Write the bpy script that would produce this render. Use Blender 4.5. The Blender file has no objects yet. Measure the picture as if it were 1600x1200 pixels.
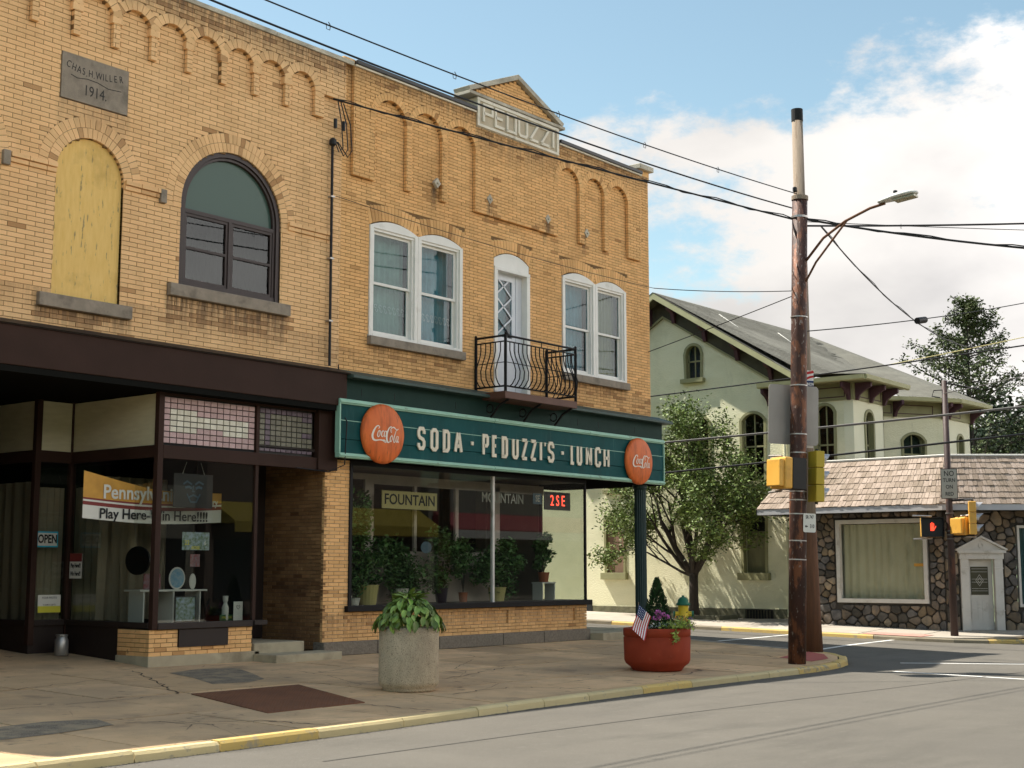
import bpy, bmesh, math, random
from mathutils import Vector, Matrix
R=math.radians; PI=math.pi
S=bpy.context.scene; C=S.collection
rnd=random.Random(7)
# ------------------------------------------------------------ camera
cam=bpy.data.cameras.new('camera'); cam.lens=49.275; cam.sensor_width=36; cam.clip_end=3000; cam.clip_start=.1
co=bpy.data.objects.new('camera',cam); C.objects.link(co)
co.location=(-28.79,-19.14,1.55); co.rotation_euler=(R(90+7.5946),0,R(39.17-90)); S.camera=co
# ------------------------------------------------------------ sky, sun, exposure
SUNV=Vector((-.19,.632,1)).normalized()
SUN_EL=math.asin(SUNV.z)
w=bpy.data.worlds.new("World"); S.world=w; w.use_nodes=True
nt=w.node_tree; nt.nodes.clear(); L=nt.links.new
def N(t,**k):
    n=nt.nodes.new(t)
    for a,b in k.items(): setattr(n,a,b)
    return n
out=N('ShaderNodeOutputWorld'); bg=N('ShaderNodeBackground'); bg.inputs['Strength'].default_value=.075
sky=N('ShaderNodeTexSky',sky_type='NISHITA'); sky.sun_disc=False; sky.sun_elevation=SUN_EL
sky.sun_rotation=math.atan2(SUNV.x,SUNV.y); sky.air_density=1.0; sky.dust_density=.6; sky.ozone_density=1.6
tc=N('ShaderNodeTexCoord'); sep=N('ShaderNodeSeparateXYZ'); L(tc.outputs['Generated'],sep.inputs[0])
mp=N('ShaderNodeMapping'); mp.inputs['Scale'].default_value=(1,1,1.9); mp.inputs['Location'].default_value=(2.40,.78,.31); L(tc.outputs['Generated'],mp.inputs[0])
n1=N('ShaderNodeTexNoise'); n1.inputs['Scale'].default_value=3.1; n1.inputs['Detail'].default_value=9; n1.inputs['Roughness'].default_value=.62; L(mp.outputs[0],n1.inputs[0])
# cloud bank: more cloud low down and towards +X/-Y, open sky higher up to the left
dot=N('ShaderNodeVectorMath',operation='DOT_PRODUCT'); L(tc.outputs['Generated'],dot.inputs[0]); dot.inputs[1].default_value=(.50,-.60,-2.2)
mr=N('ShaderNodeMapRange'); mr.inputs['From Min'].default_value=-.95; mr.inputs['From Max'].default_value=.25; mr.inputs['To Min'].default_value=-.20; mr.inputs['To Max'].default_value=.22; L(dot.outputs['Value'],mr.inputs[0])
ad=N('ShaderNodeMath',operation='ADD'); L(n1.outputs[0],ad.inputs[0]); L(mr.outputs[0],ad.inputs[1])
cr=N('ShaderNodeMapRange'); cr.interpolation_type='SMOOTHSTEP'; cr.inputs['From Min'].default_value=.472; cr.inputs['From Max'].default_value=.55; L(ad.outputs[0],cr.inputs[0])
n2=N('ShaderNodeTexNoise'); n2.inputs['Scale'].default_value=4.3; n2.inputs['Detail'].default_value=6; L(mp.outputs[0],n2.inputs[0])
cc=N('ShaderNodeValToRGB'); cc.color_ramp.elements[0].position=.35; cc.color_ramp.elements[0].color=(2.7,2.62,2.58,1); cc.color_ramp.elements[1].position=.6; cc.color_ramp.elements[1].color=(4.1,3.93,3.75,1); L(n2.outputs[0],cc.inputs[0])
mx=N('ShaderNodeMix',data_type='RGBA'); L(cr.outputs[0],mx.inputs[0])
gain=N('ShaderNodeMix',data_type='RGBA',blend_type='MULTIPLY'); gain.inputs[0].default_value=1; gain.inputs[7].default_value=(.98,.97,.77,1); L(sky.outputs[0],gain.inputs[6])
# front-lit northern clouds, out of view, boosted further as fill light for the facade
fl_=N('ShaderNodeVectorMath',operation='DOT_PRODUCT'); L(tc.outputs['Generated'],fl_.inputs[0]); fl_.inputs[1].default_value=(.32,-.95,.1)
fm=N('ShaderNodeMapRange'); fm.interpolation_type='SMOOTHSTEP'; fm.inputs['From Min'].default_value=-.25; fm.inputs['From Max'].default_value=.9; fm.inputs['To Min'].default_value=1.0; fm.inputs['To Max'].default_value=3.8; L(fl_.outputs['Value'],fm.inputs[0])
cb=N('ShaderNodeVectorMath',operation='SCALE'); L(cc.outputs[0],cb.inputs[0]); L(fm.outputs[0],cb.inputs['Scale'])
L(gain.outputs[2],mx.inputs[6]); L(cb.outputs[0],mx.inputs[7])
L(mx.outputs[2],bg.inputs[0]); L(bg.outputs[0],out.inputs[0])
sl=bpy.data.lights.new('sun','SUN'); sl.energy=3.2; sl.angle=R(.5); sl.color=(1,.94,.84)
so=bpy.data.objects.new('sun',sl); C.objects.link(so); so.rotation_euler=(-SUNV).to_track_quat('-Z','Y').to_euler(); so.location=(0,30,60)
S.view_settings.view_transform='Standard'; S.view_settings.look='None'; S.view_settings.gamma=1; S.view_settings.use_curve_mapping=False
S.view_settings.exposure=1.6
S.render.engine='CYCLES'
try: S.cycles.max_bounces=8; S.cycles.transparent_max_bounces=16
except Exception: pass

# ------------------------------------------------------------ materials
M={}
def mat(name,c1,c2=None,scale=4,rough=.8,bump=0,bscale=30,metal=0,tone=0,stain=None,stretch=(1,1,1),spec=.4,emit=None,voro=0,detail=5,streak=None,coat=0):
    m=bpy.data.materials.new(name); m.use_nodes=True; t=m.node_tree; t.nodes.clear(); K=t.links.new
    def n(ty,**k):
        x=t.nodes.new(ty)
        for a,b in k.items(): setattr(x,a,b)
        return x
    o=n('ShaderNodeOutputMaterial'); b=n('ShaderNodeBsdfPrincipled'); K(b.outputs[0],o.inputs[0])
    b.inputs['Roughness'].default_value=rough; b.inputs['Metallic'].default_value=metal; b.inputs['Specular IOR Level'].default_value=spec; b.inputs['Coat Weight'].default_value=coat
    g=n('ShaderNodeNewGeometry'); mpp=n('ShaderNodeMapping'); mpp.inputs['Scale'].default_value=stretch; K(g.outputs['Position'],mpp.inputs[0])
    def noise(s,d=detail,vec=None,ro=.55):
        x=n('ShaderNodeTexNoise'); x.inputs['Scale'].default_value=s; x.inputs['Detail'].default_value=d; x.inputs['Roughness'].default_value=ro; K(vec or mpp.outputs[0],x.inputs[0]); return x.outputs[0]
    def mixc(f,a,bb,mode='MIX'):
        x=n('ShaderNodeMix',data_type='RGBA',blend_type=mode)
        for i,q in ((0,f),(6,a),(7,bb)):
            if hasattr(q,'links'): K(q,x.inputs[i])
            elif i==0: x.inputs[0].default_value=q
            else: x.inputs[i].default_value=(*q,1)
        return x.outputs[2]
    def mrange(v,a,bb,c=0,d=1):
        x=n('ShaderNodeMapRange'); K(v,x.inputs[0]); x.inputs[1].default_value=a; x.inputs[2].default_value=bb; x.inputs[3].default_value=c; x.inputs[4].default_value=d; return x.outputs[0]
    col=mixc(mrange(noise(scale),.3,.7),c1,c2 if c2 else c1)
    if tone:
        at=n('ShaderNodeAttribute',attribute_name='tone'); 
        rp=n('ShaderNodeValToRGB'); e=rp.color_ramp.elements
        e[0].position=.16; e[0].color=(1-tone,1-tone*1.1,1-tone*1.3,1); ex=rp.color_ramp.elements.new(.02); ex.color=(.55,.48,.42,1) if name.startswith('brick') else (1-tone*1.1,1-tone*1.2,1-tone*1.4,1); e=[q_ for q_ in rp.color_ramp.elements if q_.position>.9]; e[0].color=(1+tone*.55,1+tone*.5,1+tone*.45,1)
        K(at.outputs['Fac'],rp.inputs[0]); col=mixc(1,col,rp.outputs[0],'MULTIPLY')
    for (sc,lo,hi,cs,amt,vec) in (stain or []):
        mm=n('ShaderNodeMapping'); mm.inputs['Scale'].default_value=vec; mm.inputs['Location'].default_value=(sc*1.7,3.1,.7); K(g.outputs['Position'],mm.inputs[0])
        f=mrange(noise(sc,7,mm.outputs[0],.6),lo,hi,0,amt); col=mixc(f,col,cs)
    if streak:
        sx=n('ShaderNodeSeparateXYZ'); K(g.outputs['Position'],sx.inputs[0])
        def mth(op,a,b_):
            x=n('ShaderNodeMath',operation=op)
            for i_,q in ((0,a),(1,b_)):
                if hasattr(q,'links'): K(q,x.inputs[i_])
                else: x.inputs[i_].default_value=q
            return x.outputs[0]
        tot=None
        for (xa,xb,zt_,ln,am) in streak:
            q=mth('MULTIPLY',mrange(sx.outputs[0],xa-.06,xa+.03),mrange(sx.outputs[0],xb-.03,xb+.06,1,0))
            q=mth('MULTIPLY',q,mrange(sx.outputs[2],zt_-ln,zt_,0,am)); q=mth('MULTIPLY',q,mrange(sx.outputs[2],zt_,zt_+.02,1,0))
            tot=q if tot is None else mth('MAXIMUM',tot,q)
        mm=n('ShaderNodeMapping'); mm.inputs['Scale'].default_value=(7,7,.5); K(g.outputs['Position'],mm.inputs[0])
        f=mth('MULTIPLY',tot,mrange(noise(1.6,6,mm.outputs[0],.7),.30,.56)); col=mixc(f,col,(.085,.055,.035))
    if voro:
        vt=n('ShaderNodeTexVoronoi',feature='DISTANCE_TO_EDGE'); vt.inputs['Scale'].default_value=voro
        wv=n('ShaderNodeMix',data_type='RGBA'); wv.inputs[0].default_value=.12
        nn=n('ShaderNodeTexNoise'); nn.inputs['Scale'].default_value=2.5; nn.inputs['Detail'].default_value=6; K(g.outputs['Position'],nn.inputs[0]); K(g.outputs['Position'],wv.inputs[6]); K(nn.outputs[1],wv.inputs[7]); K(wv.outputs[2],vt.inputs[0])
        f=mrange(vt.outputs[0],.0,.006,.8,0); f2=n('ShaderNodeMath',operation='MULTIPLY'); K(f,f2.inputs[0]); K(mrange(noise(.35,3),.47,.55),f2.inputs[1]); col=mixc(f2.outputs[0],col,(.02,.017,.012))
    K(col,b.inputs['Base Color'])
    if bump:
        bp=n('ShaderNodeBump'); bp.inputs['Strength'].default_value=bump; bp.inputs['Distance'].default_value=.02; K(noise(bscale,6),bp.inputs['Height']); K(bp.outputs[0],b.inputs['Normal'])
    if emit: b.inputs['Emission Color'].default_value=(*emit[0],1); b.inputs['Emission Strength'].default_value=emit[1]
    M[name]=m; return m
def glassmat(name,tint=(.75,.8,.8),refl=1.0,ior=1.5,rough=0.0,base=.0,basec=(0.02,.02,.02)):
    m=bpy.data.materials.new(name); m.use_nodes=True; t=m.node_tree; t.nodes.clear(); K=t.links.new
    o=t.nodes.new('ShaderNodeOutputMaterial'); a=t.nodes.new('ShaderNodeBsdfTransparent'); a.inputs[0].default_value=(*tint,1)
    g=t.nodes.new('ShaderNodeBsdfGlossy'); g.inputs['Roughness'].default_value=rough; g.inputs[0].default_value=(refl,refl,refl,1)
    lw=t.nodes.new('ShaderNodeLayerWeight'); pw=t.nodes.new('ShaderNodeMath'); pw.operation='POWER'; K(lw.outputs['Facing'],pw.inputs[0]); pw.inputs[1].default_value=4.6
    f=t.nodes.new('ShaderNodeMapRange'); f.inputs[3].default_value=((ior-1)/(ior+1))**2*1.05; f.inputs[4].default_value=1.0; K(pw.outputs[0],f.inputs[0]); x=t.nodes.new('ShaderNodeMixShader'); K(f.outputs[0],x.inputs[0]); K(a.outputs[0],x.inputs[1]); K(g.outputs[0],x.inputs[2])
    last=x
    if base:
        d=t.nodes.new('ShaderNodeBsdfDiffuse'); d.inputs[0].default_value=(*basec,1); y=t.nodes.new('ShaderNodeMixShader'); y.inputs[0].default_value=base; K(x.outputs[0],y.inputs[1]); K(d.outputs[0],y.inputs[2]); last=y
    K(last.outputs[0],o.inputs[0]); M[name]=m; return m
def flagmat(name):
    return None
Z1=(1,1,1)
STREAKS=[(-14.5,-11.8,6.16,.75,.95),(-16.95,-15.2,5.63,.35,.9),(-23,-10.3,11.36,.55,.85),(-10.3,-6.6,11.4,.45,.8),(-3.7,.2,11.4,.5,.75),(-6.62,-3.7,11.05,.7,.6),(-7.92,-7.80,9.42,.5,1),(-6.23,-6.11,9.42,.55,1),(-4.17,-4.05,9.4,.55,1),(-2.67,-2.55,9.35,.45,1),(-9.75,-6.95,5.92,.5,.6),(-3.5,-.85,5.88,.5,.6),(-16.7,-15.38,9.03,.6,.4),(-10.6,.2,5.75,.45,.35),(-23,-10.5,5.9,.55,.3),(-10.9,-2.5,.75,.6,.5)]
DK=(.085,.05,.028)
mat('brick',(.82,.50,.24),(.87,.555,.28),1.3,.85,.35,60,tone=.09,stain=[(1.1,.57,.78,(.45,.26,.11),.5,(1,1,.35)),(9,.66,.78,(.10,.06,.03),.7,Z1)],streak=STREAKS)
mat('brick_old',(.80,.45,.18),(.85,.505,.215),1.6,.88,.45,55,tone=.13,stain=[(.9,.54,.74,(.45,.24,.085),.5,(1,1,.4)),(2.3,.62,.74,(.22,.12,.05),.5,(1,1,.5)),(10,.63,.74,(.09,.055,.03),.8,Z1)],streak=STREAKS)
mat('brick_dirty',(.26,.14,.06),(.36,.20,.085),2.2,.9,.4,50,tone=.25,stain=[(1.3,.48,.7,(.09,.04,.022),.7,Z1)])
mat('mortar',(.24,.14,.06),(.15,.085,.035),5,.95,.4,80)
mat('mortar_dark',(.13,.085,.05),(.17,.11,.065),5,.95,.4,80)
mat('mortar_pale',(.42,.34,.24),(.30,.22,.14),5,.95,.4,80)
mat('stone_grey',(.33,.27,.21),(.24,.20,.155),6,.9,.4,90,stain=[(3,.5,.7,(.09,.075,.06),.6,Z1)])
mat('cast_stone',(.82,.75,.62),(.72,.65,.53),3,.85,.3,60,stain=[(2.5,.55,.72,(.20,.18,.13),.7,(1,1,.6))])
mat('cast_field',(.56,.47,.34),(.48,.40,.29),3,.9,.3,60)
mat('coping_dirty',(.62,.56,.45),(.34,.30,.235),3,.9,.4,50)
mat('granite',(.24,.20,.15),(.15,.125,.095),22,.85,.9,45,stain=[(60,.6,.7,(.45,.40,.33),.5,Z1)])
mat('concrete_step',(.46,.39,.26),(.36,.30,.20),3,.9,.5,50,stain=[(1.7,.5,.7,(.13,.10,.06),.6,Z1)])
mat('brown_paint',(.034,.017,.012),(.044,.022,.016),1.5,.6,.1,20,spec=.12)
mat('brown_dark',(.018,.010,.007),(.024,.014,.010),3,.6,.1,20)
mat('window_brown',(.035,.022,.02),(.045,.028,.025),3,.5,.1,20)
mat('yellow_board',(.84,.56,.19),(.76,.48,.13),3,.7,.3,40,stretch=(6,6,1),stain=[(3.0,.60,.66,(.22,.17,.10),.8,(5,5,1)),(1.2,.5,.7,(.34,.19,.03),.5,Z1)])
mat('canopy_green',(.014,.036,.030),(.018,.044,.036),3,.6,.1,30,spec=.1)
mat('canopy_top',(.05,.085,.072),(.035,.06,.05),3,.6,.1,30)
mat('sign_green',(.004,.062,.064),(.006,.080,.080),2,.6,.08,40,spec=.12,stain=[(1.8,.5,.72,(.010,.04,.036),.6,(1,1,.3)),(6,.58,.75,(.06,.16,.15),.35,(2,1,.25))])
mat('mint',(.34,.58,.44),(.28,.50,.38),3,.5,.05,40,stain=[(5,.62,.72,(.15,.15,.09),.7,(1,1,2))])
mat('cream_letter',(.78,.70,.55),(.72,.62,.47),6,.6)
mat('rust_orange',(.74,.17,.035),(.64,.125,.025),3,.5,.08,25,spec=.25,stain=[(3,.48,.7,(.30,.06,.014),.7,(3,3,.5)),(7,.6,.7,(.16,.05,.02),.8,(3,3,.5))])
mat('script_white',(.82,.74,.62),None,3,.6)
mat('column_green',(.012,.032,.03),(.017,.042,.038),3,.5)
mat('white_paint',(.84,.81,.75),(.77,.74,.68),3,.55,.08,30,stain=[(2.5,.6,.75,(.5,.46,.38),.5,Z1)])
mat('door_white',(.74,.75,.78),(.66,.67,.70),3,.5,.05,30)
mat('wrought_iron',(.008,.007,.007),None,3,.6,spec=.2)
mat('balcony_brown',(.12,.052,.033),(.10,.043,.027),3,.6)
mat('lace',(.30,.36,.28),(.19,.24,.19),3,.9)
mat('lace_blue',(.12,.27,.30),(.07,.17,.20),3,.9)
mat('mesh_dark',(.085,.08,.07),(.06,.055,.05),3,.9)
mat('gold_drape',(.30,.22,.10),(.24,.17,.08),3,.9)
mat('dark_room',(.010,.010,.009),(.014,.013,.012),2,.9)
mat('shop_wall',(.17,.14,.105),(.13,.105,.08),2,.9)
mat('taupe_curtain',(.36,.30,.21),(.30,.245,.17),2,.95)
mat('plywood_panel',(.58,.54,.37),(.50,.46,.31),3,.7,.1,20,stretch=(1,1,5))
mat('pink_tile',(.62,.43,.42),(.54,.36,.36),8,.3,.5,160,spec=.5,tone=.18)
mat('cream_tile',(.72,.68,.56),(.64,.60,.48),8,.3,.4,160,spec=.5,tone=.12)
mat('olive_tile',(.15,.14,.09),(.11,.10,.065),8,.25,.4,160,spec=.6,tone=.2)
mat('mauve_tile',(.13,.085,.11),(.10,.065,.09),8,.25,.4,160,spec=.6,tone=.2)
mat('lead',(.02,.017,.015),None,3,.6)
mat('asphalt',(.100,.090,.073),(.120,.108,.088),.9,.92,.35,260,stain=[(.9,.52,.66,(.082,.074,.06),.7,(.5,1.6,1)),(7,.60,.68,(.17,.155,.13),.35,Z1),(90,.56,.72,(.27,.26,.24),.5,Z1),(.35,.5,.7,(.09,.081,.068),.5,(1,.4,1)),(160,.60,.72,(.05,.05,.045),.5,Z1)],voro=0)
mat('asphalt_patch',(.075,.07,.06),(.11,.10,.085),30,.95,.5,200)
mat('sidewalk',(.74,.50,.28),(.62,.41,.225),1.6,.92,.5,90,stain=[(.55,.45,.62,(.36,.255,.155),.6,Z1),(1.1,.58,.68,(.18,.125,.08),.5,Z1),(4.4,.62,.70,(.10,.07,.045),.6,Z1),(45,.62,.72,(.42,.36,.26),.4,Z1),(30,.64,.72,(.07,.05,.03),.6,Z1)],voro=.55,tone=.16)
mat('sidewalk_far',(.42,.38,.32),(.36,.32,.27),1.6,.92,.3,120,stain=[(2,.55,.7,(.24,.21,.17),.6,Z1)],tone=.1)
mat('old_tar',(.22,.175,.12),(.12,.095,.07),7,.95,.6,70,stain=[(70,.5,.6,(.40,.33,.24),.6,Z1),(3,.45,.6,(.38,.29,.18),.7,Z1)])
mat('joint',(.06,.048,.032),(.04,.03,.02),9,.95)
mat('kerb_yellow',(.66,.46,.14),(.60,.42,.14),3,.8,.3,60,stain=[(5,.54,.64,(.33,.28,.20),.85,Z1),(22,.6,.68,(.30,.26,.18),.8,Z1)],tone=.12)
mat('kerb_cream',(.66,.53,.28),(.60,.48,.25),3,.8,.3,60,stain=[(7,.60,.68,(.36,.30,.21),.85,Z1)],tone=.12)
mat('kerb_side',(.26,.22,.15),(.20,.17,.12),3,.9,.4,60)
mat('road_paint',(.72,.71,.67),(.60,.59,.56),14,.7,.1,90,stain=[(40,.55,.66,(.24,.23,.21),.8,Z1)])
mat('tactile_red',(.42,.10,.075),(.36,.085,.065),4,.8,.3,60)
mat('tactile_pink',(.48,.24,.19),(.42,.22,.18),4,.8,.3,60)
mat('rusty_plate',(.19,.075,.032),(.14,.055,.025),2.5,.75,.3,80,stain=[(2,.5,.7,(.17,.075,.035),.5,Z1),(25,.6,.7,(.03,.015,.01),.6,Z1)])
mat('aggregate',(.60,.48,.32),(.50,.40,.265),5,.9,.9,60,stain=[(60,.56,.64,(.09,.065,.04),.75,Z1),(75,.60,.68,(.55,.47,.34),.5,Z1),(1.5,.5,.72,(.17,.13,.085),.6,(1,1,.4))])
mat('terracotta',(.33,.050,.020),(.28,.042,.018),4,.75,.35,70,spec=.15,stain=[(2.2,.56,.72,(.20,.035,.016),.6,Z1),(9,.64,.72,(.42,.13,.07),.35,Z1)])
mat('soil',(.03,.02,.012),None,5,.95)
mat('hosta',(.30,.42,.09),(.12,.26,.04),9,.45,.15,30,tone=.6,spec=.5)
mat('leaf',(.21,.29,.07),(.10,.17,.04),2.5,.6,tone=.55,spec=.35)
mat('leaf_dark',(.022,.045,.013),(.014,.032,.010),1.2,.7,tone=.5)
mat('leaf_spruce',(.10,.13,.045),(.055,.085,.03),1,.7,tone=.5)
mat('leaf_indoor',(.11,.22,.06),(.06,.14,.04),3,.6,tone=.6)
mat('arbor',(.022,.07,.014),(.014,.05,.012),6,.7,tone=.6)
mat('coleus',(.42,.50,.12),(.30,.42,.08),8,.6,tone=.4)
mat('petal_pink',(.80,.22,.62),None,3,.6,tone=.3)
mat('petal_white',(.85,.85,.80),None,3,.6)
mat('petal_orange',(.75,.34,.08),None,3,.6,tone=.3)
mat('petal_purple',(.28,.14,.52),None,3,.6,tone=.3)
mat('flower_foliage',(.05,.11,.03),(.03,.08,.02),5,.6,tone=.5)
mat('bark',(.055,.042,.032),(.035,.027,.022),8,.9,.6,30,stretch=(1,1,.3))
mat('steel_pole',(.075,.032,.022),(.040,.021,.017),3,.6,.5,30,stretch=(1,1,.35),metal=.25,stain=[(5,.52,.60,(.22,.085,.04),.8,(1,1,.4)),(14,.60,.66,(.33,.30,.27),.7,(1,1,.5))])
mat('wood_pole',(.32,.25,.19),(.24,.19,.14),2,.9,.6,20,stretch=(8,8,.5),stain=[(4,.56,.66,(.16,.10,.06),.7,(6,6,.5))])
mat('wood_pole_low',(.17,.075,.035),(.10,.045,.022),2,.9,.6,20,stretch=(8,8,.5))
mat('tar_cap',(.01,.01,.01),None,3,.8)
mat('steel_pole_dark',(.055,.03,.026),(.035,.02,.018),3,.6,.3,30,stretch=(1,1,.3),stain=[(5,.55,.65,(.12,.045,.025),.7,(1,1,.4))])
mat('signal_yellow',(.74,.40,.07),(.68,.35,.05),2,.45,.05,20,spec=.5,stain=[(3,.56,.72,(.42,.22,.05),.6,Z1)])
mat('signal_olive',(.50,.36,.03),(.42,.30,.025),2,.5,stretch=(6,6,.6))
mat('matte_black',(.012,.012,.011),None,3,1.0,spec=0)
mat('signal_black',(.008,.008,.008),None,3,.45)
mat('steel_band',(.42,.40,.38),None,3,.4,metal=.8)
mat('visor_grey',(.52,.50,.50),None,3,.3,metal=.5)
mat('sign_back',(.36,.33,.30),(.31,.285,.26),2,.5,metal=.3,stain=[(1.5,.5,.7,(.25,.22,.19),.6,(1,1,.3))])
mat('sign_white',(.72,.70,.63),(.66,.64,.57),3,.5)
mat('sign_drab',(.42,.40,.34),(.36,.34,.29),3,.5)
mat('ink',(.012,.012,.012),None,3,.6)
mat('flag_red',(.50,.035,.035),None,3,.8)
mat('flag_white',(.80,.78,.75),None,3,.8)
mat('flag_blue',(.025,.045,.13),None,3,.8)
mat('hand_red',(.7,.05,.02),None,3,.5,emit=((1,.05,.02),.8))
mat('neon_red',(.7,.05,.03),None,3,.5,emit=((1,.06,.03),1.3))
mat('hydrant_yellow',(.76,.55,.03),(.70,.49,.025),4,.45,.08,30)
mat('hydrant_green',(.02,.16,.085),(.018,.13,.07),4,.45,.08,30)
mat('stucco_green',(.82,.79,.56),(.76,.73,.50),1.2,.9,.9,13,stretch=(1,1,3),stain=[(.5,.52,.72,(.40,.42,.25),.5,Z1),(1.4,.60,.75,(.34,.34,.21),.4,(1,1,.35))])
mat('stucco_pale',(.82,.80,.60),(.78,.76,.56),1.2,.9,.5,14)
mat('foundation',(.17,.165,.10),(.11,.105,.07),5,.95,1.0,9)
mat('olive_trim',(.30,.29,.15),(.25,.24,.12),3,.7,.2,20)
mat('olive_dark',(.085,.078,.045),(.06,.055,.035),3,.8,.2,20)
mat('cream_gutter',(.44,.43,.24),(.38,.37,.20),3,.6)
mat('purple_trim',(.085,.035,.045),(.065,.028,.036),3,.7)
mat('roof_shingle',(.15,.145,.12),(.115,.112,.092),6,.95,.4,60,tone=.18,stain=[(.6,.5,.7,(.19,.185,.15),.6,Z1),(1.5,.55,.7,(.08,.08,.065),.6,Z1)])
mat('ridge_metal',(.62,.60,.55),None,3,.5)
mat('blue_curtain',(.03,.07,.12),(.10,.12,.13),9,.9)
mat('board_brown',(.28,.17,.12),(.20,.125,.09),9,.9,.3,20,stretch=(5,5,1))
mat('board_green',(.21,.205,.115),(.17,.165,.095),4,.9,.2,20,stretch=(4,4,.6))
mat('cedar',(.43,.345,.285),(.35,.28,.23),3,.9,.5,50,stretch=(6,6,1),tone=.26,stain=[(1,.55,.75,(.20,.165,.12),.6,Z1)])
mat('cedar_end',(.13,.10,.07),None,3,.9)
mat('fascia_grey',(.46,.46,.47),(.40,.40,.41),3,.6)
mat('fieldstone_a',(.30,.225,.16),(.13,.115,.105),4.2,.8,.6,30,tone=.45)
mat('fieldstone_b',(.17,.155,.145),(.07,.066,.066),4.2,.8,.6,30,tone=.45)
mat('fieldstone_c',(.34,.255,.165),(.17,.145,.115),4.2,.8,.6,30,tone=.4)
mat('stone_mortar',(.06,.052,.043),None,3,.95,.3,60)
mat('frame_white',(.66,.62,.56),(.58,.54,.48),3,.6,.1,20,stain=[(3,.58,.7,(.36,.31,.24),.6,Z1)])
mat('cream_curtain',(.82,.74,.54),(.72,.64,.46),2,.95,stain=[(2,.55,.75,(.26,.235,.13),.6,(1,1,.3))])
mat('teal_curtain',(.12,.17,.15),(.10,.14,.125),2,.95)
mat('wire',(.012,.011,.012),None,3,.6)
mat('wire_grey',(.13,.12,.11),None,3,.5)
mat('wire_yellow',(.55,.48,.22),None,3,.5)
mat('ground_grass',(.06,.09,.03),(.09,.10,.045),.6,.95)
mat('lamp_body',(.58,.58,.55),None,3,.45)
mat('lamp_lens',(.30,.28,.18),None,3,.25)
mat('pot_white',(.62,.60,.52),None,3,.5)
mat('pot_yellow',(.50,.42,.16),None,3,.5)
mat('pot_terracotta',(.36,.11,.05),None,3,.7)
mat('pot_dark',(.03,.025,.04),None,3,.3)
mat('tile_floor',(.06,.05,.04),None,3,.6)
mat('inner_frame',(.50,.41,.35),(.42,.34,.29),3,.6)
mat('shelf_white',(.62,.60,.54),None,3,.5)
mat('banner_orange',(.62,.32,.05),(.50,.25,.04),5,.6)
mat('banner_maroon',(.20,.03,.025),None,5,.6)
mat('banner_white',(.66,.64,.57),None,5,.6)
mat('plaque_blue',(.10,.28,.42),(.32,.42,.48),14,.5)
mat('card_yellow',(.62,.56,.05),None,5,.6)
mat('card_cyan',(.02,.42,.60),None,5,.6)
mat('poster_mix',(.10,.16,.03),(.38,.46,.55),18,.5)
mat('poster_red',(.26,.03,.03),(.20,.18,.20),22,.5)
mat('green_plate',(.012,.09,.03),None,5,.5)
mat('pale_blue',(.06,.11,.15),None,5,.6)
mat('opp_brick',(.05,.035,.028),(.04,.03,.025),3,.9)
mat('opp_cream',(.08,.078,.065),(.065,.06,.052),3,.9)
mat('awning_red',(.11,.02,.022),None,3,.8)
mat('awning_white',(.16,.16,.155),None,3,.8)
mat('awning_yellow',(.13,.10,.01),None,3,.8)
mat('steel_can',(.38,.36,.33),None,3,.35,metal=.6)
glassmat('glass_shop',(.86,.88,.86),1.0,1.5)
glassmat('glass_win',(.80,.90,.92),.6,1.5)
glassmat('glass_dark',(.45,.5,.5),.8,1.5)
glassmat('glass_frost',(.30,.38,.36),.9,1.6,rough=.25,base=.6,basec=(.10,.17,.14))

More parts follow.
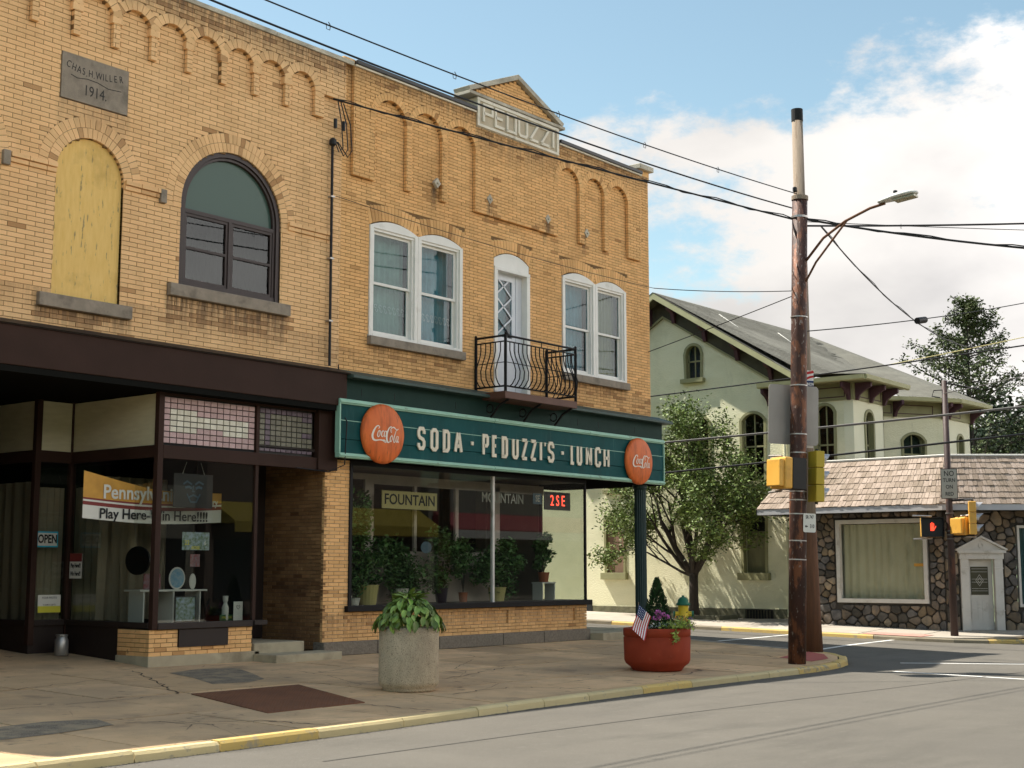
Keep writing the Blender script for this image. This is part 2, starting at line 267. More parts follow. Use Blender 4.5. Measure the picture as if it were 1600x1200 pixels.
# ------------------------------------------------------------ mesh helpers
OFF={}
class MB:
    def __init__(s): s.v=[]; s.f=[]; s.t=[]; s.mi=[]
    def add(s,vs,fs,tone=.5,mi=0):
        o=len(s.v); s.v+= [tuple(p) for p in vs]
        for f in fs: s.f.append([i+o for i in f]); s.t.append(tone); s.mi.append(mi)
        return s
    def box(s,x0,x1,y0,y1,z0,z1,tone=.5,mi=0,ch=0):
        v=[(x,y,z) for x in (x0,x1) for y in (y0,y1) for z in (z0,z1)]
        return s.add(v,[(0,1,3,2),(4,6,7,5),(0,4,5,1),(2,3,7,6),(0,2,6,4),(1,5,7,3)],tone,mi)
    def prism(s,pts,nv,tone=.5,mi=0):
        n=len(pts); pts=[Vector(p) for p in pts]; nv=Vector(nv)
        return s.add(pts+[p+nv for p in pts],[list(range(n))[::-1],list(range(n,2*n))]+[(i,(i+1)%n,n+(i+1)%n,n+i) for i in range(n)],tone,mi)
    def quad(s,*p,tone=.5,mi=0): return s.add(p,[tuple(range(len(p)))],tone,mi)
    def tube(s,pts,r,n=8,caps=True,tone=.5,mi=0):
        pts=[Vector(p) for p in pts]; m=len(pts); rs=r if isinstance(r,(list,tuple)) else [r]*m
        vs=[]; prev=None
        for i,p in enumerate(pts):
            d=(pts[min(i+1,m-1)]-pts[max(i-1,0)]); d=d.normalized() if d.length>1e-9 else Vector((0,0,1))
            if prev is None:
                a=d.orthogonal().normalized()
            else:
                a=(prev-d*prev.dot(d)); a=a.normalized() if a.length>1e-6 else d.orthogonal().normalized()
            prev=a; b=d.cross(a)
            for k in range(n): vs.append(p+(a*math.cos(2*PI*k/n)+b*math.sin(2*PI*k/n))*rs[i])
        fs=[(i*n+k,i*n+(k+1)%n,(i+1)*n+(k+1)%n,(i+1)*n+k) for i in range(m-1) for k in range(n)]
        if caps: fs+=[list(range(n))[::-1],[(m-1)*n+k for k in range(n)]]
        return s.add(vs,fs,tone,mi)
    def lathe(s,prof,c,n=24,tone=.5,mi=0,flute=0):
        c=Vector(c); vs=[]; m=len(prof)
        for r,z in prof:
            for k in range(n):
                rr=r*(1-flute*(k%2)); vs.append(c+Vector((rr*math.cos(2*PI*k/n),rr*math.sin(2*PI*k/n),z)))
        fs=[(i*n+k,i*n+(k+1)%n,(i+1)*n+(k+1)%n,(i+1)*n+k) for i in range(m-1) for k in range(n)]
        fs+=[list(range(n))[::-1],[(m-1)*n+k for k in range(n)]]
        return s.add(vs,fs,tone,mi)
    def build(s,name,m,parent=None,org=None,smooth=False,bevel=0,label=None,kind=None,double=None):
        ms=m if isinstance(m,(list,tuple)) else [m]
        if parent is not None: off=OFF[parent.name]
        else:
            if org is None:
                xs=[p[0] for p in s.v]; ys=[p[1] for p in s.v]; zs=[p[2] for p in s.v]
                org=((min(xs)+max(xs))/2,(min(ys)+max(ys))/2,min(zs))
            off=Vector(org)
        me=bpy.data.meshes.new(name); me.from_pydata([(x-off[0],y-off[1],z-off[2]) for x,y,z in s.v],[],s.f)
        for q in ms: me.materials.append(M[q])
        if len(ms)>1: me.polygons.foreach_set('material_index',s.mi)
        a=me.attributes.new('tone','FLOAT','FACE'); a.data.foreach_set('value',s.t)
        if smooth: me.polygons.foreach_set('use_smooth',[True]*len(s.f))
        me.update()
        o=bpy.data.objects.new(name,me); C.objects.link(o)
        if parent is not None: o.parent=parent; OFF[o.name]=off
        else: o.location=off; OFF[o.name]=Vector(off)
        if bevel:
            b=o.modifiers.new('bevel','BEVEL'); b.width=bevel; b.segments=2; b.limit_method='ANGLE'; b.angle_limit=R(40)
        if label: o['label']=label
        if kind: o['kind']=kind
        return o
def thing(name,loc,label,cat,group=None):
    o=bpy.data.objects.new(name,None); C.objects.link(o); o.location=loc; o.empty_display_size=.2; OFF[o.name]=Vector(loc)
    return tag(o,label,cat,group)
def tag(o,label,cat,group=None):
    o['label']=label; o['category']=cat
    if group: o['group']=group
    return o
def struct(o): o['kind']='structure'; return o
class Fr:   # local frame on a wall: u along, z up, w outward
    def __init__(s,o,u,n): s.o=Vector(o); s.u=Vector(u).normalized(); s.n=Vector(n).normalized()
    def P(s,u,z,w=0): return s.o+s.u*u+Vector((0,0,z))+s.n*w
    def box(s,mb,u0,u1,z0,z1,w0,w1,tone=.5,mi=0):
        v=[s.P(u,z,w) for u in (u0,u1) for w in (w0,w1) for z in (z0,z1)]
        return mb.add(v,[(0,1,3,2),(4,6,7,5),(0,4,5,1),(2,3,7,6),(0,2,6,4),(1,5,7,3)],tone,mi)
    def prism(s,mb,pts,w0,w1,tone=.5,mi=0):
        return mb.prism([s.P(a,b,w0) for a,b in pts],s.n*(w1-w0),tone,mi)
    def band(s,mb,pts,t,w0,w1,tone=.5,mi=0,closed=False):   # ribbon of width t (or list) centred on pts
        n=len(pts); ts=t if isinstance(t,(list,tuple)) else [t]*n; A=[];B=[]
        for i in range(n):
            if closed: p0=pts[(i-1)%n]; p1=pts[(i+1)%n]
            else: p0=pts[max(i-1,0)]; p1=pts[min(i+1,n-1)]
            p=pts[i]
            def un(a,b):
                dx,dy=b[0]-a[0],b[1]-a[1]; l=math.hypot(dx,dy) or 1e-9; return (dx/l,dy/l)
            d0=un(p0,p) if p0!=p else un(p,p1); d1=un(p,p1) if p1!=p else d0
            nx,ny=-(d0[1]+d1[1]),(d0[0]+d1[0]); l=math.hypot(nx,ny) or 1e-9; nx/=l; ny/=l
            c=max(.45,nx*-d0[1]+ny*d0[0]); h=ts[i]/2/c
            A.append((p[0]+nx*h,p[1]+ny*h)); B.append((p[0]-nx*h,p[1]-ny*h))
        vs=[s.P(*q,w0) for q in A]+[s.P(*q,w0) for q in B]+[s.P(*q,w1) for q in A]+[s.P(*q,w1) for q in B]
        fs=[]; rng=range(n if closed else n-1)
        for i in rng:
            j=(i+1)%n; a,b,c,d=i,n+i,2*n+i,3*n+i; a2,b2,c2,d2=j,n+j,2*n+j,3*n+j
            fs+=[(c,d,d2,c2),(a,a2,b2,b),(a,c,c2,a2),(b,b2,d2,d)]
        if not closed: fs+=[(0,n,3*n,2*n),(n-1,3*n-1,4*n-1,2*n-1)[::1]]
        return mb.add(vs,fs,tone,mi)
F0=Fr((0,0,0),(1,0,0),(0,-1,0))
def text(name,body,m,F,u,z,w,size,parent,sx=1.0,bold=0,depth=.004,align='CENTER',slant=0,label=None,rot=0):
    c=bpy.data.curves.new('t','FONT'); c.body=body; c.size=size; c.align_x=align; c.align_y='CENTER'; c.extrude=depth/2; c.offset=bold; c.shear=slant; c.resolution_u=3
    o=bpy.data.objects.new('t',c); C.objects.link(o); bpy.context.view_layer.update()
    me=bpy.data.meshes.new_from_object(o.evaluated_get(bpy.context.evaluated_depsgraph_get())); bpy.data.objects.remove(o)
    off=OFF[parent.name]; cr,sr=math.cos(rot),math.sin(rot)
    for v in me.vertices:
        x,y,d=v.co; x*=sx; x,y=x*cr-y*sr,x*sr+y*cr
        v.co=F.P(u+x,z+y,w+d)-off
    me.materials.clear(); me.materials.append(M[m]); me.name=name
    ob=bpy.data.objects.new(name,me); C.objects.link(ob); ob.parent=parent; OFF[ob.name]=off
    if label: ob['label']=label
    return ob
def g(y): return .024*y if y>-7.1 else -.17
def rz(y): return -.27 if y<-7.1 else .024*y-.10
def arc(cx,cz,r,a0,a1,n): return [(cx+r*math.cos(R(a0+(a1-a0)*i/n)),cz+r*math.sin(R(a0+(a1-a0)*i/n))) for i in range(n+1)]

# ------------------------------------------------------------ ground, roads, pavements
mb=MB(); ys=[-600,-60,-17.6,-7.1,0,20,60,140,600]; xs=[-600,-60,0,30,80,200,600]
def gz(y): return (-.42 if y<-7.1 else .024*min(y,60)-.25)
for i in range(len(xs)-1):
    for j in range(len(ys)-1):
        mb.quad((xs[i],ys[j],gz(ys[j])),(xs[i+1],ys[j],gz(ys[j])),(xs[i+1],ys[j+1],gz(ys[j+1])),(xs[i],ys[j+1],gz(ys[j+1])))
struct(mb.build('ground','ground_grass',org=(0,0,-1)))
mb=MB()
mb.quad((-90,-17.6,-.27),(120,-17.6,-.27),(120,-7.1,-.27),(-90,-7.1,-.27))
mb.quad((-7,-7.098,rz(-7.09)),(8.2,-7.098,rz(-7.09)),(8.2,60,rz(60)),(-7,60,rz(60)))
struct(mb.build('road','asphalt',org=(0,-12,-.3)))
# tar seam line and a few worn patches in the road
mb=MB(); pts=[(-19.2,-8.98),(-16,-9.05),(-13,-9.2),(-10.5,-9.38),(-8.7,-9.54),(-4,-9.9),(6,-10.4)]
F=Fr((0,0,-.296),(1,0,0),(0,0,1))
def flat_band(mb,pts,t,z0,z1,zf=None):
    n=len(pts)
    for i in range(n-1):
        (x0,y0),(x1,y1)=pts[i],pts[i+1]; l=math.hypot(x1-x0,y1-y0); nx,ny=-(y1-y0)/l*t/2,(x1-x0)/l*t/2
        zz=(lambda y:z1) if zf is None else zf
        mb.quad((x0-nx,y0-ny,zz(y0-ny)),(x1-nx,y1-ny,zz(y1-ny)),(x1+nx,y1+ny,zz(y1+ny)),(x0+nx,y0+ny,zz(y0+ny)))
flat_band(mb,pts,.035,0,-.266); struct(mb.build('road_seam','asphalt_patch',org=(-10,-9.3,-.3)))
mb=MB(); zf=lambda y: rz(y)+.004
flat_band(mb,[(1.0,-1.3),(3,-1.2),(5.2,-1.05)],.12,0,0,zf); flat_band(mb,[(.3,-4.3),(2.5,-4.0),(5.4,-3.8)],.12,0,0,zf)
for a,b,t in [((-1.9,-7.2),(.9,-12),.14),((-4.2,-8.1),(-4.8,-12),.14),((-4.8,-12),(-5.2,-16),.14),((.9,-12),(3,-16),.14)]:
    flat_band(mb,[a,b],t,0,0,zf)
struct(mb.build('road_markings','road_paint',org=(0,-3,-.3)))

KP=[(-30,-7.72),(-21.8,-7.66),(-19,-7.62),(-16.9,-7.54),(-14.3,-7.33),(-9.9,-7.12),(-5.96,-7.1)]
KC=[(-5.96,-7.1),(-4.9,-7.06),(-4.0,-6.93),(-3.2,-6.7),(-2.4,-6.3),(-1.75,-5.75),(-1.38,-5.2),(-1.2,-4.5),(-.8,-2.9),(-.42,-1.39),(.05,.4),(.35,3),(.4,14)]
def kerbY(x):
    for (a,b),(c,d) in zip(KP,KP[1:]):
        if a<=x<=c: return b+(d-b)*(x-a)/(c-a)
    return KP[0][1] if x<KP[0][0] else -7.1
def clip(poly,a,b):   # keep left of a->b
    out=[]; n=len(poly)
    def sd(p): return (b[0]-a[0])*(p[1]-a[1])-(b[1]-a[1])*(p[0]-a[0])
    for i in range(n):
        p,q=poly[i],poly[(i+1)%n]; sp,sq=sd(p),sd(q)
        if sp>=0: out.append(p)
        if (sp>=0)!=(sq>=0): t=sp/(sp-sq); out.append((p[0]+(q[0]-p[0])*t,p[1]+(q[1]-p[1])*t))
    return out
def shrink(poly,d):
    n=len(poly); 
    a=sum(poly[i][0]*poly[(i+1)%n][1]-poly[(i+1)%n][0]*poly[i][1] for i in range(n))
    if abs(a)<.02: return None
    if a<0: poly=poly[::-1]
    res=poly
    for i in range(n):
        p,q=poly[i],poly[(i+1)%n]; l=math.hypot(q[0]-p[0],q[1]-p[1])
        if l<1e-4: continue
        nx,ny=-(q[1]-p[1])/l*d,(q[0]-p[0])/l*d
        res=clip(res,(p[0]+nx,p[1]+ny),(q[0]+nx,q[1]+ny))
        if len(res)<3: return None
    return res
side=thing('pavement',(-12,-4,-.1),'','x'); del side['label']; del side['category']; side['kind']='structure'
mb=MB()
base=[(-30,.35)]+KP+KC[1:]+[(.4,14),(-2,14),(-2,.35)]
# joint bed under the slabs
for i in range(len(KP)-1):
    (a,b),(c,d)=KP[i],KP[i+1]; mb.quad((a,b+.05,-.185),(c,d+.05,-.185),(c,-7.05,-.185),(a,-7.05,-.185)); mb.quad((a,-7.05,-.187),(c,-7.05,-.187),(c,.3,-.012),(a,.3,-.012))
cc_=[p for p in KC]; 
poly=[(p[0]-.05,p[1]+.03) for p in cc_]+[(-5.96,14)]
mb.add([(x,y,.024*y-.018) for x,y in poly],[list(range(len(poly)))])
mb.build('joint_bed','joint',side)
def slab(poly,zf,parent,m,name='slab',d=.017,tone=None,thick=.06):
    q=shrink(poly,d)
    if not q: return
    mbb=MB(); n=len(q); dz=rnd.uniform(-.003,.004)
    top=[(x,y,zf(x,y)+dz) for x,y in q]; bot=[(x,y,zf(x,y)-thick) for x,y in q]
    mbb.add(top+bot,[list(range(n))]+[(i,n+i,n+(i+1)%n,(i+1)%n) for i in range(n)],tone if tone is not None else rnd.random())
    return mbb.build(name,m,parent)
zg=lambda x,y:g(y)
xj=[-30,-27.2,-24.6,-22.3,-20.1,-18.0,-16.4,-14.3,-12.0,-9.7,-7.5,-5.96]
def rows(x): k=kerbY(x)+.30; return [.3,-1.75,-3.45,-5.35,k]
for i in range(len(xj)-1):
    a,b=xj[i],xj[i+1]; ra,rb=rows(a),rows(b)
    for j in range(4):
        J=lambda q: .16*((q*7+j*3)%3-1) if 0<q<len(xj)-1 and 0<j<3 else 0
        p=[(a+J(i),ra[j+1]),(b+J(i+1),rb[j+1]),(b+J(i+1),rb[j]),(a+J(i),ra[j])]
        if j==0 and -13<(a+b)/2<-10.9: pass
        slab(p,zg,side,'sidewalk')
# pale strip beside the kerb
strip=[-30,-26,-22.5,-19.4,-16.8,-14.4,-11.6,-8.9,-5.96]
for a,b in zip(strip,strip[1:]):
    slab([(a,kerbY(a)+.152),(b,kerbY(b)+.152),(b,kerbY(b)+.31),(a,kerbY(a)+.31)],zg,side,'sidewalk','edging',.003)
inner=[(p[0]-.0,p[1]) for p in KC]
def inset_path(P,d):
    o=[]
    for i,p in enumerate(P):
        a=P[max(i-1,0)]; b=P[min(i+1,len(P)-1)]; l=math.hypot(b[0]-a[0],b[1]-a[1]); o.append((p[0]-(b[1]-a[1])/l*d,p[1]+(b[0]-a[0])/l*d))
    return o
KI=inset_path(KC,.17)
for x0,x1 in ((-5.96,-3.7),(-3.7,-1.9),(-1.9,.4)):
    for y0,y1 in ((-7.2,-5.35),(-5.35,-3.45),(-3.45,-1.6),(-1.6,.3)):
        p=[(x0,y0),(x1,y0),(x1,y1),(x0,y1)]
        for a,b in zip(KI[:-2],KI[1:-1]): p=clip(p,a,b) if len(p)>2 else p
        if len(p)>2: slab(p,zg,side,'sidewalk')
mbt=MB(); tz=lambda y:g(y)+.008
p=[(-4.3,-6.5),(-3.3,-6.35),(-2.3,-5.75),(-1.9,-5.2),(-2.9,-5.35),(-3.9,-5.6)]
mbt.add([(x,y,tz(y)) for x,y in p],[list(range(6))]); mbt.build('tactile_panel','tactile_red',side)
# old tar patches and cracks in the slabs
PATCHES=[[(-22.5,-5.2),(-20.3,-5.1),(-19.7,-5.02),(-19.15,-5.2),(-19.3,-5.75),(-20.2,-5.97),(-20.8,-6.02),(-22.5,-5.95)],[(-15.0,-1.05),(-14.2,-.75),(-13.6,-1.0),(-14.05,-1.9),(-14.5,-2.7),(-15.0,-2.95),(-15.6,-2.85),(-15.2,-1.9)]]
CRACKS=[((-15.2,-.4),(-16.1,-2.3)),((-16.1,-2.3),(-16.8,-3.65)),((-19.5,-3.7),(-17.0,-3.75)),((-14.6,-3.7),(-12.3,-4.4)),((-12.3,-4.4),(-10.1,-3.7)),((-15.8,-6.05),(-15.6,-7.2)),((-14.0,-6.0),(-12.6,-5.9)),((-12.6,-5.9),(-11.8,-6.9)),((-19.1,-5.7),(-17.9,-6.5)),((-17.9,-6.5),(-17.6,-7.2)),((-9.0,-4.6),(-7.4,-6.6)),((-20.5,-2.2),(-18.8,-3.6)),((-11.0,-2.0),(-9.4,-3.2)),((-16.0,-1.2),(-18.3,-1.8))]
for P_ in (PATCHES): 
    mb=MB(); mb.add([(x,y,g(y)+.007) for x,y in P_],[list(range(len(P_)))[::-1]]); mb.build('tar_patch','old_tar',side)
rc=random.Random(4); mb=MB()
for a,b in CRACKS:
    n=14; pts=[]; 
    for i in range(n+1): t_=i/n; pts.append((a[0]+(b[0]-a[0])*t_+rc.gauss(0,.035),a[1]+(b[1]-a[1])*t_+rc.gauss(0,.035)))
    for (x0,y0),(x1,y1) in zip(pts,pts[1:]):
        w_=rc.uniform(.005,.013); l=math.hypot(x1-x0,y1-y0) or 1; nx,ny=-(y1-y0)/l*w_,(x1-x0)/l*w_
        mb.add([(x0-nx,y0-ny,g(y0)+.0075),(x1-nx,y1-ny,g(y1)+.0075),(x1+nx,y1+ny,g(y1)+.0075),(x0+nx,y0+ny,g(y0)+.0075)],[(0,1,2,3)])
mb.build('crack_line','joint',side,kind='stuff')
# kerb stones
kerb=thing('kerb',(-12,-7.3,-.3),'','x'); del kerb['label']; del kerb['category']; kerb['kind']='structure'
def kerb_run(path,width,height,seg,parent,mats,zf=g,names='kerb_stone'):
    # walk the path, cut it into stones
    pts=[path[0]]; 
    for a,b in zip(path,path[1:]):
        l=math.hypot(b[0]-a[0],b[1]-a[1]); k=max(1,int(l/.35)); pts+=[(a[0]+(b[0]-a[0])*i/k,a[1]+(b[1]-a[1])*i/k) for i in range(1,k+1)]
    inn=inset_path(pts,width); i=0
    while i<len(pts)-1:
        n=max(1,int(round(rnd.uniform(seg*.7,seg*1.3)/.35))); j=min(len(pts)-1,i+n); mb=MB(); dz=rnd.uniform(-.008,.006); tone=rnd.random()
        for k in range(i,j):
            e0=.008 if k==i else 0; e1=.008 if k==j-1 else 0
            o0,o1,n0,n1=[Vector(q) for q in (pts[k],pts[k+1],inn[k],inn[k+1])]; d=(o1-o0).normalized()
            o0+=d*e0; n0+=d*e0; o1-=d*e1; n1-=d*e1
            ch=.03; v=[]
            for o_,n_ in ((o0,n0),(o1,n1)):
                z=zf(o_.y)+dz+.006; iv=(n_-o_).normalized()
                v+=[(o_.x-iv.x*.01,o_.y-iv.y*.01,z-height-.02),(o_.x,o_.y,z-ch),(o_.x+iv.x*ch,o_.y+iv.y*ch,z),(n_.x,n_.y,z),(n_.x,n_.y,z-.12)]
            f=[(0,5,6,1),(1,6,7,2),(2,7,8,3),(3,8,9,4)]
            if k==i: f.append((0,1,2,3,4))
            if k==j-1: f.append((9,8,7,6,5))
            mb.add(v,f,tone,0)
        mb.build(names,rnd.choice(mats),parent); i=j
kerb_run(KP,.15,.10,1.1,kerb,['kerb_cream','kerb_yellow','kerb_cream'])
kerb_run(KC[:8],.16,.10,.9,kerb,['kerb_yellow'])
kerb_run(KC[7:],.14,.12,1.5,kerb,['sidewalk_far'])
mb=MB(); rg=random.Random(8)
PPATH=[(-30,-7.72)]+KP[1:]+KC[1:9]
for a,b in zip(PPATH,PPATH[1:]):
    l=math.hypot(b[0]-a[0],b[1]-a[1])
    for k in range(int(l*55)):
        t_=rg.random(); d=abs(rg.gauss(0,.07))+.012; nx,ny=(b[1]-a[1])/l,-(b[0]-a[0])/l; x=a[0]+(b[0]-a[0])*t_+nx*d; y=a[1]+(b[1]-a[1])*t_+ny*d; q=rg.uniform(.004,.014); z=rz(y)+.003; an=rg.uniform(0,PI)
        c_,s_=math.cos(an)*q,math.sin(an)*q; mb.add([(x-c_,y-s_,z),(x+s_,y-c_,z),(x+c_,y+s_,z+.004),(x-s_,y+c_,z)],[(0,1,2,3)],rg.random())
o=mb.build('gutter_grit','asphalt_patch'); o['kind']='stuff'
# far pavement across the side street
fp=thing('far_pavement',(7,0,0),'','x'); del fp['label']; del fp['category']; fp['kind']='structure'
FK=[(4.9,14),(4.85,5.3),(5.2,-.7),(5.38,-4.4),(5.6,-5.3),(6.1,-6.0),(7.0,-6.6),(9,-7.0),(40,-7.1)]
def fz(x,y):
    k=.045 if y<0 else max(.012,.045-.012*y)
    return g(y)+k*max(0,min(x,9)-5.3)
kerb2=thing('far_kerb',(6,-4,-.1),'','x'); del kerb2['label']; del kerb2['category']; kerb2['kind']='structure'
kerb_run(FK,.14,.12,1.8,kerb2,['kerb_yellow','kerb_side','kerb_yellow'])
fi=inset_path(FK,.15)
def fkx(y):
    for (a,b),(c,d) in zip(fi,fi[1:]):
        if d<=y<=b: return a+(c-a)*(y-b)/(d-b)
    return 7
ysl=[13,11,9.2,7.4,5.6,3.8,2.1,.4,-1.2,-2.8,-4.3]
for a,b in zip(ysl,ysl[1:]):
    xm=9.2 if a>0.5 else 7.7
    slab([(fkx(a),a),(fkx(b),b),(xm,b),(xm,a)],fz,fp,'sidewalk_far')
for x0,x1 in ((5.4,7.6),(7.6,9.6),(9.6,12),(12,15)):
    p=[(x0,-7.2),(x1,-7.2),(x1,-4.3),(x0,-4.3)]
    for a,b in zip(fi[3:],fi[4:]): p=clip(p,a,b) if len(p)>2 else p
    if len(p)>2: slab(p,fz,fp,'sidewalk_far')
mbt=MB(); q=[(5.45,-2.9),(5.5,-4.5),(6.1,-4.6),(6.05,-3.0)]; mbt.add([(x,y,fz(x,y)+.008) for x,y in q],[(0,1,2,3)]); mbt.build('ramp_panel','tactile_pink',fp)
mb=MB(); flat=[(-90,-17.6),(120,-17.6),(120,-21.8),(-90,-21.8)]; mb.add([(x,y,-.17) for x,y in flat]+[(-90,-17.6,-.32),(120,-17.6,-.32)],[(0,3,2,1),(0,1,5,4)]); struct(mb.build('near_pavement','sidewalk_far',org=(0,-19,-.2)))

# ------------------------------------------------------------ brickwork engine
CAMP=Vector(co.location)
def sub(iv,bl):
    out=[]
    for a,b in iv:
        cur=a
        for c,d in sorted(bl):
            if d<=cur or c>=b: continue
            if c>cur: out.append((cur,c))
            cur=max(cur,d)
        if cur<b: out.append((cur,b))
    return out
def circ(cx,cz,r,z):
    d=r*r-(z-cz)**2
    return [(cx-math.sqrt(d),cx+math.sqrt(d))] if d>0 else []
bricks={}
SOOT=[(-14.5,-11.8,5.70,6.16,.45),(-16.95,-15.2,5.25,5.64,.5),(-23.6,-10.3,11.05,11.4,.30),(-14.3,-13.2,9.2,9.4,.1),(-10.5,.2,11.15,11.4,.2),(-8.1,-7.6,9.1,9.5,.4),(-6.3,-6.0,9.0,9.5,.5),(-4.25,-3.95,9.0,9.5,.4),(-2.75,-2.45,9.0,9.4,.4),(-6.7,-3.6,8.95,9.3,.22),(-9.8,-6.9,5.5,5.95,.22),(-3.6,-.8,5.3,5.9,.3),(-.6,.2,5.3,5.9,.35),(-.5,.2,7.3,7.5,.5),(-6.6,-3.7,10.6,11.1,.16),(-10.9,-10.1,.5,1.6,.2),(-14.7,-12.4,.15,.3,.2)]
brs=random.Random(99)
def btone(p):
    pr=.007
    for a,b,c,d,q in SOOT:
        if a<p.x<b and c<p.z<d: pr=max(pr,q)
    return brs.uniform(0,.11) if brs.random()<pr else brs.uniform(.17,1)
def lay(key,F,u0,u1,z0,z1,cz,bl,blocked,w,depth,m,stagger=.5,jit=.0):
    """running bond between u0..u1; blocked(z)->list of intervals; returns brick records"""
    L_=bricks.setdefault(key,[]); n=int(round((z1-z0)/cz)); j=.009
    for c in range(n):
        za=z0+c*cz; zb=za+cz-j; zm=(za+zb)/2
        for a,b in sub([(u0,u1)],blocked(zm)):
            if b-a<.03: continue
            s0=math.floor((a-u0)/bl)*bl+u0-(bl*stagger if c%2 else 0); u=s0
            while u<b:
                p,q=max(u,a),min(u+bl-j,b)
                if w>.05: p+=.0016; q-=.0016
                if q-p>.004: L_.append((F,p,q,za,zb,w,depth,m,btone(F.P((p+q)/2,zm))))
                u+=bl
def flush(key,parent,nind=300):
    L_=bricks[key]; L_.sort(key=lambda r:(r[0].P((r[1]+r[2])/2,r[3])-CAMP).length-4*(r[2]-r[1]))
    cache={}
    off=OFF[parent.name]
    for r in L_[:nind]:
        F,p,q,za,zb,w_,d,m,tn=r; k=(round(q-p,2),round(zb-za,3),m,d,id(F),int(tn*7))
        if k not in cache:
            mb=MB(); mb_box(F,mb,0,q-p,0,zb-za,-d,0,tn); o=mb.build('brick',m,parent); o.parent=None
            me=o.data
            o0=F.P(0,0,0)
            for v in me.vertices: v.co=v.co+off-o0
            bpy.data.objects.remove(o); cache[k]=me
        o=bpy.data.objects.new('brick',cache[k]); C.objects.link(o); o.parent=parent; o.location=F.P(p,za,w_+rnd.uniform(-.002,.002))-off
    mats=sorted(set(r[7] for r in L_)); mb=MB()
    for F,p,q,za,zb,w_,d,m,tn in L_[nind:]:
        mb_box(F,mb,p,q,za,zb,w_-d,w_+rnd.uniform(-.0025,.0025),tn,mats.index(m))
    if mb.f: mb.build('brickwork',mats,parent,kind='stuff')
def mb_box(F,mb,u0,u1,z0,z1,w0,w1,tone=.5,mi=0):
    c=.0025
    v=[F.P(u0,z0,w0),F.P(u1,z0,w0),F.P(u1,z1,w0),F.P(u0,z1,w0),F.P(u0,z0,w1-c),F.P(u1,z0,w1-c),F.P(u1,z1,w1-c),F.P(u0,z1,w1-c),F.P(u0+c,z0+c,w1),F.P(u1-c,z0+c,w1),F.P(u1-c,z1-c,w1),F.P(u0+c,z1-c,w1)]
    mb.add(v,[(8,9,10,11),(4,5,9,8),(5,6,10,9),(6,7,11,10),(7,4,8,11),(0,1,5,4),(1,2,6,5),(2,3,7,6),(3,0,4,7)],tone,mi)
def backing(mb,F,u0,u1,z0,z1,cz,blocked,w,depth,ins=0):
    n=int(round((z1-z0)/cz)); prev=None; runs=[]
    for c in range(n):
        za=z0+c*cz; iv=tuple(sub([(u0,u1)],blocked(za+cz/2)))
        if runs and runs[-1][2]==iv: runs[-1][1]=za+cz
        else: runs.append([za,za+cz,iv])
    for za,zb,iv in runs:
        for a,b in iv:
            if b-a>.015: F.box(mb,a+ins,b-ins,za+ins,zb-ins*.2,w-depth,w)
def ring(key_mb,F,cx,cz,r0,r1,a0,a1,n,w,depth,gap=.009):
    for i in range(n):
        t0=a0+(a1-a0)*i/n; t1=a0+(a1-a0)*(i+1)/n; g0=R(t0)+gap/2/r0; g1=R(t1)-gap/2/r0
        g0b=R(t0)+gap/2/r1; g1b=R(t1)-gap/2/r1
        pts=[(cx+r0*math.cos(g0),cz+r0*math.sin(g0)),(cx+r1*math.cos(g0b),cz+r1*math.sin(g0b)),(cx+r1*math.cos(g1b),cz+r1*math.sin(g1b)),(cx+r0*math.cos(g1),cz+r0*math.sin(g1))]
        F.prism(key_mb,pts[::-1],w-depth,w+rnd.uniform(-.002,.002),rnd.random())
def wedge_parts(parent,items,m,nmax=60):
    pass

# ============================================================ LEFT BUILDING (1914)
XL0,XL1=-23.3,-10.50
LB=thing('brick_building',(-16,0,0),'long buff brick building with 1914 date stone and recessed brown shop front','building')
CZ=.0775; Z0=5.30; NC=78; ZT=Z0+CZ*NC   # 11.345
archw=[(-13.13,1.13,7.79,6.37),(-16.05,.63,7.85,5.83),(-18.97,1.13,7.79,6.37)]
def open_left(z):
    b=[]
    for cx,r,cz,zb in archw:
        if zb<z<=cz: b.append((cx-r,cx+r))
        elif z>cz: b+=circ(cx,cz,r,z)
    if 9.02<z<9.80: b.append((-16.68,-15.40))
    return b
def ring_left(z):
    b=open_left(z)
    for cx,r,cz,zb in archw:
        if z>cz-.02: b+=circ(cx,cz,r+.335,z)
    if z<5.83 and z>5.62: b.append((-16.9,-15.25))
    if 6.37>z>6.15:
        b.append((-14.5,-11.8)); b.append((-20.3,-17.6))
    return b
nich=[-11.61-.747*k for k in range(15)]; NR=.31; NZ=10.55
def proud_block_left(z):   # where the proud layer is absent
    if z<10.07: return [(XL0,XL1)]
    if z<NZ:
        iv=[]; 
        keep=[(c-NR-.13,c-NR) for c in nich]+[(-11.30,-11.06)]
        return sub([(XL0,XL1)],keep)
    b=[]
    for c in nich: b+=circ(c,NZ,NR,z)
    return b
def proud_brick_left(z):
    b=list(proud_block_left(z))
    if z>=NZ:
        for c in nich: b+=circ(c,NZ,NR+.165,z)
    return b
def base_left(z):
    b=ring_left(z)
    if z>=NZ: 
        inv=sub([(XL0,XL1)],proud_block_left(z)); b+=inv
    elif z>10.07: b+=[(c-NR-.13,c-NR) for c in nich]+[(-11.30,-11.06)]
    return b
lay('L',F0,XL0,XL1,Z0,ZT,CZ,.315,base_left,.0,.07,'brick')
lay('L',F0,XL0,XL1,Z0,ZT,CZ,.315,proud_brick_left,.085,.08,'brick')
mb=MB(); backing(mb,F0,XL0,XL1,Z0,ZT,CZ,open_left,-.012,.28)
backing(mb,F0,XL0,XL1,Z0,ZT,CZ,proud_block_left,.072,.075,.006)
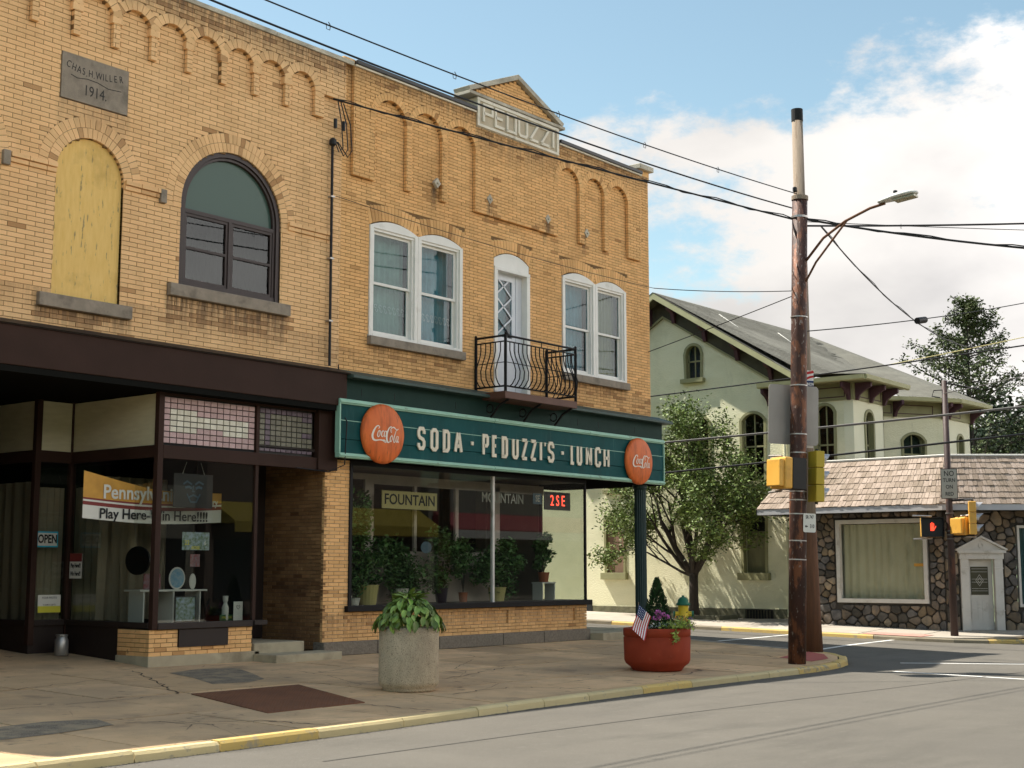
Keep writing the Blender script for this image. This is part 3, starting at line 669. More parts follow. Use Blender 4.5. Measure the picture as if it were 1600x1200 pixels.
mb.box(XL0,XL1,.30,.32,4.5,11.3) if False else None
F0.box(mb,XL0,-16.9,5.0,5.3,-.29,-.012); F0.box(mb,-16.9,XL1,5.0,5.3,-.29,-.012)
mb.build('wall','mortar',LB)
# body of the building behind the front (roof, sides)
mb=MB(); mb.box(XL0+.01,XL0+.3,.3,16,-.1,11.1); mb.box(XL0,XL1,15.8,16,-.1,11.1); mb.box(XL0,XL1,.28,16,10.95,11.1); mb.box(XL0+.3,XL1-.3,.35,15.7,4.95,5.02)
mb.build('rear_wall','dark_room',LB)
mb=MB()
for cx,r,cz,zb in archw:
    n=int(PI*(r+.16)/.092)
    ring(mb,F0,cx,cz,r,r+.165,-4,184,n,.004,.09); ring(mb,F0,cx,cz,r+.172,r+.335,-4,184,int(n*1.12),.004,.09)
for c in nich: ring(mb,F0,c,NZ,NR,NR+.165,-6 if c!=nich[0] else -12,186,12,.092,.10)
mb.build('arch_bricks','brick',LB,kind='stuff')
# string course: two proud courses between the arches
mb=MB()
segs=[(XL0,-20.45),(-17.49,-17.05),(-15.06,-14.62),(-11.63,-10.72)]
for a,b in [(-17.49,-16.69),(-15.41,-14.60),(-11.84,-10.78),(XL0,-20.44)]:
    u=a
    while u<b-.02:
        q=min(u+.305,b); mb_box(F0,mb,u,q,7.855,7.925,.0,.065,rnd.random()); mb_box(F0,mb,u+.0,q,7.775,7.843,.0,.035,rnd.random()); u+=.315
mb.build('string_course','brick',LB,kind='stuff')
for x in (-17.57,-14.66):
    mb=MB(); F0.box(mb,x-.06,x+.06,7.70,7.93,0,.07); mb.build('stone_block','stone_grey',LB,bevel=.008)
for a,b,z0,z1 in ((-16.93,-15.22,5.62,5.83),(-14.48,-11.80,6.155,6.365),(-20.3,-17.64,6.155,6.365)):
    mb=MB(); F0.box(mb,a,b,z0,z1,-.1,.09); mb.build('window_sill','stone_grey',LB,bevel=.012)
ds=MB(); F0.box(ds,-16.67,-15.41,9.03,9.79,-.05,.015); dso=ds.build('date_stone','stone_grey',LB,bevel=.008)
for ch,u,z,rt in [('C',-16.55,9.60,.3),('H',-16.45,9.57,.2),('A',-16.355,9.555,.1),('S',-16.27,9.545,0),('.',-16.215,9.53,0),('H',-16.14,9.54,0),('.',-16.075,9.53,0),('W',-15.985,9.545,0),('I',-15.90,9.55,0),('L',-15.84,9.555,-.03),('L',-15.76,9.565,-.08),('E',-15.67,9.58,-.1),('R',-15.56,9.60,-.18)]:
    text('letter',ch,'ink' if 0 else 'lead',F0,u,z,.016,.165,dso,.72,0,.004,rot=rt*-1+0)
text('numerals','1914.','lead',F0,-16.04,9.24,.016,.25,dso,.8,0,.004)
mb=MB(); F0.band(mb,[(-16.5,9.44),(-16.38,9.41),(-16.2,9.44),(-16.0,9.43),(-15.8,9.38),(-15.55,9.40)],.012,.013,.019); mb.build('carved_line','lead',dso)
# boarded arch window
cx,r,cz,zb=archw[1]; mb=MB(); pts=[(cx-r+.01,zb),(cx+r-.01,zb)]+arc(cx,cz,r-.01,0,180,18); F0.prism(mb,pts,-.10,-.055); mb.build('boarded_window','yellow_board',LB,label='peeling yellow board filling the arched window')
# big arched window(s)
def arched_window(cx,r,cz,zb,parent):
    W=thingpart=None
    mb=MB(); out=[(cx-r+.045,zb)]+arc(cx,cz,r-.045,180,0,22)+[(cx+r-.045,zb)]
    F0.band(mb,out,.09,-.16,-.03); F0.band(mb,[(x*1.0,z) for x,z in [(cx-r+.12,zb)]+arc(cx,cz,r-.12,180,0,22)+[(cx+r-.12,zb)]],.05,-.15,-.06)
    F0.box(mb,cx-r,cx+r,zb,zb+.10,-.15,-.05)
    W=mb.build('arched_window','window_brown',parent,bevel=.004)
    zt=cz-.12
    mb=MB(); F0.box(mb,cx-r+.14,cx+r-.14,zt,zt+.07,-.14,-.06); mb.build('transom_bar','window_brown',W)
    mb=MB(); F0.prism(mb,[(cx-r+.14,zt+.07),(cx+r-.14,zt+.07)]+arc(cx,cz,r-.14,2,178,18),-.13,-.12); mb.build('fanlight_pane','glass_frost',W)
    mb=MB(); F0.box(mb,cx-.035,cx+.035,zb+.1,zt,-.13,-.055); mb.build('mullion','window_brown',W)
    for s,(a,b) in enumerate(((cx-r+.14,cx-.035),(cx+.035,cx+r-.14))):
        zm=(zb+zt)/2+.02; mb=MB()
        for (p,q,t,v) in ((a,a+.05,zb+.1,zt),(b-.05,b,zb+.1,zt),(a+.05,b-.05,zb+.1,zb+.15),(a+.05,b-.05,zt-.05,zt),(a+.05,b-.05,zm,zm+.045)): F0.box(mb,p,q,t,v,-.13,-.075)
        mb.build('sash','window_brown',W)
        mb=MB(); F0.box(mb,a+.05,b-.05,zb+.15,zt-.05,-.115,-.108); mb.build('pane','glass_dark',W)
        mb=MB(); curtain(mb,F0,a,b,zb+.1,zt,-.36,.02,9); mb.build('curtain','mesh_dark',W)
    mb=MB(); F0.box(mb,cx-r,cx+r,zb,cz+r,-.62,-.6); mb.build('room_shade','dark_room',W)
def curtain(mb,F,u0,u1,z0,z1,w,amp,waves,seed=None):
    n=waves*6; ph=rnd.random()*6; vs=[]
    for i in range(n+1):
        u=u0+(u1-u0)*i/n; d=amp*math.sin(i/6*2*PI+ph+.8*math.sin(i*.23+ph)); d2=amp*.75*math.sin(i/6*2*PI+ph+1.1*math.sin(i*.21))
        vs+=[F.P(u,z0,w+d2),F.P(u,(z0+z1)/2,w+d*.9),F.P(u,z1,w+d)]
    mb.add(vs,[(i*3+k,i*3+3+k,i*3+4+k,i*3+1+k) for i in range(n) for k in (0,1)])
for a in (archw[0],archw[2]): arched_window(*a,LB)
# coping stones
x=XL0; k=0
while x<-10.6:
    q=min(x+1.1,-10.30); mb=MB(); mb.box(x+.006,q-.006,-.11,.35,ZT,ZT+.085+.006*(k%2)); mb.build('coping_stone','coping_dirty',LB,bevel=.01); x=q; k+=1
# ---- shop front of the left building
mb=MB(); mb.box(XL0,-10.555,-.30,.0,4.60,5.22); fas=mb.build('fascia_board','brown_paint',LB,bevel=.01)
mb=MB(); mb.prism([(XL0,-.36,5.22),(XL0,-.02,5.34),(XL0,-.02,5.22)],(-10.5-XL0,0,0)); mb.box(XL0,-10.52,-.335,-.0,5.205,5.222); mb.build('fascia_cap','brown_dark',LB)
mb=MB(); mb.box(XL0,-10.8,-.28,8,4.50,4.60); mb.box(XL0,-10.8,-.02,.3,4.6,5.0); mb.build('soffit','matte_black',LB)
mb=MB(); mb.box(-12.46,-10.8,.0,1.9,3.72,3.78); mb.build('recess_ceiling','brown_dark',LB)
def post(x,y,z0,z1,w=.055,name='post',m='brown_paint'):
    mb=MB(); mb.box(x-w,x+w,y-w,y+w,z0,z1); return mb.build(name,m,LB,bevel=.006)
YB=2.47; XB=-14.55; XD=-15.25
post(XB,0,.60,4.5); post(-12.46,0,.60,4.5,.035); post(XB,YB,.3,4.5); post(XD,YB,.3,4.5)
mb=MB(); mb.box(XB+.05,-10.62,-.06,.05,3.40,3.62); mb.box(XB-.05,XB+.05,.06,YB-.05,3.42,3.62); mb.box(XD+.05,XB-.05,YB-.05,YB+.05,3.42,3.62); mb.box(XD-.05,XD+.05,YB+.05,7,3.42,3.62)
mb.build('transom_rail','brown_paint',LB,bevel=.006)
mb=MB(); mb.box(-11.06,-10.58,-.10,.05,3.40,4.6); mb.box(XB+.05,-11.06,-.04,.04,4.46,4.5); mb.build('corner_panel','brown_paint',LB,bevel=.006)
mb=MB(); mb.box(XB+.055,-12.49,-.07,.1,.60,.70); mb.box(XB-.07,XB+.04,.055,YB-.055,.62,.71); mb.box(XD+.055,XB-.07,YB-.06,YB+.04,.62,.72); mb.box(XD-.06,XD+.04,YB+.05,7,.62,.72); mb.box(-12.49,-12.2,-.10,.05,.62,.70); mb.build('window_ledge','brown_dark',LB,bevel=.005)
for nm,q in (('front_pane',(XB+.05,-12.50,-.005,.005,.70,3.40)),('side_pane',(XB-.005,XB+.005,.055,YB-.055,.71,3.42)),('back_pane',(XD+.055,XB-.055,YB-.005,YB+.005,.72,3.42)),('lobby_pane',(XD-.005,XD+.005,YB+.055,6.9,.72,3.42))):
    mb=MB(); mb.box(*q); mb.build(nm,'glass_shop',LB)
for q in ((XB-.02,XB-.0,.055,YB-.055,3.62,4.48),(XD+.055,XB-.055,YB-.03,YB-.01,3.62,4.48),(XD-.02,XD,YB+.055,6.9,3.62,4.48)):
    mb=MB(); mb.box(*q); mb.build('transom_panel','plywood_panel',LB)
# glass tile transoms
def tiles(u0,u1,nu,z0,z1,nz,pat,parent,lab):
    mb=MB(); F0.box(mb,u0-.03,u1+.03,z0-.03,z1+.03,-.05,-.03); T=mb.build('tile_transom','lead',parent,label=lab); cache={}; du=(u1-u0)/nu; dz=(z1-z0)/nz; off=OFF[parent.name]
    for i in range(nu):
        for j in range(nz):
            m=pat(i,j); k=(m,rnd.randrange(5))
            if k not in cache:
                b=MB(); mb_box(F0,b,0.008,du-.008,.008,dz-.008,-.03,.0,rnd.random()); o=b.build('x',m,org=(0,0,0)); cache[k]=o.data; bpy.data.objects.remove(o)
            o=bpy.data.objects.new('glass_tile',cache[k]); C.objects.link(o); o.parent=T; o.location=F0.P(u0+i*du,z0+j*dz,.0)-off
def pat1(i,j):   # 14 x 8
    if (i in (1,2,3,4) and j in (2,3,4,5)) or (i in (5,6,7,8) and j in (3,4)) or (i in (9,10,11,12) and j in (2,3,4)): return 'cream_tile'
    if i in (1,2,3,4) and j==2: return 'cream_tile'
    return 'pink_tile'
tiles(XB+.07,-12.51,14,3.66,4.44,8,pat1,LB,'pink and cream glass tile transom')
def pat2(i,j):
    if i in (1,) or j in (0,7) or (i in (8,9) and j%3==0): return 'mauve_tile'
    return 'olive_tile'
tiles(-12.40,-11.14,10,3.66,4.44,8,pat2,LB,'dark olive glass tile transom')
# base below the display window
lay('LB',F0,-14.62,-12.46,.17,.60,.0717,.24,lambda z:[(-14.05,-13.0)] if z>.28 else [],.0,.08,'brick_old')
FB=Fr((XB-.07,0,0),(0,-1,0),(-1,0,0))
lay('LB',FB,-.85,0,.17,.60,.0717,.24,lambda z:[],.0,.08,'brick_old')
mb=MB(); mb.box(-14.61,-12.47,.012,.3,.12,.60); mb.box(-14.61,-14.3,.01,.86,.1,.6); mb.build('base_wall','mortar',LB)
flush('LB',LB,60)
mb=MB(); mb.box(-14.64,-12.30,-.02,.30,-.12,.17); mb.box(-14.64,-14.3,.3,.87,-.1,.17); mb.build('base_slab','concrete_step',LB,bevel=.01)
mb=MB(); mb.box(-14.04,-13.01,-.03,.01,.30,.59); mb.build('vent_panel','brown_dark',LB)
mb=MB(); mb.box(XB-.03,XB+.2,.87,YB,-.05,.62); mb.box(XD-.03,XB-.03,YB-.02,YB+.2,-.02,.62); mb.box(XD-.03,XD+.1,YB+.2,7,-.02,.62); mb.build('bulkhead','brown_dark',LB)
mb=MB(); mb.prism([(-20,.0,.0),(-20,.3,.03),(-20,7,.42),(-20,7,-.1),(-20,.0,-.1)],(5.6,0,0)); mb.build('lobby_floor','sidewalk',LB)
mb=MB(); mb.box(-20.2,-18.4,0,7,-.1,4.5); mb.box(-20,XD,6.9,7,0,4.5); mb.build('lobby_wall','brown_dark',LB)
# entry recess, steps, door
mb=MB(); mb.box(-12.42,-11.25,-.02,1.9,-.06,.30); mb.build('step','concrete_step',LB,bevel=.015)
mb=MB(); mb.box(-12.44,-10.88,-.62,-.02,-.12,.12); mb.build('step','concrete_step',LB,bevel=.015)
mb=MB(); mb.box(-12.46,-10.8,1.65,1.72,.3,3.72); mb.box(-12.3,-11.2,1.6,1.65,.3,2.5); mb.box(-12.42,-12.36,.06,1.65,.6,3.7); mb.build('entry_door','brown_dark',LB)
FR=Fr((-10.80,0,0),(0,-1,0),(-1,0,0))
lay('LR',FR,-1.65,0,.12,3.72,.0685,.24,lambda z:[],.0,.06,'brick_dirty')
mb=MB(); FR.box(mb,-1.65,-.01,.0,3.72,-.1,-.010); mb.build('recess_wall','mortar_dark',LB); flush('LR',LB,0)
# interior
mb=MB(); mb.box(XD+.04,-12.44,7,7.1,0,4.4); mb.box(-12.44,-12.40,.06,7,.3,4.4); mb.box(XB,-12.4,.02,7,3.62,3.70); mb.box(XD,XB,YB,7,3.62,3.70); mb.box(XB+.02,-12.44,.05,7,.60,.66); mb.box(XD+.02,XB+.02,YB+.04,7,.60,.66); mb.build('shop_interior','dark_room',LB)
mb=MB(); FcY=Fr((XB+.62,0,0),(0,1,0),(-1,0,0)); curtain(mb,FcY,1.35,3.2,.68,3.05,.05,.05,7); curtain(mb,F0,XB+.25,XB+1.7,.7,3.2,-1.95,.04,6)
curtain(mb,F0,XD+.06,XB-.0,.70,3.0,-YB-.22,.03,5); FcD=Fr((XD+.2,0,0),(0,1,0),(-1,0,0)); curtain(mb,FcD,YB+.25,6.8,.70,3.1,.02,.03,14); mb.build('curtain','taupe_curtain',LB)
flush('L',LB,235)

# ---- things in the left shop window
ban=thing('lottery_banner',(-14,.6,2.4),'orange and white fabric banner reading Play Here-Win Here hung inside left shop window','banner')
FBn=Fr((0,.62,0),(1,0,0),(0,-1,0))
def sheet(mb,F,u0,u1,f0,f1,w,n=24,amp=.02,mi=0):
    vs=[]
    for i in range(n+1):
        t=i/n; u=u0+(u1-u0)*t; d=w+amp*math.sin(t*7.3); vs+=[F.P(u,f0(t),d),F.P(u,f1(t),d)]
    mb.add(vs,[(2*i,2*i+2,2*i+3,2*i+1) for i in range(n)],.5,mi)
b0,b1=-15.54,-12.72
sag=lambda t:-.06*math.sin(PI*t)
mb=MB(); sheet(mb,FBn,b0,b1,lambda t:2.40+sag(t),lambda t:2.62+sag(t),0); mb.build('white_band','banner_white',ban)
mb=MB(); sheet(mb,FBn,b0,b1,lambda t:2.62+sag(t),lambda t:2.68+sag(t),0); sheet(mb,FBn,b0,b1,lambda t:2.71+sag(t),lambda t:2.74+sag(t),0); mb.build('maroon_band','banner_maroon',ban)
mb=MB(); sheet(mb,FBn,b0,b1,lambda t:2.68+sag(t),lambda t:2.71+sag(t),0); mb.build('pale_band','banner_white',ban)
mb=MB(); sheet(mb,FBn,b0,b1,lambda t:2.74+sag(t),lambda t:3.12-.26*t+.10*abs(t-.5)+sag(t)*1.2,0); mb.build('orange_panel','banner_orange',ban)
text('lettering','Play Here-Win Here!!!!','ink',FBn,-14.13,2.475,.03,.235,ban,1.0,.004)
text('lettering','Pennsylvania','banner_white',FBn,-14.42,2.83,.03,.32,ban,.95,.006); text('lettering','Lottery','banner_white',FBn,-13.02,2.74,.03,.17,ban,.8,.004)
pl=thing('hanging_poster',(-13.5,.3,2.6),'dark square poster with pale blue face hanging in front of banner','poster')
FP=Fr((0,.32,0),(1,0,0),(0,-1,0)); mb=MB(); FP.box(mb,-13.98,-13.15,2.62,3.20,-.012,0); mb.build('board','signal_black',pl)
mb=MB()
for pts,t in (([(-13.78,3.02),(-13.7,3.07),(-13.6,3.02)],.03),([(-13.35,3.03),(-13.45,3.07),(-13.53,3.02)],.03),([(-13.74,2.96),(-13.66,2.98),(-13.6,2.95)],.04),([(-13.52,2.95),(-13.45,2.98),(-13.38,2.96)],.04),([(-13.66,2.80),(-13.56,2.84),(-13.46,2.80)],.03),([(-13.7,2.86),(-13.62,2.72),(-13.5,2.72),(-13.42,2.86)],.025),([(-13.57,3.0),(-13.58,2.9),(-13.54,2.9)],.02)): FP.band(mb,pts,t,.001,.004)
mb.build('face_print','pale_blue',pl)
mb=MB(); mb.tube([FP.P(-13.8,3.2,.0),FP.P(-13.72,3.4,0)],.004,4); mb.tube([FP.P(-13.34,3.2,.0),FP.P(-13.42,3.4,0)],.004,4); mb.build('cord','shelf_white',pl)
sh=thing('display_shelf',(-13.8,.8,.66),'small white two-level display table inside left shop window','shelf')
mb=MB(); mb.box(-14.42,-13.02,.55,1.0,1.205,1.235); mb.build('top',"shelf_white",sh); 
for xx in (-14.33,-13.72,-13.16): mb=MB(); mb.box(xx,xx+.025,.58,.98,.66,1.205); mb.build('upright','shelf_white',sh)
def oval(name,x,y,z,rx,rz_,m,label,cat,rim='shelf_white'):
    t=thing(name,(x,y,z-rz_),label,cat); Fq=Fr((0,y,0),(1,0,0),(0,-1,0))
    mb=MB(); Fq.prism(mb,[(x+rx*math.cos(a*PI/10),z+rz_*math.sin(a*PI/10)) for a in range(20)],-.01,.0); mb.build('rim',rim,t)
    mb=MB(); Fq.prism(mb,[(x+rx*.85*math.cos(a*PI/10),z+rz_*.85*math.sin(a*PI/10)) for a in range(20)],.001,.004); mb.build('picture',m,t); return t
oval('display_plate',-13.62,.62,1.425,.17,.19,'plaque_blue','round blue picture plate standing on white display table','plate')
oval('display_plate',-13.27,.64,1.37,.07,.135,'banner_white','narrow white oval plate at right end of display table','plate')
def card(name,x0,x1,z0,z1,y,m,label,cat,lines=(),F=None,border=None):
    Fq=F or Fr((0,y,0),(1,0,0),(0,-1,0)); c=Fq.P((x0+x1)/2,z0); t=thing(name,c,label,cat)
    if border: mb=MB(); Fq.box(mb,x0-.02,x1+.02,z0-.025,z1+.025,-.006,-.002); mb.build('border',border,t)
    mb=MB(); Fq.box(mb,x0,x1,z0,z1,-.002,.002); mb.build('card',m,t)
    for (s,mm,u,z,sz,sx,bo) in lines: text('lettering',s,mm,Fq,u,z,.004,sz,t,sx,bo,.002)
    return t
card('photo_book',-14.25,-13.9,1.24,1.50,.7,'poster_red','dark red picture book leaning on display table behind corner post','book')
card('player_poster',-13.90,-13.33,1.90,2.20,.15,'poster_mix','green and blue sports banner card numbered 22 on left shop glass','poster',[('22','card_yellow',-13.8,2.02,.11,.9,.002),('6','banner_white',-13.42,2.02,.1,.9,.002),('BOSS','card_yellow',-13.62,1.935,.075,1,.002)])
card('small_pennant',-13.72,-13.52,1.62,1.83,.15,'poster_red','small red and cream pennant below sports card on shop glass','pennant')
card('framed_picture',-13.68,-13.28,.70,1.10,.55,'poster_mix','small framed football picture standing beneath white display table','picture',border='signal_black')
card('street_plate',-13.02,-12.72,.70,.80,.2,'green_plate','small green street name plate on left shop window ledge','sign',[("STRAUSER'S LN",'card_yellow',-12.87,.75,.05,.62,.0)])
FS=Fr((XB-.02,0,0),(0,-1,0),(-1,0,0))
FC=Fr((0,YB-.02,0),(1,0,0),(0,-1,0))
card('open_sign',-15.17,-14.80,1.98,2.20,0,'banner_white','white and cyan OPEN sign on narrow lobby window','sign',[('OPEN','ink',-14.985,2.09,.20,.72,.006)],F=FC,border='card_cyan')
card('photo_notice',-15.12,-14.68,.84,1.14,0,'banner_white','white and yellow notice card low on narrow lobby window','notice',[('YOUR PHOTO','ink',-14.90,1.09,.05,.9,0),('T-SHIRTS GIFTS','ink',-14.90,.97,.04,.9,0)],F=FC)
mb=MB(); mb.box(-15.12,-14.68,YB-.026,YB-.023,.84,.95); mb.build('yellow_strip','card_yellow',bpy.data.objects['photo_notice'])
card('lottery_notice',-2.38,-2.02,1.42,1.85,0,'banner_white','white Play Here Win Here notice card beside lobby corner post','notice',[('Play Here!!!','ink',-2.20,1.64,.10,.62,.003),('Win Here!!!','ink',-2.20,1.50,.10,.62,.003)],F=FS)
mb=MB(); FS.box(mb,-2.38,-2.02,1.71,1.85,.002,.005); mb.build('maroon_strip','banner_maroon',bpy.data.objects['lottery_notice'])
t=thing('neon_open_disc',(XB+.1,.6,1.4),'unlit round black OPEN neon disc hanging by cord beside corner post','sign')
Fd=Fr((XB+.10,0,0),(0,-1,0),(-1,0,0)); mb=MB(); Fd.prism(mb,[(-.62+.33*math.cos(a*PI/14),1.72+.24*math.sin(a*PI/14)) for a in range(28)],-.03,0); mb.build('disc','signal_black',t)
text('lettering','OPEN','brown_dark',Fd,-.62,1.72,.004,.2,t,.9,.0); mb=MB(); mb.tube([Fd.P(-.62,1.96),Fd.P(-.75,2.35)],.004,4); mb.build('cord','wire_grey',t)
t=thing('clear_bottle',(-12.86,.25,.7),'clear plastic bottle with white cap on shop window ledge','bottle')
mb=MB(); mb.lathe([(.055,0),(.06,.03),(.06,.22),(.03,.30)],(-12.86,.25,.70),14); mb.build('body','pot_white',t,smooth=True); mb=MB(); mb.lathe([(.03,.30),(.045,.34),(.05,.42)],(-12.86,.25,.70),14); mb.build('cap','shelf_white',t)
card('white_booklet',-12.76,-12.56,.70,1.02,.15,'banner_white','white booklet with outlined heart standing at window edge','booklet')
mb=MB(); Fr((0,.145,0),(1,0,0),(0,-1,0)).band(mb,[(-12.66,.89),(-12.70,.93),(-12.69,.955),(-12.66,.94),(-12.63,.955),(-12.62,.93),(-12.66,.89)],.008,.0,.002); mb.build('heart_outline','ink',bpy.data.objects['white_booklet'])
t=thing('ash_can',(-15.0,2.15,.15),'small metal ash can standing on the shop lobby floor','can')
mb=MB(); mb.lathe([(.10,0),(.115,.02),(.115,.26),(.09,.30),(.09,.33)],(-14.95,1.95,.13),18); mb.build('body','steel_can',t,smooth=True)
mb=MB(); mb.lathe([(.10,.33),(.10,.355),(.04,.36)],(-14.95,1.95,.13),18); mb.build('lid','steel_can',t)

# ============================================================ PEDUZZI BUILDING
PB=thing('brick_building',(-5,0,0),'buff brick corner building with pediment, carved name stone and iron balcony','building')
X0,X1=-10.50,.15; cz2=.068; PZ0=5.30; PN=89; PZT=PZ0+cz2*PN   # 11.352
WN=[(-9.73,-6.97,6.08,8.30),(-3.48,-.91,6.05,8.30)]
DR=(-5.92,-4.69,5.38,8.30)
def seg_circ(a,b,zs,rise):   # segmental arch opening interval at z
    c=(a+b)/2; h=(b-a)/2; r=(h*h+rise*rise)/(2*rise); return c,zs+rise-r,r
ARCS=[]
for a,b,_,zs in WN:
    m=(a+b)/2
    for p,q in ((a,m-.06),(m+.06,b)): ARCS.append((p,q,zs,.16))
ARCS.append((DR[0],DR[1],8.30,.18))
def open_p(z):
    b=[]
    for a,c,zb,zs in WN:
        if zb<z<=zs+.0: b.append((a,c))
    if DR[2]<z<=DR[3]: b.append((DR[0],DR[1]))
    for p,q,zs,ri in ARCS:
        if zs<z<zs+ri:
            c,cz,r=seg_circ(p,q,zs,ri); b+=circ(c,cz,r,z)
    return b
def fan_p(z):
    b=open_p(z)
    for p,q,zs,ri in ARCS:
        if zs<z<zs+.46: e=(z-zs)*.22; b.append((p-e-.0,q+e))
    for a,c,zb,zs in WN:
        if zb-.17<z<zb: b.append((a-.02,c+.02))
    return b
PNI=[(-9.23,.45,10.47),(-8.165,.455,10.47),(-7.09,.45,10.47),(-3.295,.415,10.46),(-2.27,.39,10.46),(-1.285,.415,10.46)]
def pproud_block(z):
    if z<9.17: return [(X0,X1)]
    strips=[(-10.28,-9.68),(-8.78,-8.62),(-7.71,-7.54),(-6.64,-3.71),(-2.88,-2.66),(-1.88,-1.70),(-.87,-.30)]
    if z<10.46: return sub([(X0,X1)],strips)
    b=[(X0,-10.28),(-.30,X1)]
    for c,r,cz in PNI: b+=circ(c,cz,r,z)
    return b
def pproud_brick(z):
    b=list(pproud_block(z))
    if z>10.46:
        for c,r,cz in PNI: b+=circ(c,cz,r+.15,z)
    if z>11.08: b.append((-6.62,-3.70))
    return b
def pbase(z):
    b=fan_p(z)
    if z>9.17: b+=sub([(X0,X1)],pproud_block(z))
    return b
lay('P',F0,X0,X1,PZ0,PZT,cz2,.27,pbase,0,.06,'brick_old')
lay('P',F0,X0,X1,PZ0,PZT,cz2,.27,pproud_brick,.085,.08,'brick_old')
mb=MB(); backing(mb,F0,X0,X1,PZ0,PZT,cz2,open_p,-.012,.28); backing(mb,F0,X0,X1,PZ0,PZT,cz2,pproud_block,.072,.075,.006)
mb.box(X0,X1,.012,.29,4.9,5.3); mb.box(-.15,X1-.0,.29,14,3.75,11.3)
mb.build('wall','mortar',PB)
mb=MB(); mb.box(X0,X1,14,14.2,0,11.3); mb.box(X0,X1,.3,14,11.0,11.1); mb.box(X0+.02,X1-.3,.4,13.9,4.90,5.0); mb.box(X0,X0+.2,.3,14,0,11); mb.box(X0+.2,-.2,2.6,2.7,5.0,11); mb.build('inner_wall','dark_room',PB)
mb=MB()
for c,r,cz in PNI: ring(mb,F0,c,cz,r,r+.15,-3,183,int(PI*(r+.07)/.085),.092,.09)
def fan(mb,p,q,zs,ri,zt,n):
    c,cz,r=seg_circ(p,q,zs,ri); e=(zt-zs)*.22
    for i in range(n):
        a,b=i/n,(i+1)/n; ua,ub=p+(q-p)*a+.005,p+(q-p)*b-.005; ta,tb=p-e+(q-p+2*e)*a+.005,p-e+(q-p+2*e)*b-.005
        zf=lambda u: cz+math.sqrt(max(0,r*r-(u-c)**2)); top=zt-.10+.10*(1-((a+b)-1)**2)
        F0.prism(mb,[(ua,zf(ua)+.006),(ub,zf(ub)+.006),(tb,top),(ta,top)],-.06,.003+rnd.uniform(-.002,.002),rnd.random())
for p,q,zs,ri in ARCS: fan(mb,p,q,zs,ri,zs+.46,15 if q-p>1.25 else 14)
mb.build('arch_bricks','brick_old',PB,kind='stuff')
for a,b,zb,_ in WN:
    mb=MB(); F0.box(mb,a-.02,b+.04,zb-.17,zb,-.1,.10); mb.build('window_sill','stone_grey',PB,bevel=.012)
def dhwin(F,a,b,z0,z1,rise,parent,cm,fw=.16,m='white_paint',name='window',sw=.055,cur=True,gm='glass_win'):
    c,cz,r=seg_circ(a,b,z1,rise); n=10
    top=[(a+(b-a)*i/n,cz+math.sqrt(max(0,r*r-(a+(b-a)*i/n-c)**2))) for i in range(n+1)]
    mb=MB(); F.box(mb,a,a+fw*.55,z0,z1,-.14,.03); F.box(mb,b-fw*.55,b,z0,z1,-.14,.03)
    F.prism(mb,[(a+.01,z1-.05),(b-.01,z1-.05)]+[(u,z-.012) for u,z in top][::-1],-.14,.025); F.box(mb,a+fw*.55,b-fw*.55,z0,z0+.06,-.14,.035)
    W=mb.build(name,m,parent,bevel=.006)
    mb=MB(); F.box(mb,a+fw*.55,a+fw*.85,z0+.06,z1-.05,-.14,-.01); F.box(mb,b-fw*.85,b-fw*.55,z0+.06,z1-.05,-.14,-.01); F.box(mb,a+fw*.55,b-fw*.55,z1-.10,z1-.045,-.13,.0); mb.build('casing',m,W,bevel=.004)
    i0,i1=a+fw*.85,b-fw*.85; zb=z0+.06; zt=z1-.10; zm=(zb+zt)/2
    for (p,q,w) in ((zb,zm+.03,-.10),(zm-.03,zt,-.06)):
        mb=MB(); e=sw
        F.box(mb,i0,i0+e,p,q,w-.035,w); F.box(mb,i1-e,i1,p,q,w-.035,w); F.box(mb,i0+e,i1-e,p,p+e*(1.5 if p==zb else 1),w-.035,w); F.box(mb,i0+e,i1-e,q-e,q,w-.035,w); mb.build('sash',m,W,bevel=.004)
        mb=MB(); F.box(mb,i0+e,i1-e,p+e,q-e,w-.02,w-.015); mb.build('pane',gm,W)
    if cur:
        mb=MB(); curtain(mb,F,i0,i1,zb,zt+.1,-.26,.018,7); mb.build('curtain',cm,W)
        if 'lace' in cm:
            mb=MB(); 
            for k in range(9):
                u=i0+.03+(i1-i0-.06)*k/8; F.band(mb,arc(u,zb+.62,.035,0,300,8),.008,-.235,-.232); F.band(mb,arc(u+.03,zb+.54,.03,120,400,8),.008,-.235,-.232)
            mb.build('lace_trim','frame_white',W)
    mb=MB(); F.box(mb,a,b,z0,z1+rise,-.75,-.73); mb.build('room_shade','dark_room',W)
    return W
cms=['lace','lace_blue','lace_blue','gold_drape']; k=0
for a,b,z0,z1 in WN:
    m_=(a+b)/2
    for p,q in ((a,m_),(m_,b)):
        dhwin(F0,p+.003,q-.003,z0+.0,z1,.15,PB,cms[k],.17); k+=1
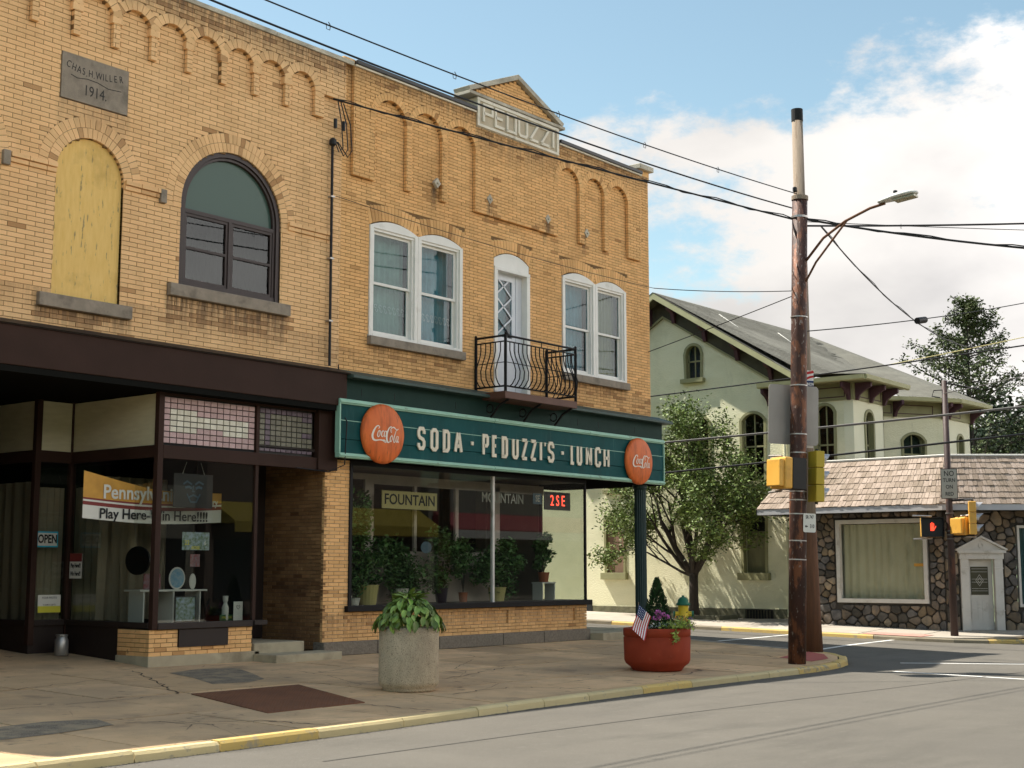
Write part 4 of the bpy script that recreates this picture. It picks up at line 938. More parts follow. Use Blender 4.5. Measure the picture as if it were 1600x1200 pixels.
# balcony door
a,b,z0,z1=DR; c,cz,r=seg_circ(a,b,8.30,.18)
mb=MB(); F0.box(mb,a,a+.11,z0,8.04,-.16,.03); F0.box(mb,b-.11,b,z0,8.04,-.16,.03); F0.box(mb,a,b,8.04,8.12,-.16,.035)
D=mb.build('balcony_door','white_paint',PB,bevel=.006)
mb=MB(); top=[(a+.01+(b-a-.02)*i/10,cz+math.sqrt(max(0,r*r-(a+.01+(b-a-.02)*i/10-c)**2))-.012) for i in range(11)]; F0.prism(mb,[(a+.01,8.12),(b-.01,8.12)]+top[::-1],-.10,-.005); mb.build('arch_panel','white_paint',D)
mb=MB(); la,lb=a+.11,b-.11; w_=-.13
F0.box(mb,la,la+.10,z0,8.04,w_-.05,w_); F0.box(mb,lb-.34,lb,z0,8.04,w_-.05,w_); F0.box(mb,la+.1,lb-.34,7.88,8.04,w_-.05,w_); F0.box(mb,la+.1,lb-.34,z0,6.62,w_-.05,w_); F0.box(mb,lb-.22,lb-.19,z0,8.04,w_,w_+.02); mb.build('leaf','door_white',D,bevel=.004)
ga,gb=la+.10,lb-.34
mb=MB(); F0.box(mb,ga,gb,6.62,7.88,w_-.03,w_-.025); mb.build('pane','glass_win',D)
mb=MB(); ww=gb-ga; hh=1.26
for (p,q) in (((0,.0),(1,.36)),((0,.36),(1,.72)),((0,.72),(.78,1)),((1,.0),(0,.36)),((1,.36),(0,.72)),((1,.72),(.22,1)),((0,.36),(1,.0))):
    F0.band(mb,[(ga+p[0]*ww,6.62+p[1]*hh),(ga+q[0]*ww,6.62+q[1]*hh)],.035,w_-.02,w_-.001)
mb.build('lattice','door_white',D)
mb=MB(); mb.tube([F0.P(la+.05,6.72,w_),F0.P(la+.05,6.72,w_+.06),F0.P(la+.05,6.86,w_+.06)],.012,6); mb.build('handle','wrought_iron',D)
mb=MB(); F0.box(mb,ga,gb,6.62,7.9,-.7,-.68); curtain(mb,F0,ga,gb,6.6,7.9,-.3,.01,4); mb.build('door_curtain','lace_blue',D)
# balcony
BL=MB(); BL.box(-6.56,-4.06,-.85,-.02,5.10,5.25); bal=BL.build('balcony','balcony_brown',PB,bevel=.008)
mb=MB(); zt=6.42; zl=5.36; zh=6.30
cn=[(-6.53,-.02),(-6.53,-.83),(-4.09,-.83),(-4.09,-.02)]
for z,rr in ((zt,.026),(zh,.017),(zl,.021)):
    mb.tube([(x,y,z) for x,y in cn],rr,6)
mb.tube([(x,y,5.86) for x,y in cn],.009,5)
mb.build('rails','wrought_iron',bal)
for x,y in cn:
    mb=MB(); mb.tube([(x,y,5.25),(x,y,zt+.02)],.032,8); mb.lathe([(.0,0),(.035,.02),(.0,.06)],(x,y,zt+.02),8); mb.build('post','wrought_iron',bal)
def belly(x,y,nx,ny):
    mb=MB(); pr=[(0,6.30),(0,6.12),(.03,6.0),(.10,5.85),(.16,5.68),(.145,5.52),(.07,5.41),(0,5.36)]
    mb.tube([(x+nx*d,y+ny*d,z) for d,z in pr],.0125,5); return mb
for i in range(1,17):
    x=-6.53+2.44*i/17; belly(x,-.83,0,-1).build('baluster','wrought_iron',bal)
for i in range(1,6):
    y=-.83+.81*i/6; belly(-6.53,y,-1,0).build('baluster','wrought_iron',bal); belly(-4.09,y,1,0).build('baluster','wrought_iron',bal)
mb=MB()
for i in range(1,4): mb.tube([(-6.53+2.44*i/4,-.83,zh),(-6.53+2.44*i/4,-.83,zt)],.01,5)
mb.build('rail_ties','wrought_iron',bal)
for x in (-6.4,-5.3,-4.2):
    mb=MB(); mb.tube([(x,-.80,5.09),(x,-.55,4.98),(x,-.30,4.72),(x,-.20,4.55)],.025,6); mb.tube([(x,-.14,5.08),(x,-.14,4.5)],.02,6)
    mb.tube([(x,-.30+.09*math.cos(t*.6),4.93+.09*math.sin(t*.6)) for t in range(12)],.014,5); mb.build('bracket','wrought_iron',bal)
# canopy / fascia
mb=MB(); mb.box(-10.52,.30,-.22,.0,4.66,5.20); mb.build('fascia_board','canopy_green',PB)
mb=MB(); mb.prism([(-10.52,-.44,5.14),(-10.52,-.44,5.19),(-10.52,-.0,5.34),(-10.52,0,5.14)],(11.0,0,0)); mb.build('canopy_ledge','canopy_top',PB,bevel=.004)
mb=MB(); mb.box(-10.5,.28,-.2,3.0,3.62,3.70); mb.box(.10,.28,-.2,3,3.7,5.14); mb.box(-2.6,.1,2.9,3.0,3.7,5.0); mb.build('soffit','matte_black',PB)
for x in (-10.1,-9.2,-7.4,-3.2,-2.4,-.9):
    mb=MB(); mb.box(x,x+.008,-.226,-.22,4.84,4.98); mb.build('seam','signal_black',PB)
# metal coping, name stone, pediment, corner pier
for a,b in ((-10.27,-6.66),(-3.68,-.30)):
    mb=MB(); mb.box(a,b,-.16,.3,PZT+.035,PZT+.12); mb.build('metal_coping','signal_black',PB,bevel=.01)
    mb=MB(); mb.box(a,b,-.13,.3,PZT-.002,PZT+.034); mb.build('coping_strip','cast_stone',PB)
mb=MB(); mb.box(-10.56,-10.27,-.08,.3,PZT-.01,PZT+.13); mb.build('party_pier','brick_old',PB)
mb=MB(); mb.box(-.29,.17,-.02,.4,PZT-.0,PZT+.20); mb.build('corner_pier','brick_old',PB); mb=MB(); mb.box(-.36,.25,-.12,.5,PZT+.2,PZT+.33); mb.build('pier_cap','coping_dirty',PB,bevel=.015)
ns=MB(); F0.box(ns,-6.62,-3.72,11.05,11.71,-.25,.098); nso=ns.build('name_stone','cast_field',PB,label='cream cast stone block with raised letters')
mb=MB(); 
for q in ((-6.62,-3.72,11.64,11.71),(-6.62,-3.72,11.07,11.13),(-6.62,-6.54,11.13,11.64),(-3.80,-3.72,11.13,11.64)): F0.box(mb,*q,.097,.128)
mb.build('name_border','cast_stone',nso,bevel=.006)
G={'P':[[(0,0),(0,1),(1,1),(1,.5),(0,.5)]],'E':[[(1,1),(0,1),(0,0),(1,0)],[(0,.5),(.8,.5)]],'D':[[(0,0),(0,1),(1,1),(1,0),(0,0),(0,.05)]],'U':[[(0,1),(0,.15),(.15,0),(.85,0),(1,.15),(1,1)]],'Z':[[(0,1),(1,1)],[(.97,.98),(.03,.02)],[(0,0),(1,0)]],'I':[[(.5,0),(.5,1)]]}
ux=-6.42
for ch in 'PEDUZZI':
    wd=.29 if ch!='I' else .09; mb=MB()
    for st in G[ch]: F0.band(mb,[(ux+p[0]*wd,11.20+p[1]*.38) for p in st],.062,.095,.138)
    mb.build('letter','cast_stone',nso,bevel=.004); ux+=wd+.115
mb=MB(); mb.box(-6.88,-3.50,-.14,.35,11.73,11.80); mb.build('pediment_cornice','coping_dirty',PB,bevel=.01)
ap=(-5.18,12.60)
lay('P',F0,-6.85,-3.5,11.81,12.49,cz2,.27,lambda z:[(-9,ap[0]-(12.47-z)*2.38),(ap[0]+(12.47-z)*2.34,0)],0.0,.05,'brick_old')
mb=MB(); F0.prism(mb,[(-6.82,11.801),(-3.56,11.801),(ap[0],12.51)],-.3,-.012); mb.build('pediment_wall','mortar',PB)
for s,(e) in (('l',-6.84),('r',-3.54)):
    mb=MB(); F0.prism(mb,[(e,11.802),(ap[0],12.50),(ap[0],12.62),(e+(-.05 if s=='l' else .05),11.90)] if s=='l' else [(ap[0],12.50),(e,11.802),(e+.05,11.90),(ap[0],12.62)],-.35,.10); mb.build('rake_coping','coping_dirty',PB,bevel=.008)
flush('P',PB,225)
for x,z in ((-7.86,9.52),(-6.17,9.53),(-4.11,9.5),(-2.61,9.45)):
    mb=MB(); F0.prism(mb,[(x-.10,z),(x,z-.11),(x+.10,z),(x,z+.11)],.03,.105); F0.prism(mb,[(x-.03,z),(x,z-.03),(x+.03,z),(x,z+.03)],.105,.13); mb.build('anchor_plate','coping_dirty',PB,bevel=.004)
# ---- ground floor of Peduzzi: pier, plinth, windows
lay('PG',F0,-10.80,-10.16,.25,3.75,cz2,.27,lambda z:[],.0,.06,'brick_old')
pan=[(-10.1,-5.42),(-5.02,-3.05)]
lay('PG',F0,-10.16,-2.60,.25,.25+cz2*8,cz2,.27,lambda z:[p for p in pan] if .42<z<.70 else [],.0,.05,'brick_old')
lay('PG',F0,-10.16,-2.60,.25,.25+cz2*8,cz2,.27,lambda z:sub([(-10.16,-2.60)],pan) if .42<z<.70 else [(-11,0)],-.04,.05,'brick_old')
FE=Fr((-2.60,0,0),(0,1,0),(1,0,0)); lay('PG',FE,0,2.9,.25,.25+cz2*8,cz2,.27,lambda z:[],.0,.05,'brick_old')
mb=MB(); F0.box(mb,-10.79,-10.165,.0,3.75,-.4,-.012); F0.box(mb,-10.165,-2.612,.0,.79,-.4,-.052); mb.box(-3.0,-2.612,.052,2.9,0,.79)
mb.box(-10.77,-10.6,.4,14,0,4.9); mb.build('plinth_wall','mortar_pale',PB); flush('PG',PB,70)
x=-10.85; 
while x<-2.66:
    q=min(x+rnd.choice((1.4,1.75,2.0)),-2.58); 
    if q>-3.1: q=-2.58
    mb=MB(); mb.box(x+.008,q-.008,-.10,.2,.0,.25); mb.build('plinth_stone','granite',PB,bevel=.018); x=q
mb=MB(); mb.box(-10.84,-2.6,-.04,.2,-.12,.0); mb.build('footing','joint',PB)
mb=MB(); mb.box(-8.3,-7.2,-.075,-.03,-.1,.0); mb.build('cellar_gap','signal_black',PB)
mb=MB(); mb.box(-10.25,-2.50,-.10,.16,.79,.90); mb.build('window_ledge','wrought_iron',PB,bevel=.01)
mb=MB(); mb.box(-10.17,-10.10,-.03,.08,.90,3.64); mb.box(-10.10,-2.62,-.03,.08,3.54,3.64); mb.build('window_frame','wrought_iron',PB)
mb=MB(); mb.box(-5.97,-5.92,-.035,.04,.90,3.54); mb.build('mullion','frame_white',PB); mb=MB(); mb.box(-2.66,-2.61,-.02,.03,.90,3.62); mb.build('corner_mullion','wrought_iron',PB)
for q in ((-10.10,-5.97,0,.008,.90,3.54),(-5.92,-2.66,0,.008,.90,3.54)): mb=MB(); mb.box(*q); mb.build('shop_pane','glass_shop',PB)
mb=MB(); mb.box(-2.64,-2.632,.03,1.25,.90,3.62); mb.build('return_pane','glass_shop',PB)
mb=MB(); mb.box(-2.70,-2.60,0,2.9,.79,.90); mb.box(-2.67,-2.62,1.25,1.32,.9,3.62); mb.build('return_frame','wrought_iron',PB)
mb=MB(); mb.box(-10.2,-2.7,5.4,5.5,0,3.7); mb.box(-10.55,-3.05,.42,5.5,.30,.42); mb.box(-10.1,-2.7,.1,5.4,3.56,3.60); mb.build('shop_interior','shop_wall',PB)
mb=MB(); mb.box(-4.2,-3.0,3.0,3.1,.4,3.6); mb.build('back_partition','dark_room',PB)
mb=MB(); mb.box(-2.75,-2.69,2.9,5.5,.16,3.62); mb.box(-10.5,-10.2,.3,5.5,.3,3.7); mb.build('side_wall','shop_wall',PB)
mb=MB(); mb.box(-2.69,-2.63,1.32,2.9,.16,3.62); mb.build('return_wall','shop_wall',PB); mb=MB(); mb.box(-2.60,-2.0,2.84,2.9,.16,2.6); mb.build('corner_door','column_green',PB)
# inner partition with glazed frames
mb=MB()
for q in ((-10.05,-9.95,.9,3.5),(-8.75,-8.62,.9,3.5),(-8.62,-2.9,3.3,3.5),(-8.62,-8.5,1.9,3.3),(-7.3,-7.22,1.95,3.3),(-8.5,-4.6,1.86,1.95),(-6.0,-5.9,1.95,3.3),(-4.7,-4.5,.9,3.4),(-10.05,-8.75,3.38,3.5)): mb.box(q[0],q[1],1.0,1.06,q[2],q[3])
mb.build('inner_frame','inner_frame',PB)
mb=MB(); mb.box(-8.5,-4.7,1.0,1.05,.45,1.86); mb.build('inner_dado','inner_frame',PB)
mb=MB(); mb.box(-9.9,-2.75,.12,.98,.86,.90); mb.build('display_shelf','tile_floor',PB)
# corner platform and column
mb=MB(); mb.box(-2.58,.05,-.45,3.6,-.1,.16); mb.build('corner_step','concrete_step',PB,bevel=.02)
mb=MB(); mb.lathe([(.17,0),(.17,.10),(.145,.12),(.145,3.46)],(-.37,0,.16),32,flute=.10); mb.build('column','column_green',PB)
mb=MB(); mb.lathe([(.15,0),(.18,.05),(.18,.12)],(-.37,0,3.5),20); mb.build('column_cap','column_green',PB)
# downpipe / conduit on the seam
cd=thing('service_conduit',(-10.80,-.06,5.35),'dark service conduit with weatherhead running up brick wall between the two buildings','conduit')
mb=MB(); mb.tube([(-10.80,-.07,5.36),(-10.82,-.07,9.62)],.026,8); mb.build('pipe','wire',cd); mb=MB(); mb.lathe([(.03,0),(.07,.03),(.07,.12),(.03,.16)],(-10.83,-.09,9.60),10); mb.build('weatherhead','wire',cd)
for z in (6.2,7.4,8.6): mb=MB(); mb.box(-10.85,-10.76,-.10,0,z,z+.03); mb.build('clamp','steel_band',cd)
mb=MB()
for dx in (0,.13,.24):
    mb.tube([(-10.80+dx*.3,-.12,9.7),(-10.72+dx,-.14,9.45 if dx else 9.5),(-10.62+dx,-.15,9.6),(-10.66+dx,-.14,10.1),(-10.74+dx*.6,-.12,10.5)],.012,5)
mb.build('drip_loops','wire',cd)
for dx in (-.62,-.40): mb=MB(); mb.tube([(-10.2+dx,-.14,9.95),(-10.2+dx,-.14,10.13)],.035,8); mb.build('connector','signal_black',cd)
mb=MB(); mb.tube([(-10.62,-.12,5.4),(-10.58,-.14,4.6),(-10.6,-.36,4.3),(-10.62,-.33,3.5),(-10.9,-.2,3.36),(-11.6,-.1,3.40)],.012,5); mb.build('loose_cable','wire',cd)
# ---- signboard
SB=thing('shop_signboard',(-5,-.3,3.66),'long teal green signboard with cream letters SODA and LUNCH and mint trim','signboard')
FSg=Fr((0,-.22,0),(1,0,0),(0,-1,0)); sa,sb=-10.74,.19
for z0,z1,w in ((3.72,3.98,.085),(3.985,4.33,.10),(4.335,4.64,.085)):
    mb=MB(); FSg.box(mb,sa,sb,z0,z1,0,w); mb.build('board','sign_green',SB,bevel=.006)
mb=MB(); FSg.box(mb,sa,sb,4.325,4.337,.1,.106); mb.build('pinstripe','mint',SB)
for z0,z1 in ((3.635,3.725),(4.635,4.735)):
    for x0,x1 in ((sa-.03,-6.3),(-6.295,-2.9),(-2.895,sb+.03)):
        mb=MB(); FSg.prism(mb,[(x0,z0),(x1,z0),(x1,z1),(x0,z1)],0,.12); FSg.box(mb,x0,x1,z0+.025,z1-.025,.12,.145); mb.build('trim','mint',SB,bevel=.012)
for q in (sb,sa-.03): mb=MB(); FSg.box(mb,q,q+.03,3.725,4.635,0,.12); mb.build('end_trim','mint',SB)
r_=.22
LT={'S':[[(1,.74),(1,.86),(.78,1),(.22,1),(0,.86),(0,.66),(.2,.54),(.8,.46),(1,.34),(1,.14),(.78,0),(.22,0),(0,.14),(0,.26)]],
'O':[[(.3,0),(0,.12),(0,.88),(.3,1),(.7,1),(1,.88),(1,.12),(.7,0),(.3,0),(.28,.005)]],
'D':[[(0,0),(0,1),(.7,1),(1,.88),(1,.12),(.7,0),(0,0),(0,.04)]],
'A':[[(0,0),(.42,1)],[(1,0),(.58,1)],[(.2,.3),(.8,.3)]],'P':[[(0,0),(0,1),(.75,1),(1,.9),(1,.58),(.75,.47),(0,.47)]],'E':[[(1,1),(0,1),(0,0),(1,0)],[(0,.52),(.85,.52)]],
'U':[[(0,1),(0,.12),(.25,0),(.75,0),(1,.12),(1,1)]],'Z':[[(0,1),(1,1)],[(.97,.99),(.03,.01)],[(0,0),(1,0)]],'I':[[(.5,0),(.5,1)]],'L':[[(0,1),(0,0),(1,0)]],'N':[[(0,0),(0,1)],[(1,0),(1,1)],[(.06,.97),(.94,.03)]],'C':[[(1,.74),(1,.88),(.75,1),(.25,1),(0,.88),(0,.12),(.25,0),(.75,0),(1,.12),(1,.26)]],'H':[[(0,0),(0,1)],[(1,0),(1,1)],[(0,.5),(1,.5)]],
'-':[[(0,.52),(1,.52)]],"'":[[(.7,1),(.3,.8)]]}
pos=[('S',-8.66,-8.43),('O',-8.28,-8.05),('D',-7.91,-7.70),('A',-7.57,-7.31),('-',-7.08,-6.93),('P',-6.685,-6.48),('E',-6.373,-6.196),('D',-6.053,-5.852),('U',-5.707,-5.494),('Z',-5.398,-5.17),('Z',-5.09,-4.86),('I',-4.76,-4.67),("'",-4.60,-4.53),('S',-4.466,-4.24),('-',-4.01,-3.85),('L',-3.63,-3.48),('U',-3.40,-3.20),('N',-3.05,-2.82),('C',-2.70,-2.47),('H',-2.36,-2.13)]
for ch,a,b in pos:
    mb=MB(); t=.074; z0,z1=3.91+t/2,4.375-t/2; 
    for st in LT[ch]:
        F_=[(a+t/2+(b-a-t)*p[0],z0+(z1-z0)*p[1]) for p in st]; FSg.band(mb,F_,(t if ch!="'" else .045) if not (ch=='N' and st[0][0]==.06) else .052,.101,.128)
    mb.build('letter','cream_letter',SB,bevel=.005)
# script discs
def disc(x,label):
    t=thing('round_sign',(x,-.34,3.5),label,'round sign','round orange button signs on the signboard')
    z=4.145; Fd=Fr((0,-.34,0),(1,0,0),(0,-1,0)); rad=.575 if x<-5 else .56
    mb=MB(); n=48; vs=[]; prof=[(rad,.0),(rad,.02),(rad*.985,.05),(rad*.9,.075),(rad*.6,.10),(rad*.25,.113)]
    for rr,d in prof:
        for k in range(n): vs.append(Fd.P(x+rr*math.cos(2*PI*k/n),z+rr*math.sin(2*PI*k/n),d))
    vs.append(Fd.P(x,z,.115)); fs=[(i*n+k,i*n+(k+1)%n,(i+1)*n+(k+1)%n,(i+1)*n+k) for i in range(len(prof)-1) for k in range(n)]+[((len(prof)-1)*n+k,(len(prof)-1)*n+(k+1)%n,len(prof)*n) for k in range(n)]
    mb.add(vs,fs); mb.build('disc','rust_orange',t,smooth=True)
    # white script wordmark, strokes of changing weight
    s=.88*rad/.575
    def dome(px,pz):
        rr=math.hypot(px-x,pz-z)/rad; return .118*math.sqrt(max(0,1-.62*rr*rr))+.004 - .012*rr
    mb=MB()
    def st(pts,ws):
        # smooth by Catmull-Rom
        P=[pts[0]]+pts+[pts[-1]]; W=[ws[0]]+ws+[ws[-1]]; o=[]; ow=[]
        for i in range(1,len(P)-2):
            for k in range(5):
                u=k/5; f=lambda a,b,c,d:.5*((2*b)+(-a+c)*u+(2*a-5*b+4*c-d)*u*u+(-a+3*b-3*c+d)*u**3)
                o.append((f(P[i-1][0],P[i][0],P[i+1][0],P[i+2][0]),f(P[i-1][1],P[i][1],P[i+1][1],P[i+2][1]))); ow.append(W[i]+(W[i+1]-W[i])*u)
        o.append(P[-1]); ow.append(W[-1])
        q=[(x+a*s,z-.03+b*s) for a,b in o]; q2=[p for i,p in enumerate(q)]
        n=len(q2)
        A=[];B=[]
        for i in range(n):
            p0=q2[max(i-1,0)]; p1=q2[min(i+1,n-1)]; dx,dy=p1[0]-p0[0],p1[1]-p0[1]; l=math.hypot(dx,dy) or 1e-6; h=ow[i]*s/2
            A.append((q2[i][0]-dy/l*h,q2[i][1]+dx/l*h)); B.append((q2[i][0]+dy/l*h,q2[i][1]-dx/l*h))
        mb.add([Fd.P(*p,dome(*p)+.004) for p in A]+[Fd.P(*p,dome(*p)+.004) for p in B],[(i,n+i,n+i+1,i+1) for i in range(n-1)])
    st([(-.235,.13),(-.20,.16),(-.23,.19),(-.29,.17),(-.36,.08),(-.40,-.02),(-.38,-.10),(-.31,-.13),(-.20,-.115),(-.10,-.12),(-.03,-.16),(.0,-.15),(-.06,-.11),(-.12,-.115)],[.012,.022,.02,.026,.045,.055,.05,.035,.02,.03,.012,.02,.022,.008])
    st([(-.215,.09),(-.25,.04),(-.26,-.02),(-.235,-.05),(-.20,-.02),(-.185,.04),(-.205,.09),(-.17,.075),(-.14,.06)],[.012,.026,.032,.02,.014,.026,.02,.01,.008])
    st([(-.075,.07),(-.10,.09),(-.135,.05),(-.145,-.01),(-.12,-.04),(-.085,-.02),(-.06,.01)],[.016,.016,.028,.032,.018,.01,.008])
    st([(.0,.07),(-.03,.09),(-.06,.05),(-.065,-.0),(-.045,-.04),(-.015,0),(.01,.09),(-.005,.0),(.01,-.04),(.04,-.01)],[.014,.016,.026,.03,.016,.012,.022,.03,.02,.008])
    st([(.14,.14),(.17,.10),(.16,.07),(.135,.09),(.14,.14),(.18,.17),(.155,.195),(.09,.16),(.03,.06),(.01,-.05),(.035,-.13),(.08,-.15),(.13,-.12)],[.008,.012,.012,.012,.014,.018,.02,.028,.042,.052,.045,.025,.01])
    st([(.18,.17),(.24,.19),(.30,.16),(.36,.14),(.40,.17)],[.012,.028,.026,.014,.02])
    st([(.165,.0),(.13,-.04),(.125,-.10),(.145,-.13),(.18,-.10),(.195,-.04),(.17,.01),(.21,-.01)],[.012,.026,.032,.02,.014,.026,.02,.008])
    st([(.385,.15),(.33,.13),(.28,.04),(.245,-.06),(.25,-.13),(.28,-.13),(.305,-.09)],[.012,.016,.024,.032,.028,.014,.008])
    st([(.385,-.01),(.35,0),(.32,-.05),(.32,-.10),(.345,-.13),(.37,-.09),(.40,.0),(.38,-.09),(.395,-.13),(.425,-.10)],[.014,.016,.026,.03,.016,.012,.022,.03,.02,.008])
    mb.build('script_lettering','script_white',t)
    return t
disc(-9.66,'left of the two round orange-red button signs with white script, rust streaked')
disc(-.95,'right of the two round orange-red button signs with white script, cleaner, over the column')

# ============================================================ foliage helpers
def leafcloud(mb,pts,size,n_per=1,jit=.1,flat=.3):
    for p in pts:
        p=Vector(p)
        for _ in range(n_per):
            c=p+Vector((rnd.gauss(0,jit),rnd.gauss(0,jit),rnd.gauss(0,jit*.8))); a=Vector((rnd.gauss(0,1),rnd.gauss(0,1),rnd.gauss(0,.6))).normalized(); b=a.cross(Vector((rnd.gauss(0,1),rnd.gauss(0,1),rnd.gauss(0,1)))).normalized(); s=size*rnd.uniform(.6,1.25)
            mb.add([c-a*s,c-b*s*.45+a*s*.1,c+a*s,c+b*s*.45+a*s*.1],[(0,1,2,3)],rnd.random())
def grow(mb,p,d,L_,r,lvl,tips,maxl,spread,curl=.25,up=.15,rn=None):
    n=4; pts=[p.copy()]; rs=[r]; q=p.copy(); dd=d.copy()
    for i in range(n):
        dd=(dd+Vector((rnd.gauss(0,curl*.4),rnd.gauss(0,curl*.4),rnd.gauss(0,curl*.25)+up*.25))).normalized(); q=q+dd*L_/n; pts.append(q.copy()); rs.append(r*(1-.42*(i+1)/n))
        if lvl>=maxl-1: tips.append(q.copy())
    mb.tube(pts,rs,6 if lvl<2 else 4,caps=False)
    if lvl<maxl:
        k=3 if lvl<2 else 3
        for j in range(k):
            t=.45+.55*(j+1)/k; bp=pts[min(n,int(t*n))]; a=rnd.uniform(0,2*PI); side=dd.orthogonal().normalized(); side.rotate(Matrix.Rotation(a,4,dd)); nd=(dd+side*spread*rnd.uniform(.7,1.3)).normalized(); grow(mb,bp,nd,L_*rnd.uniform(.58,.78),rs[min(n,int(t*n))]*.68,lvl+1,tips,maxl,spread,curl,up)
def tree(name,base,label,stems,maxl,leafm,leafsize,nper,jit,rt=.16,trunkh=1.2,spread=.7,zmin=None,filt=None,crown_name='crown'):
    t=thing(name,base,label,'tree'); b=Vector(base); mb=MB(); tips=[]
    mb.tube([b-Vector((0,0,.1)),b+Vector((0,0,.08)),b+Vector((.02,.02,trunkh*.5)),b+Vector((0,0,trunkh))],[rt*1.45,rt*1.1,rt*.92,rt*.9],10)
    for d,l,r in stems: grow(mb,b+Vector((0,0,trunkh-.1)),Vector(d).normalized(),l,r,0,tips,maxl,spread)
    mb.build('trunk','bark',t,smooth=True)
    if filt: tips=[p for p in tips if filt(p)]
    mb=MB(); leafcloud(mb,tips,leafsize,nper,jit); mb.build(crown_name,leafm,t); return t
# street tree before the green house
rnd=random.Random(21)
tb=(8.05,3.75,.12)
tree('street_tree',tb,'multi-stemmed leafy street tree in front of pale green house wall',[((-.15,.55,1),2.0,.11),((0,-.45,1),2.1,.11),((0,.08,1),2.35,.11),((-.2,-.85,1),1.7,.06),((-.2,1.1,.8),1.9,.07),((-.1,.22,1.3),2.3,.08),((-.1,-.1,1.3),2.4,.08),((-.15,1.3,.45),1.7,.05),((-.1,-1.0,.7),1.3,.05)],4,'leaf',.060,8,.15,.15,1.35,.66,filt=lambda p:p.z>1.7 and p.x<8.9 and p.z<6.9)
rnd=random.Random(5)
tp=thing('tree_pit_kerb',(8.05,3.6,.1),'low dark stone edging round foot of street tree','edging'); mb=MB(); mb.box(7.5,8.6,2.55,2.7,.05,.24); mb.box(7.5,7.62,2.7,4.9,.05,.24); mb.box(7.5,8.6,4.8,4.95,.05,.24); mb.build('edging_stone','foundation',tp,bevel=.02)

# ============================================================ GREEN HOUSE
GH=thing('green_house',(12,5,0),'pale green stucco house with bracketed gable, arched windows and grey shingle roof','house')
FG=Fr((9,0,0),(0,-1,0),(-1,0,0))      # u = -Y
FN=Fr((0,-1.2,0),(1,0,0),(0,-1,0))    # -Y faces
def win_hole_wall(F,u0,u1,z0,ztop,holes,parent,m,name='wall',depth=.3):
    us=sorted({u0,u1}|{h[0] for h in holes}|{h[1] for h in holes}); mb=MB()
    for a,b in zip(us,us[1:]):
        hs=sorted([h for h in holes if h[0]<=a+1e-6 and h[1]>=b-1e-6],key=lambda h:h[2]); z=z0
        zt=(ztop(a),ztop(b))
        for h in hs: F.box(mb,a,b,z,h[2],-depth,0); z=h[3]
        F.prism(mb,[(a,z),(b,z),(b,zt[1]),(a,zt[0])],-depth,0)
    return mb.build(name,m,parent)
# gable wall: apex at u=-5.3 ; top follows the rake
def gtop(u):
    y=-u
    return min(9.75-(abs(y-5.3))*.617+.30,12) if y>.3 else 6.95
def gt(u): 
    y=-u; return (10.25-abs(y-5.3)*.617) if y>0.1 else 7.0
H1=[(-4.53,-3.89,7.59,8.72),(-4.55,-3.65,4.2,6.45),(-2.55,-1.70,4.25,6.4),(-2.60,-1.73,1.49,3.38),(-7.7,-6.9,1.49,3.4),(-.05,.62,4.0,6.47),(-7.6,-6.9,4.2,6.4)]
us=[-13,-5.3,-.11,1.2]
hw=win_hole_wall(FG,-13,1.19,.0,gt,H1+[(-5.3,-5.3,0,0),(-.1,-.1,0,0)],GH,'stucco_green')
mb=MB(); FG.box(mb,-13,1.21,-.1,.42,-.3,.05); mb.build('foundation_wall','foundation',GH,bevel=.01)
for q in ((-2.5,-1.55,.10,.40),(-9.1,-8.2,.2,.5)): mb=MB(); FG.box(mb,*q,.05,.06); mb.build('cellar_vent','signal_black',GH)
for k in range(9): mb=MB(); FG.box(mb,-2.47+k*.1,-2.44+k*.1,.12,.38,.06,.075); mb.build('vent_bar','olive_dark',GH)
def archwin(F,a,b,z0,z1,parent,rise,m='olive_trim',fill='dark_room',pm='glass_dark',sill='olive_trim',mull=True,sillh=.14):
    """hood, frame, sashes for an arched opening whose crown is at z1"""
    zs=z1-rise; c,cz,r=seg_circ(a,b,zs,rise); n=12
    top=[(a+(b-a)*i/n,cz+math.sqrt(max(0,r*r-(a+(b-a)*i/n-c)**2))) for i in range(n+1)]
    mb=MB(); F.band(mb,[(a+.03,z0)]+[(u,z-.03) for u,z in top]+[(b-.03,z0)],.085,-.16,.035)
    F.prism(mb,[(a-.0,zs)]+top+[(b,zs),(b,z1+.01),(a,z1+.01)],-.2,-.001) if False else None
    W=mb.build('window',m,parent)
    # spandrels (fill the square corners of the opening)
    mb=MB()
    for i in range(n):
        (u0,q0),(u1,q1)=top[i],top[i+1]; F.prism(mb,[(u0,q0),(u1,q1),(u1,z1+.002),(u0,z1+.002)],-.28,0)
    mb.build('spandrel',parent_mat,W)
    if pm:
        mb=MB(); F.prism(mb,[(a+.05,z0),(b-.05,z0)]+[(u,z-.06) for u,z in top if a+.05<u<b-.05][::-1],-.15,-.14); mb.build('pane',pm,W)
        mb=MB(); zm=(z0+z1)/2; F.box(mb,a+.06,b-.06,zm-.025,zm+.025,-.14,-.10)
        if mull: F.box(mb,(a+b)/2-.018,(a+b)/2+.018,z0,z1-.06,-.14,-.105)
        F.box(mb,a+.06,a+.10,z0,zs,-.14,-.10); F.box(mb,b-.10,b-.06,z0,zs,-.14,-.10); F.box(mb,a+.06,b-.06,z0,z0+.05,-.14,-.10); mb.build('sash','olive_trim',W)
    mb=MB(); F.box(mb,a,b,z0,z1,-.34,-.32); mb.build('filling',fill,W)
    mb=MB(); F.box(mb,a-.10,b+.10,z0-sillh,z0,-.1,.16); mb.build('sill',sill,W,bevel=.01); return W
parent_mat='stucco_green'
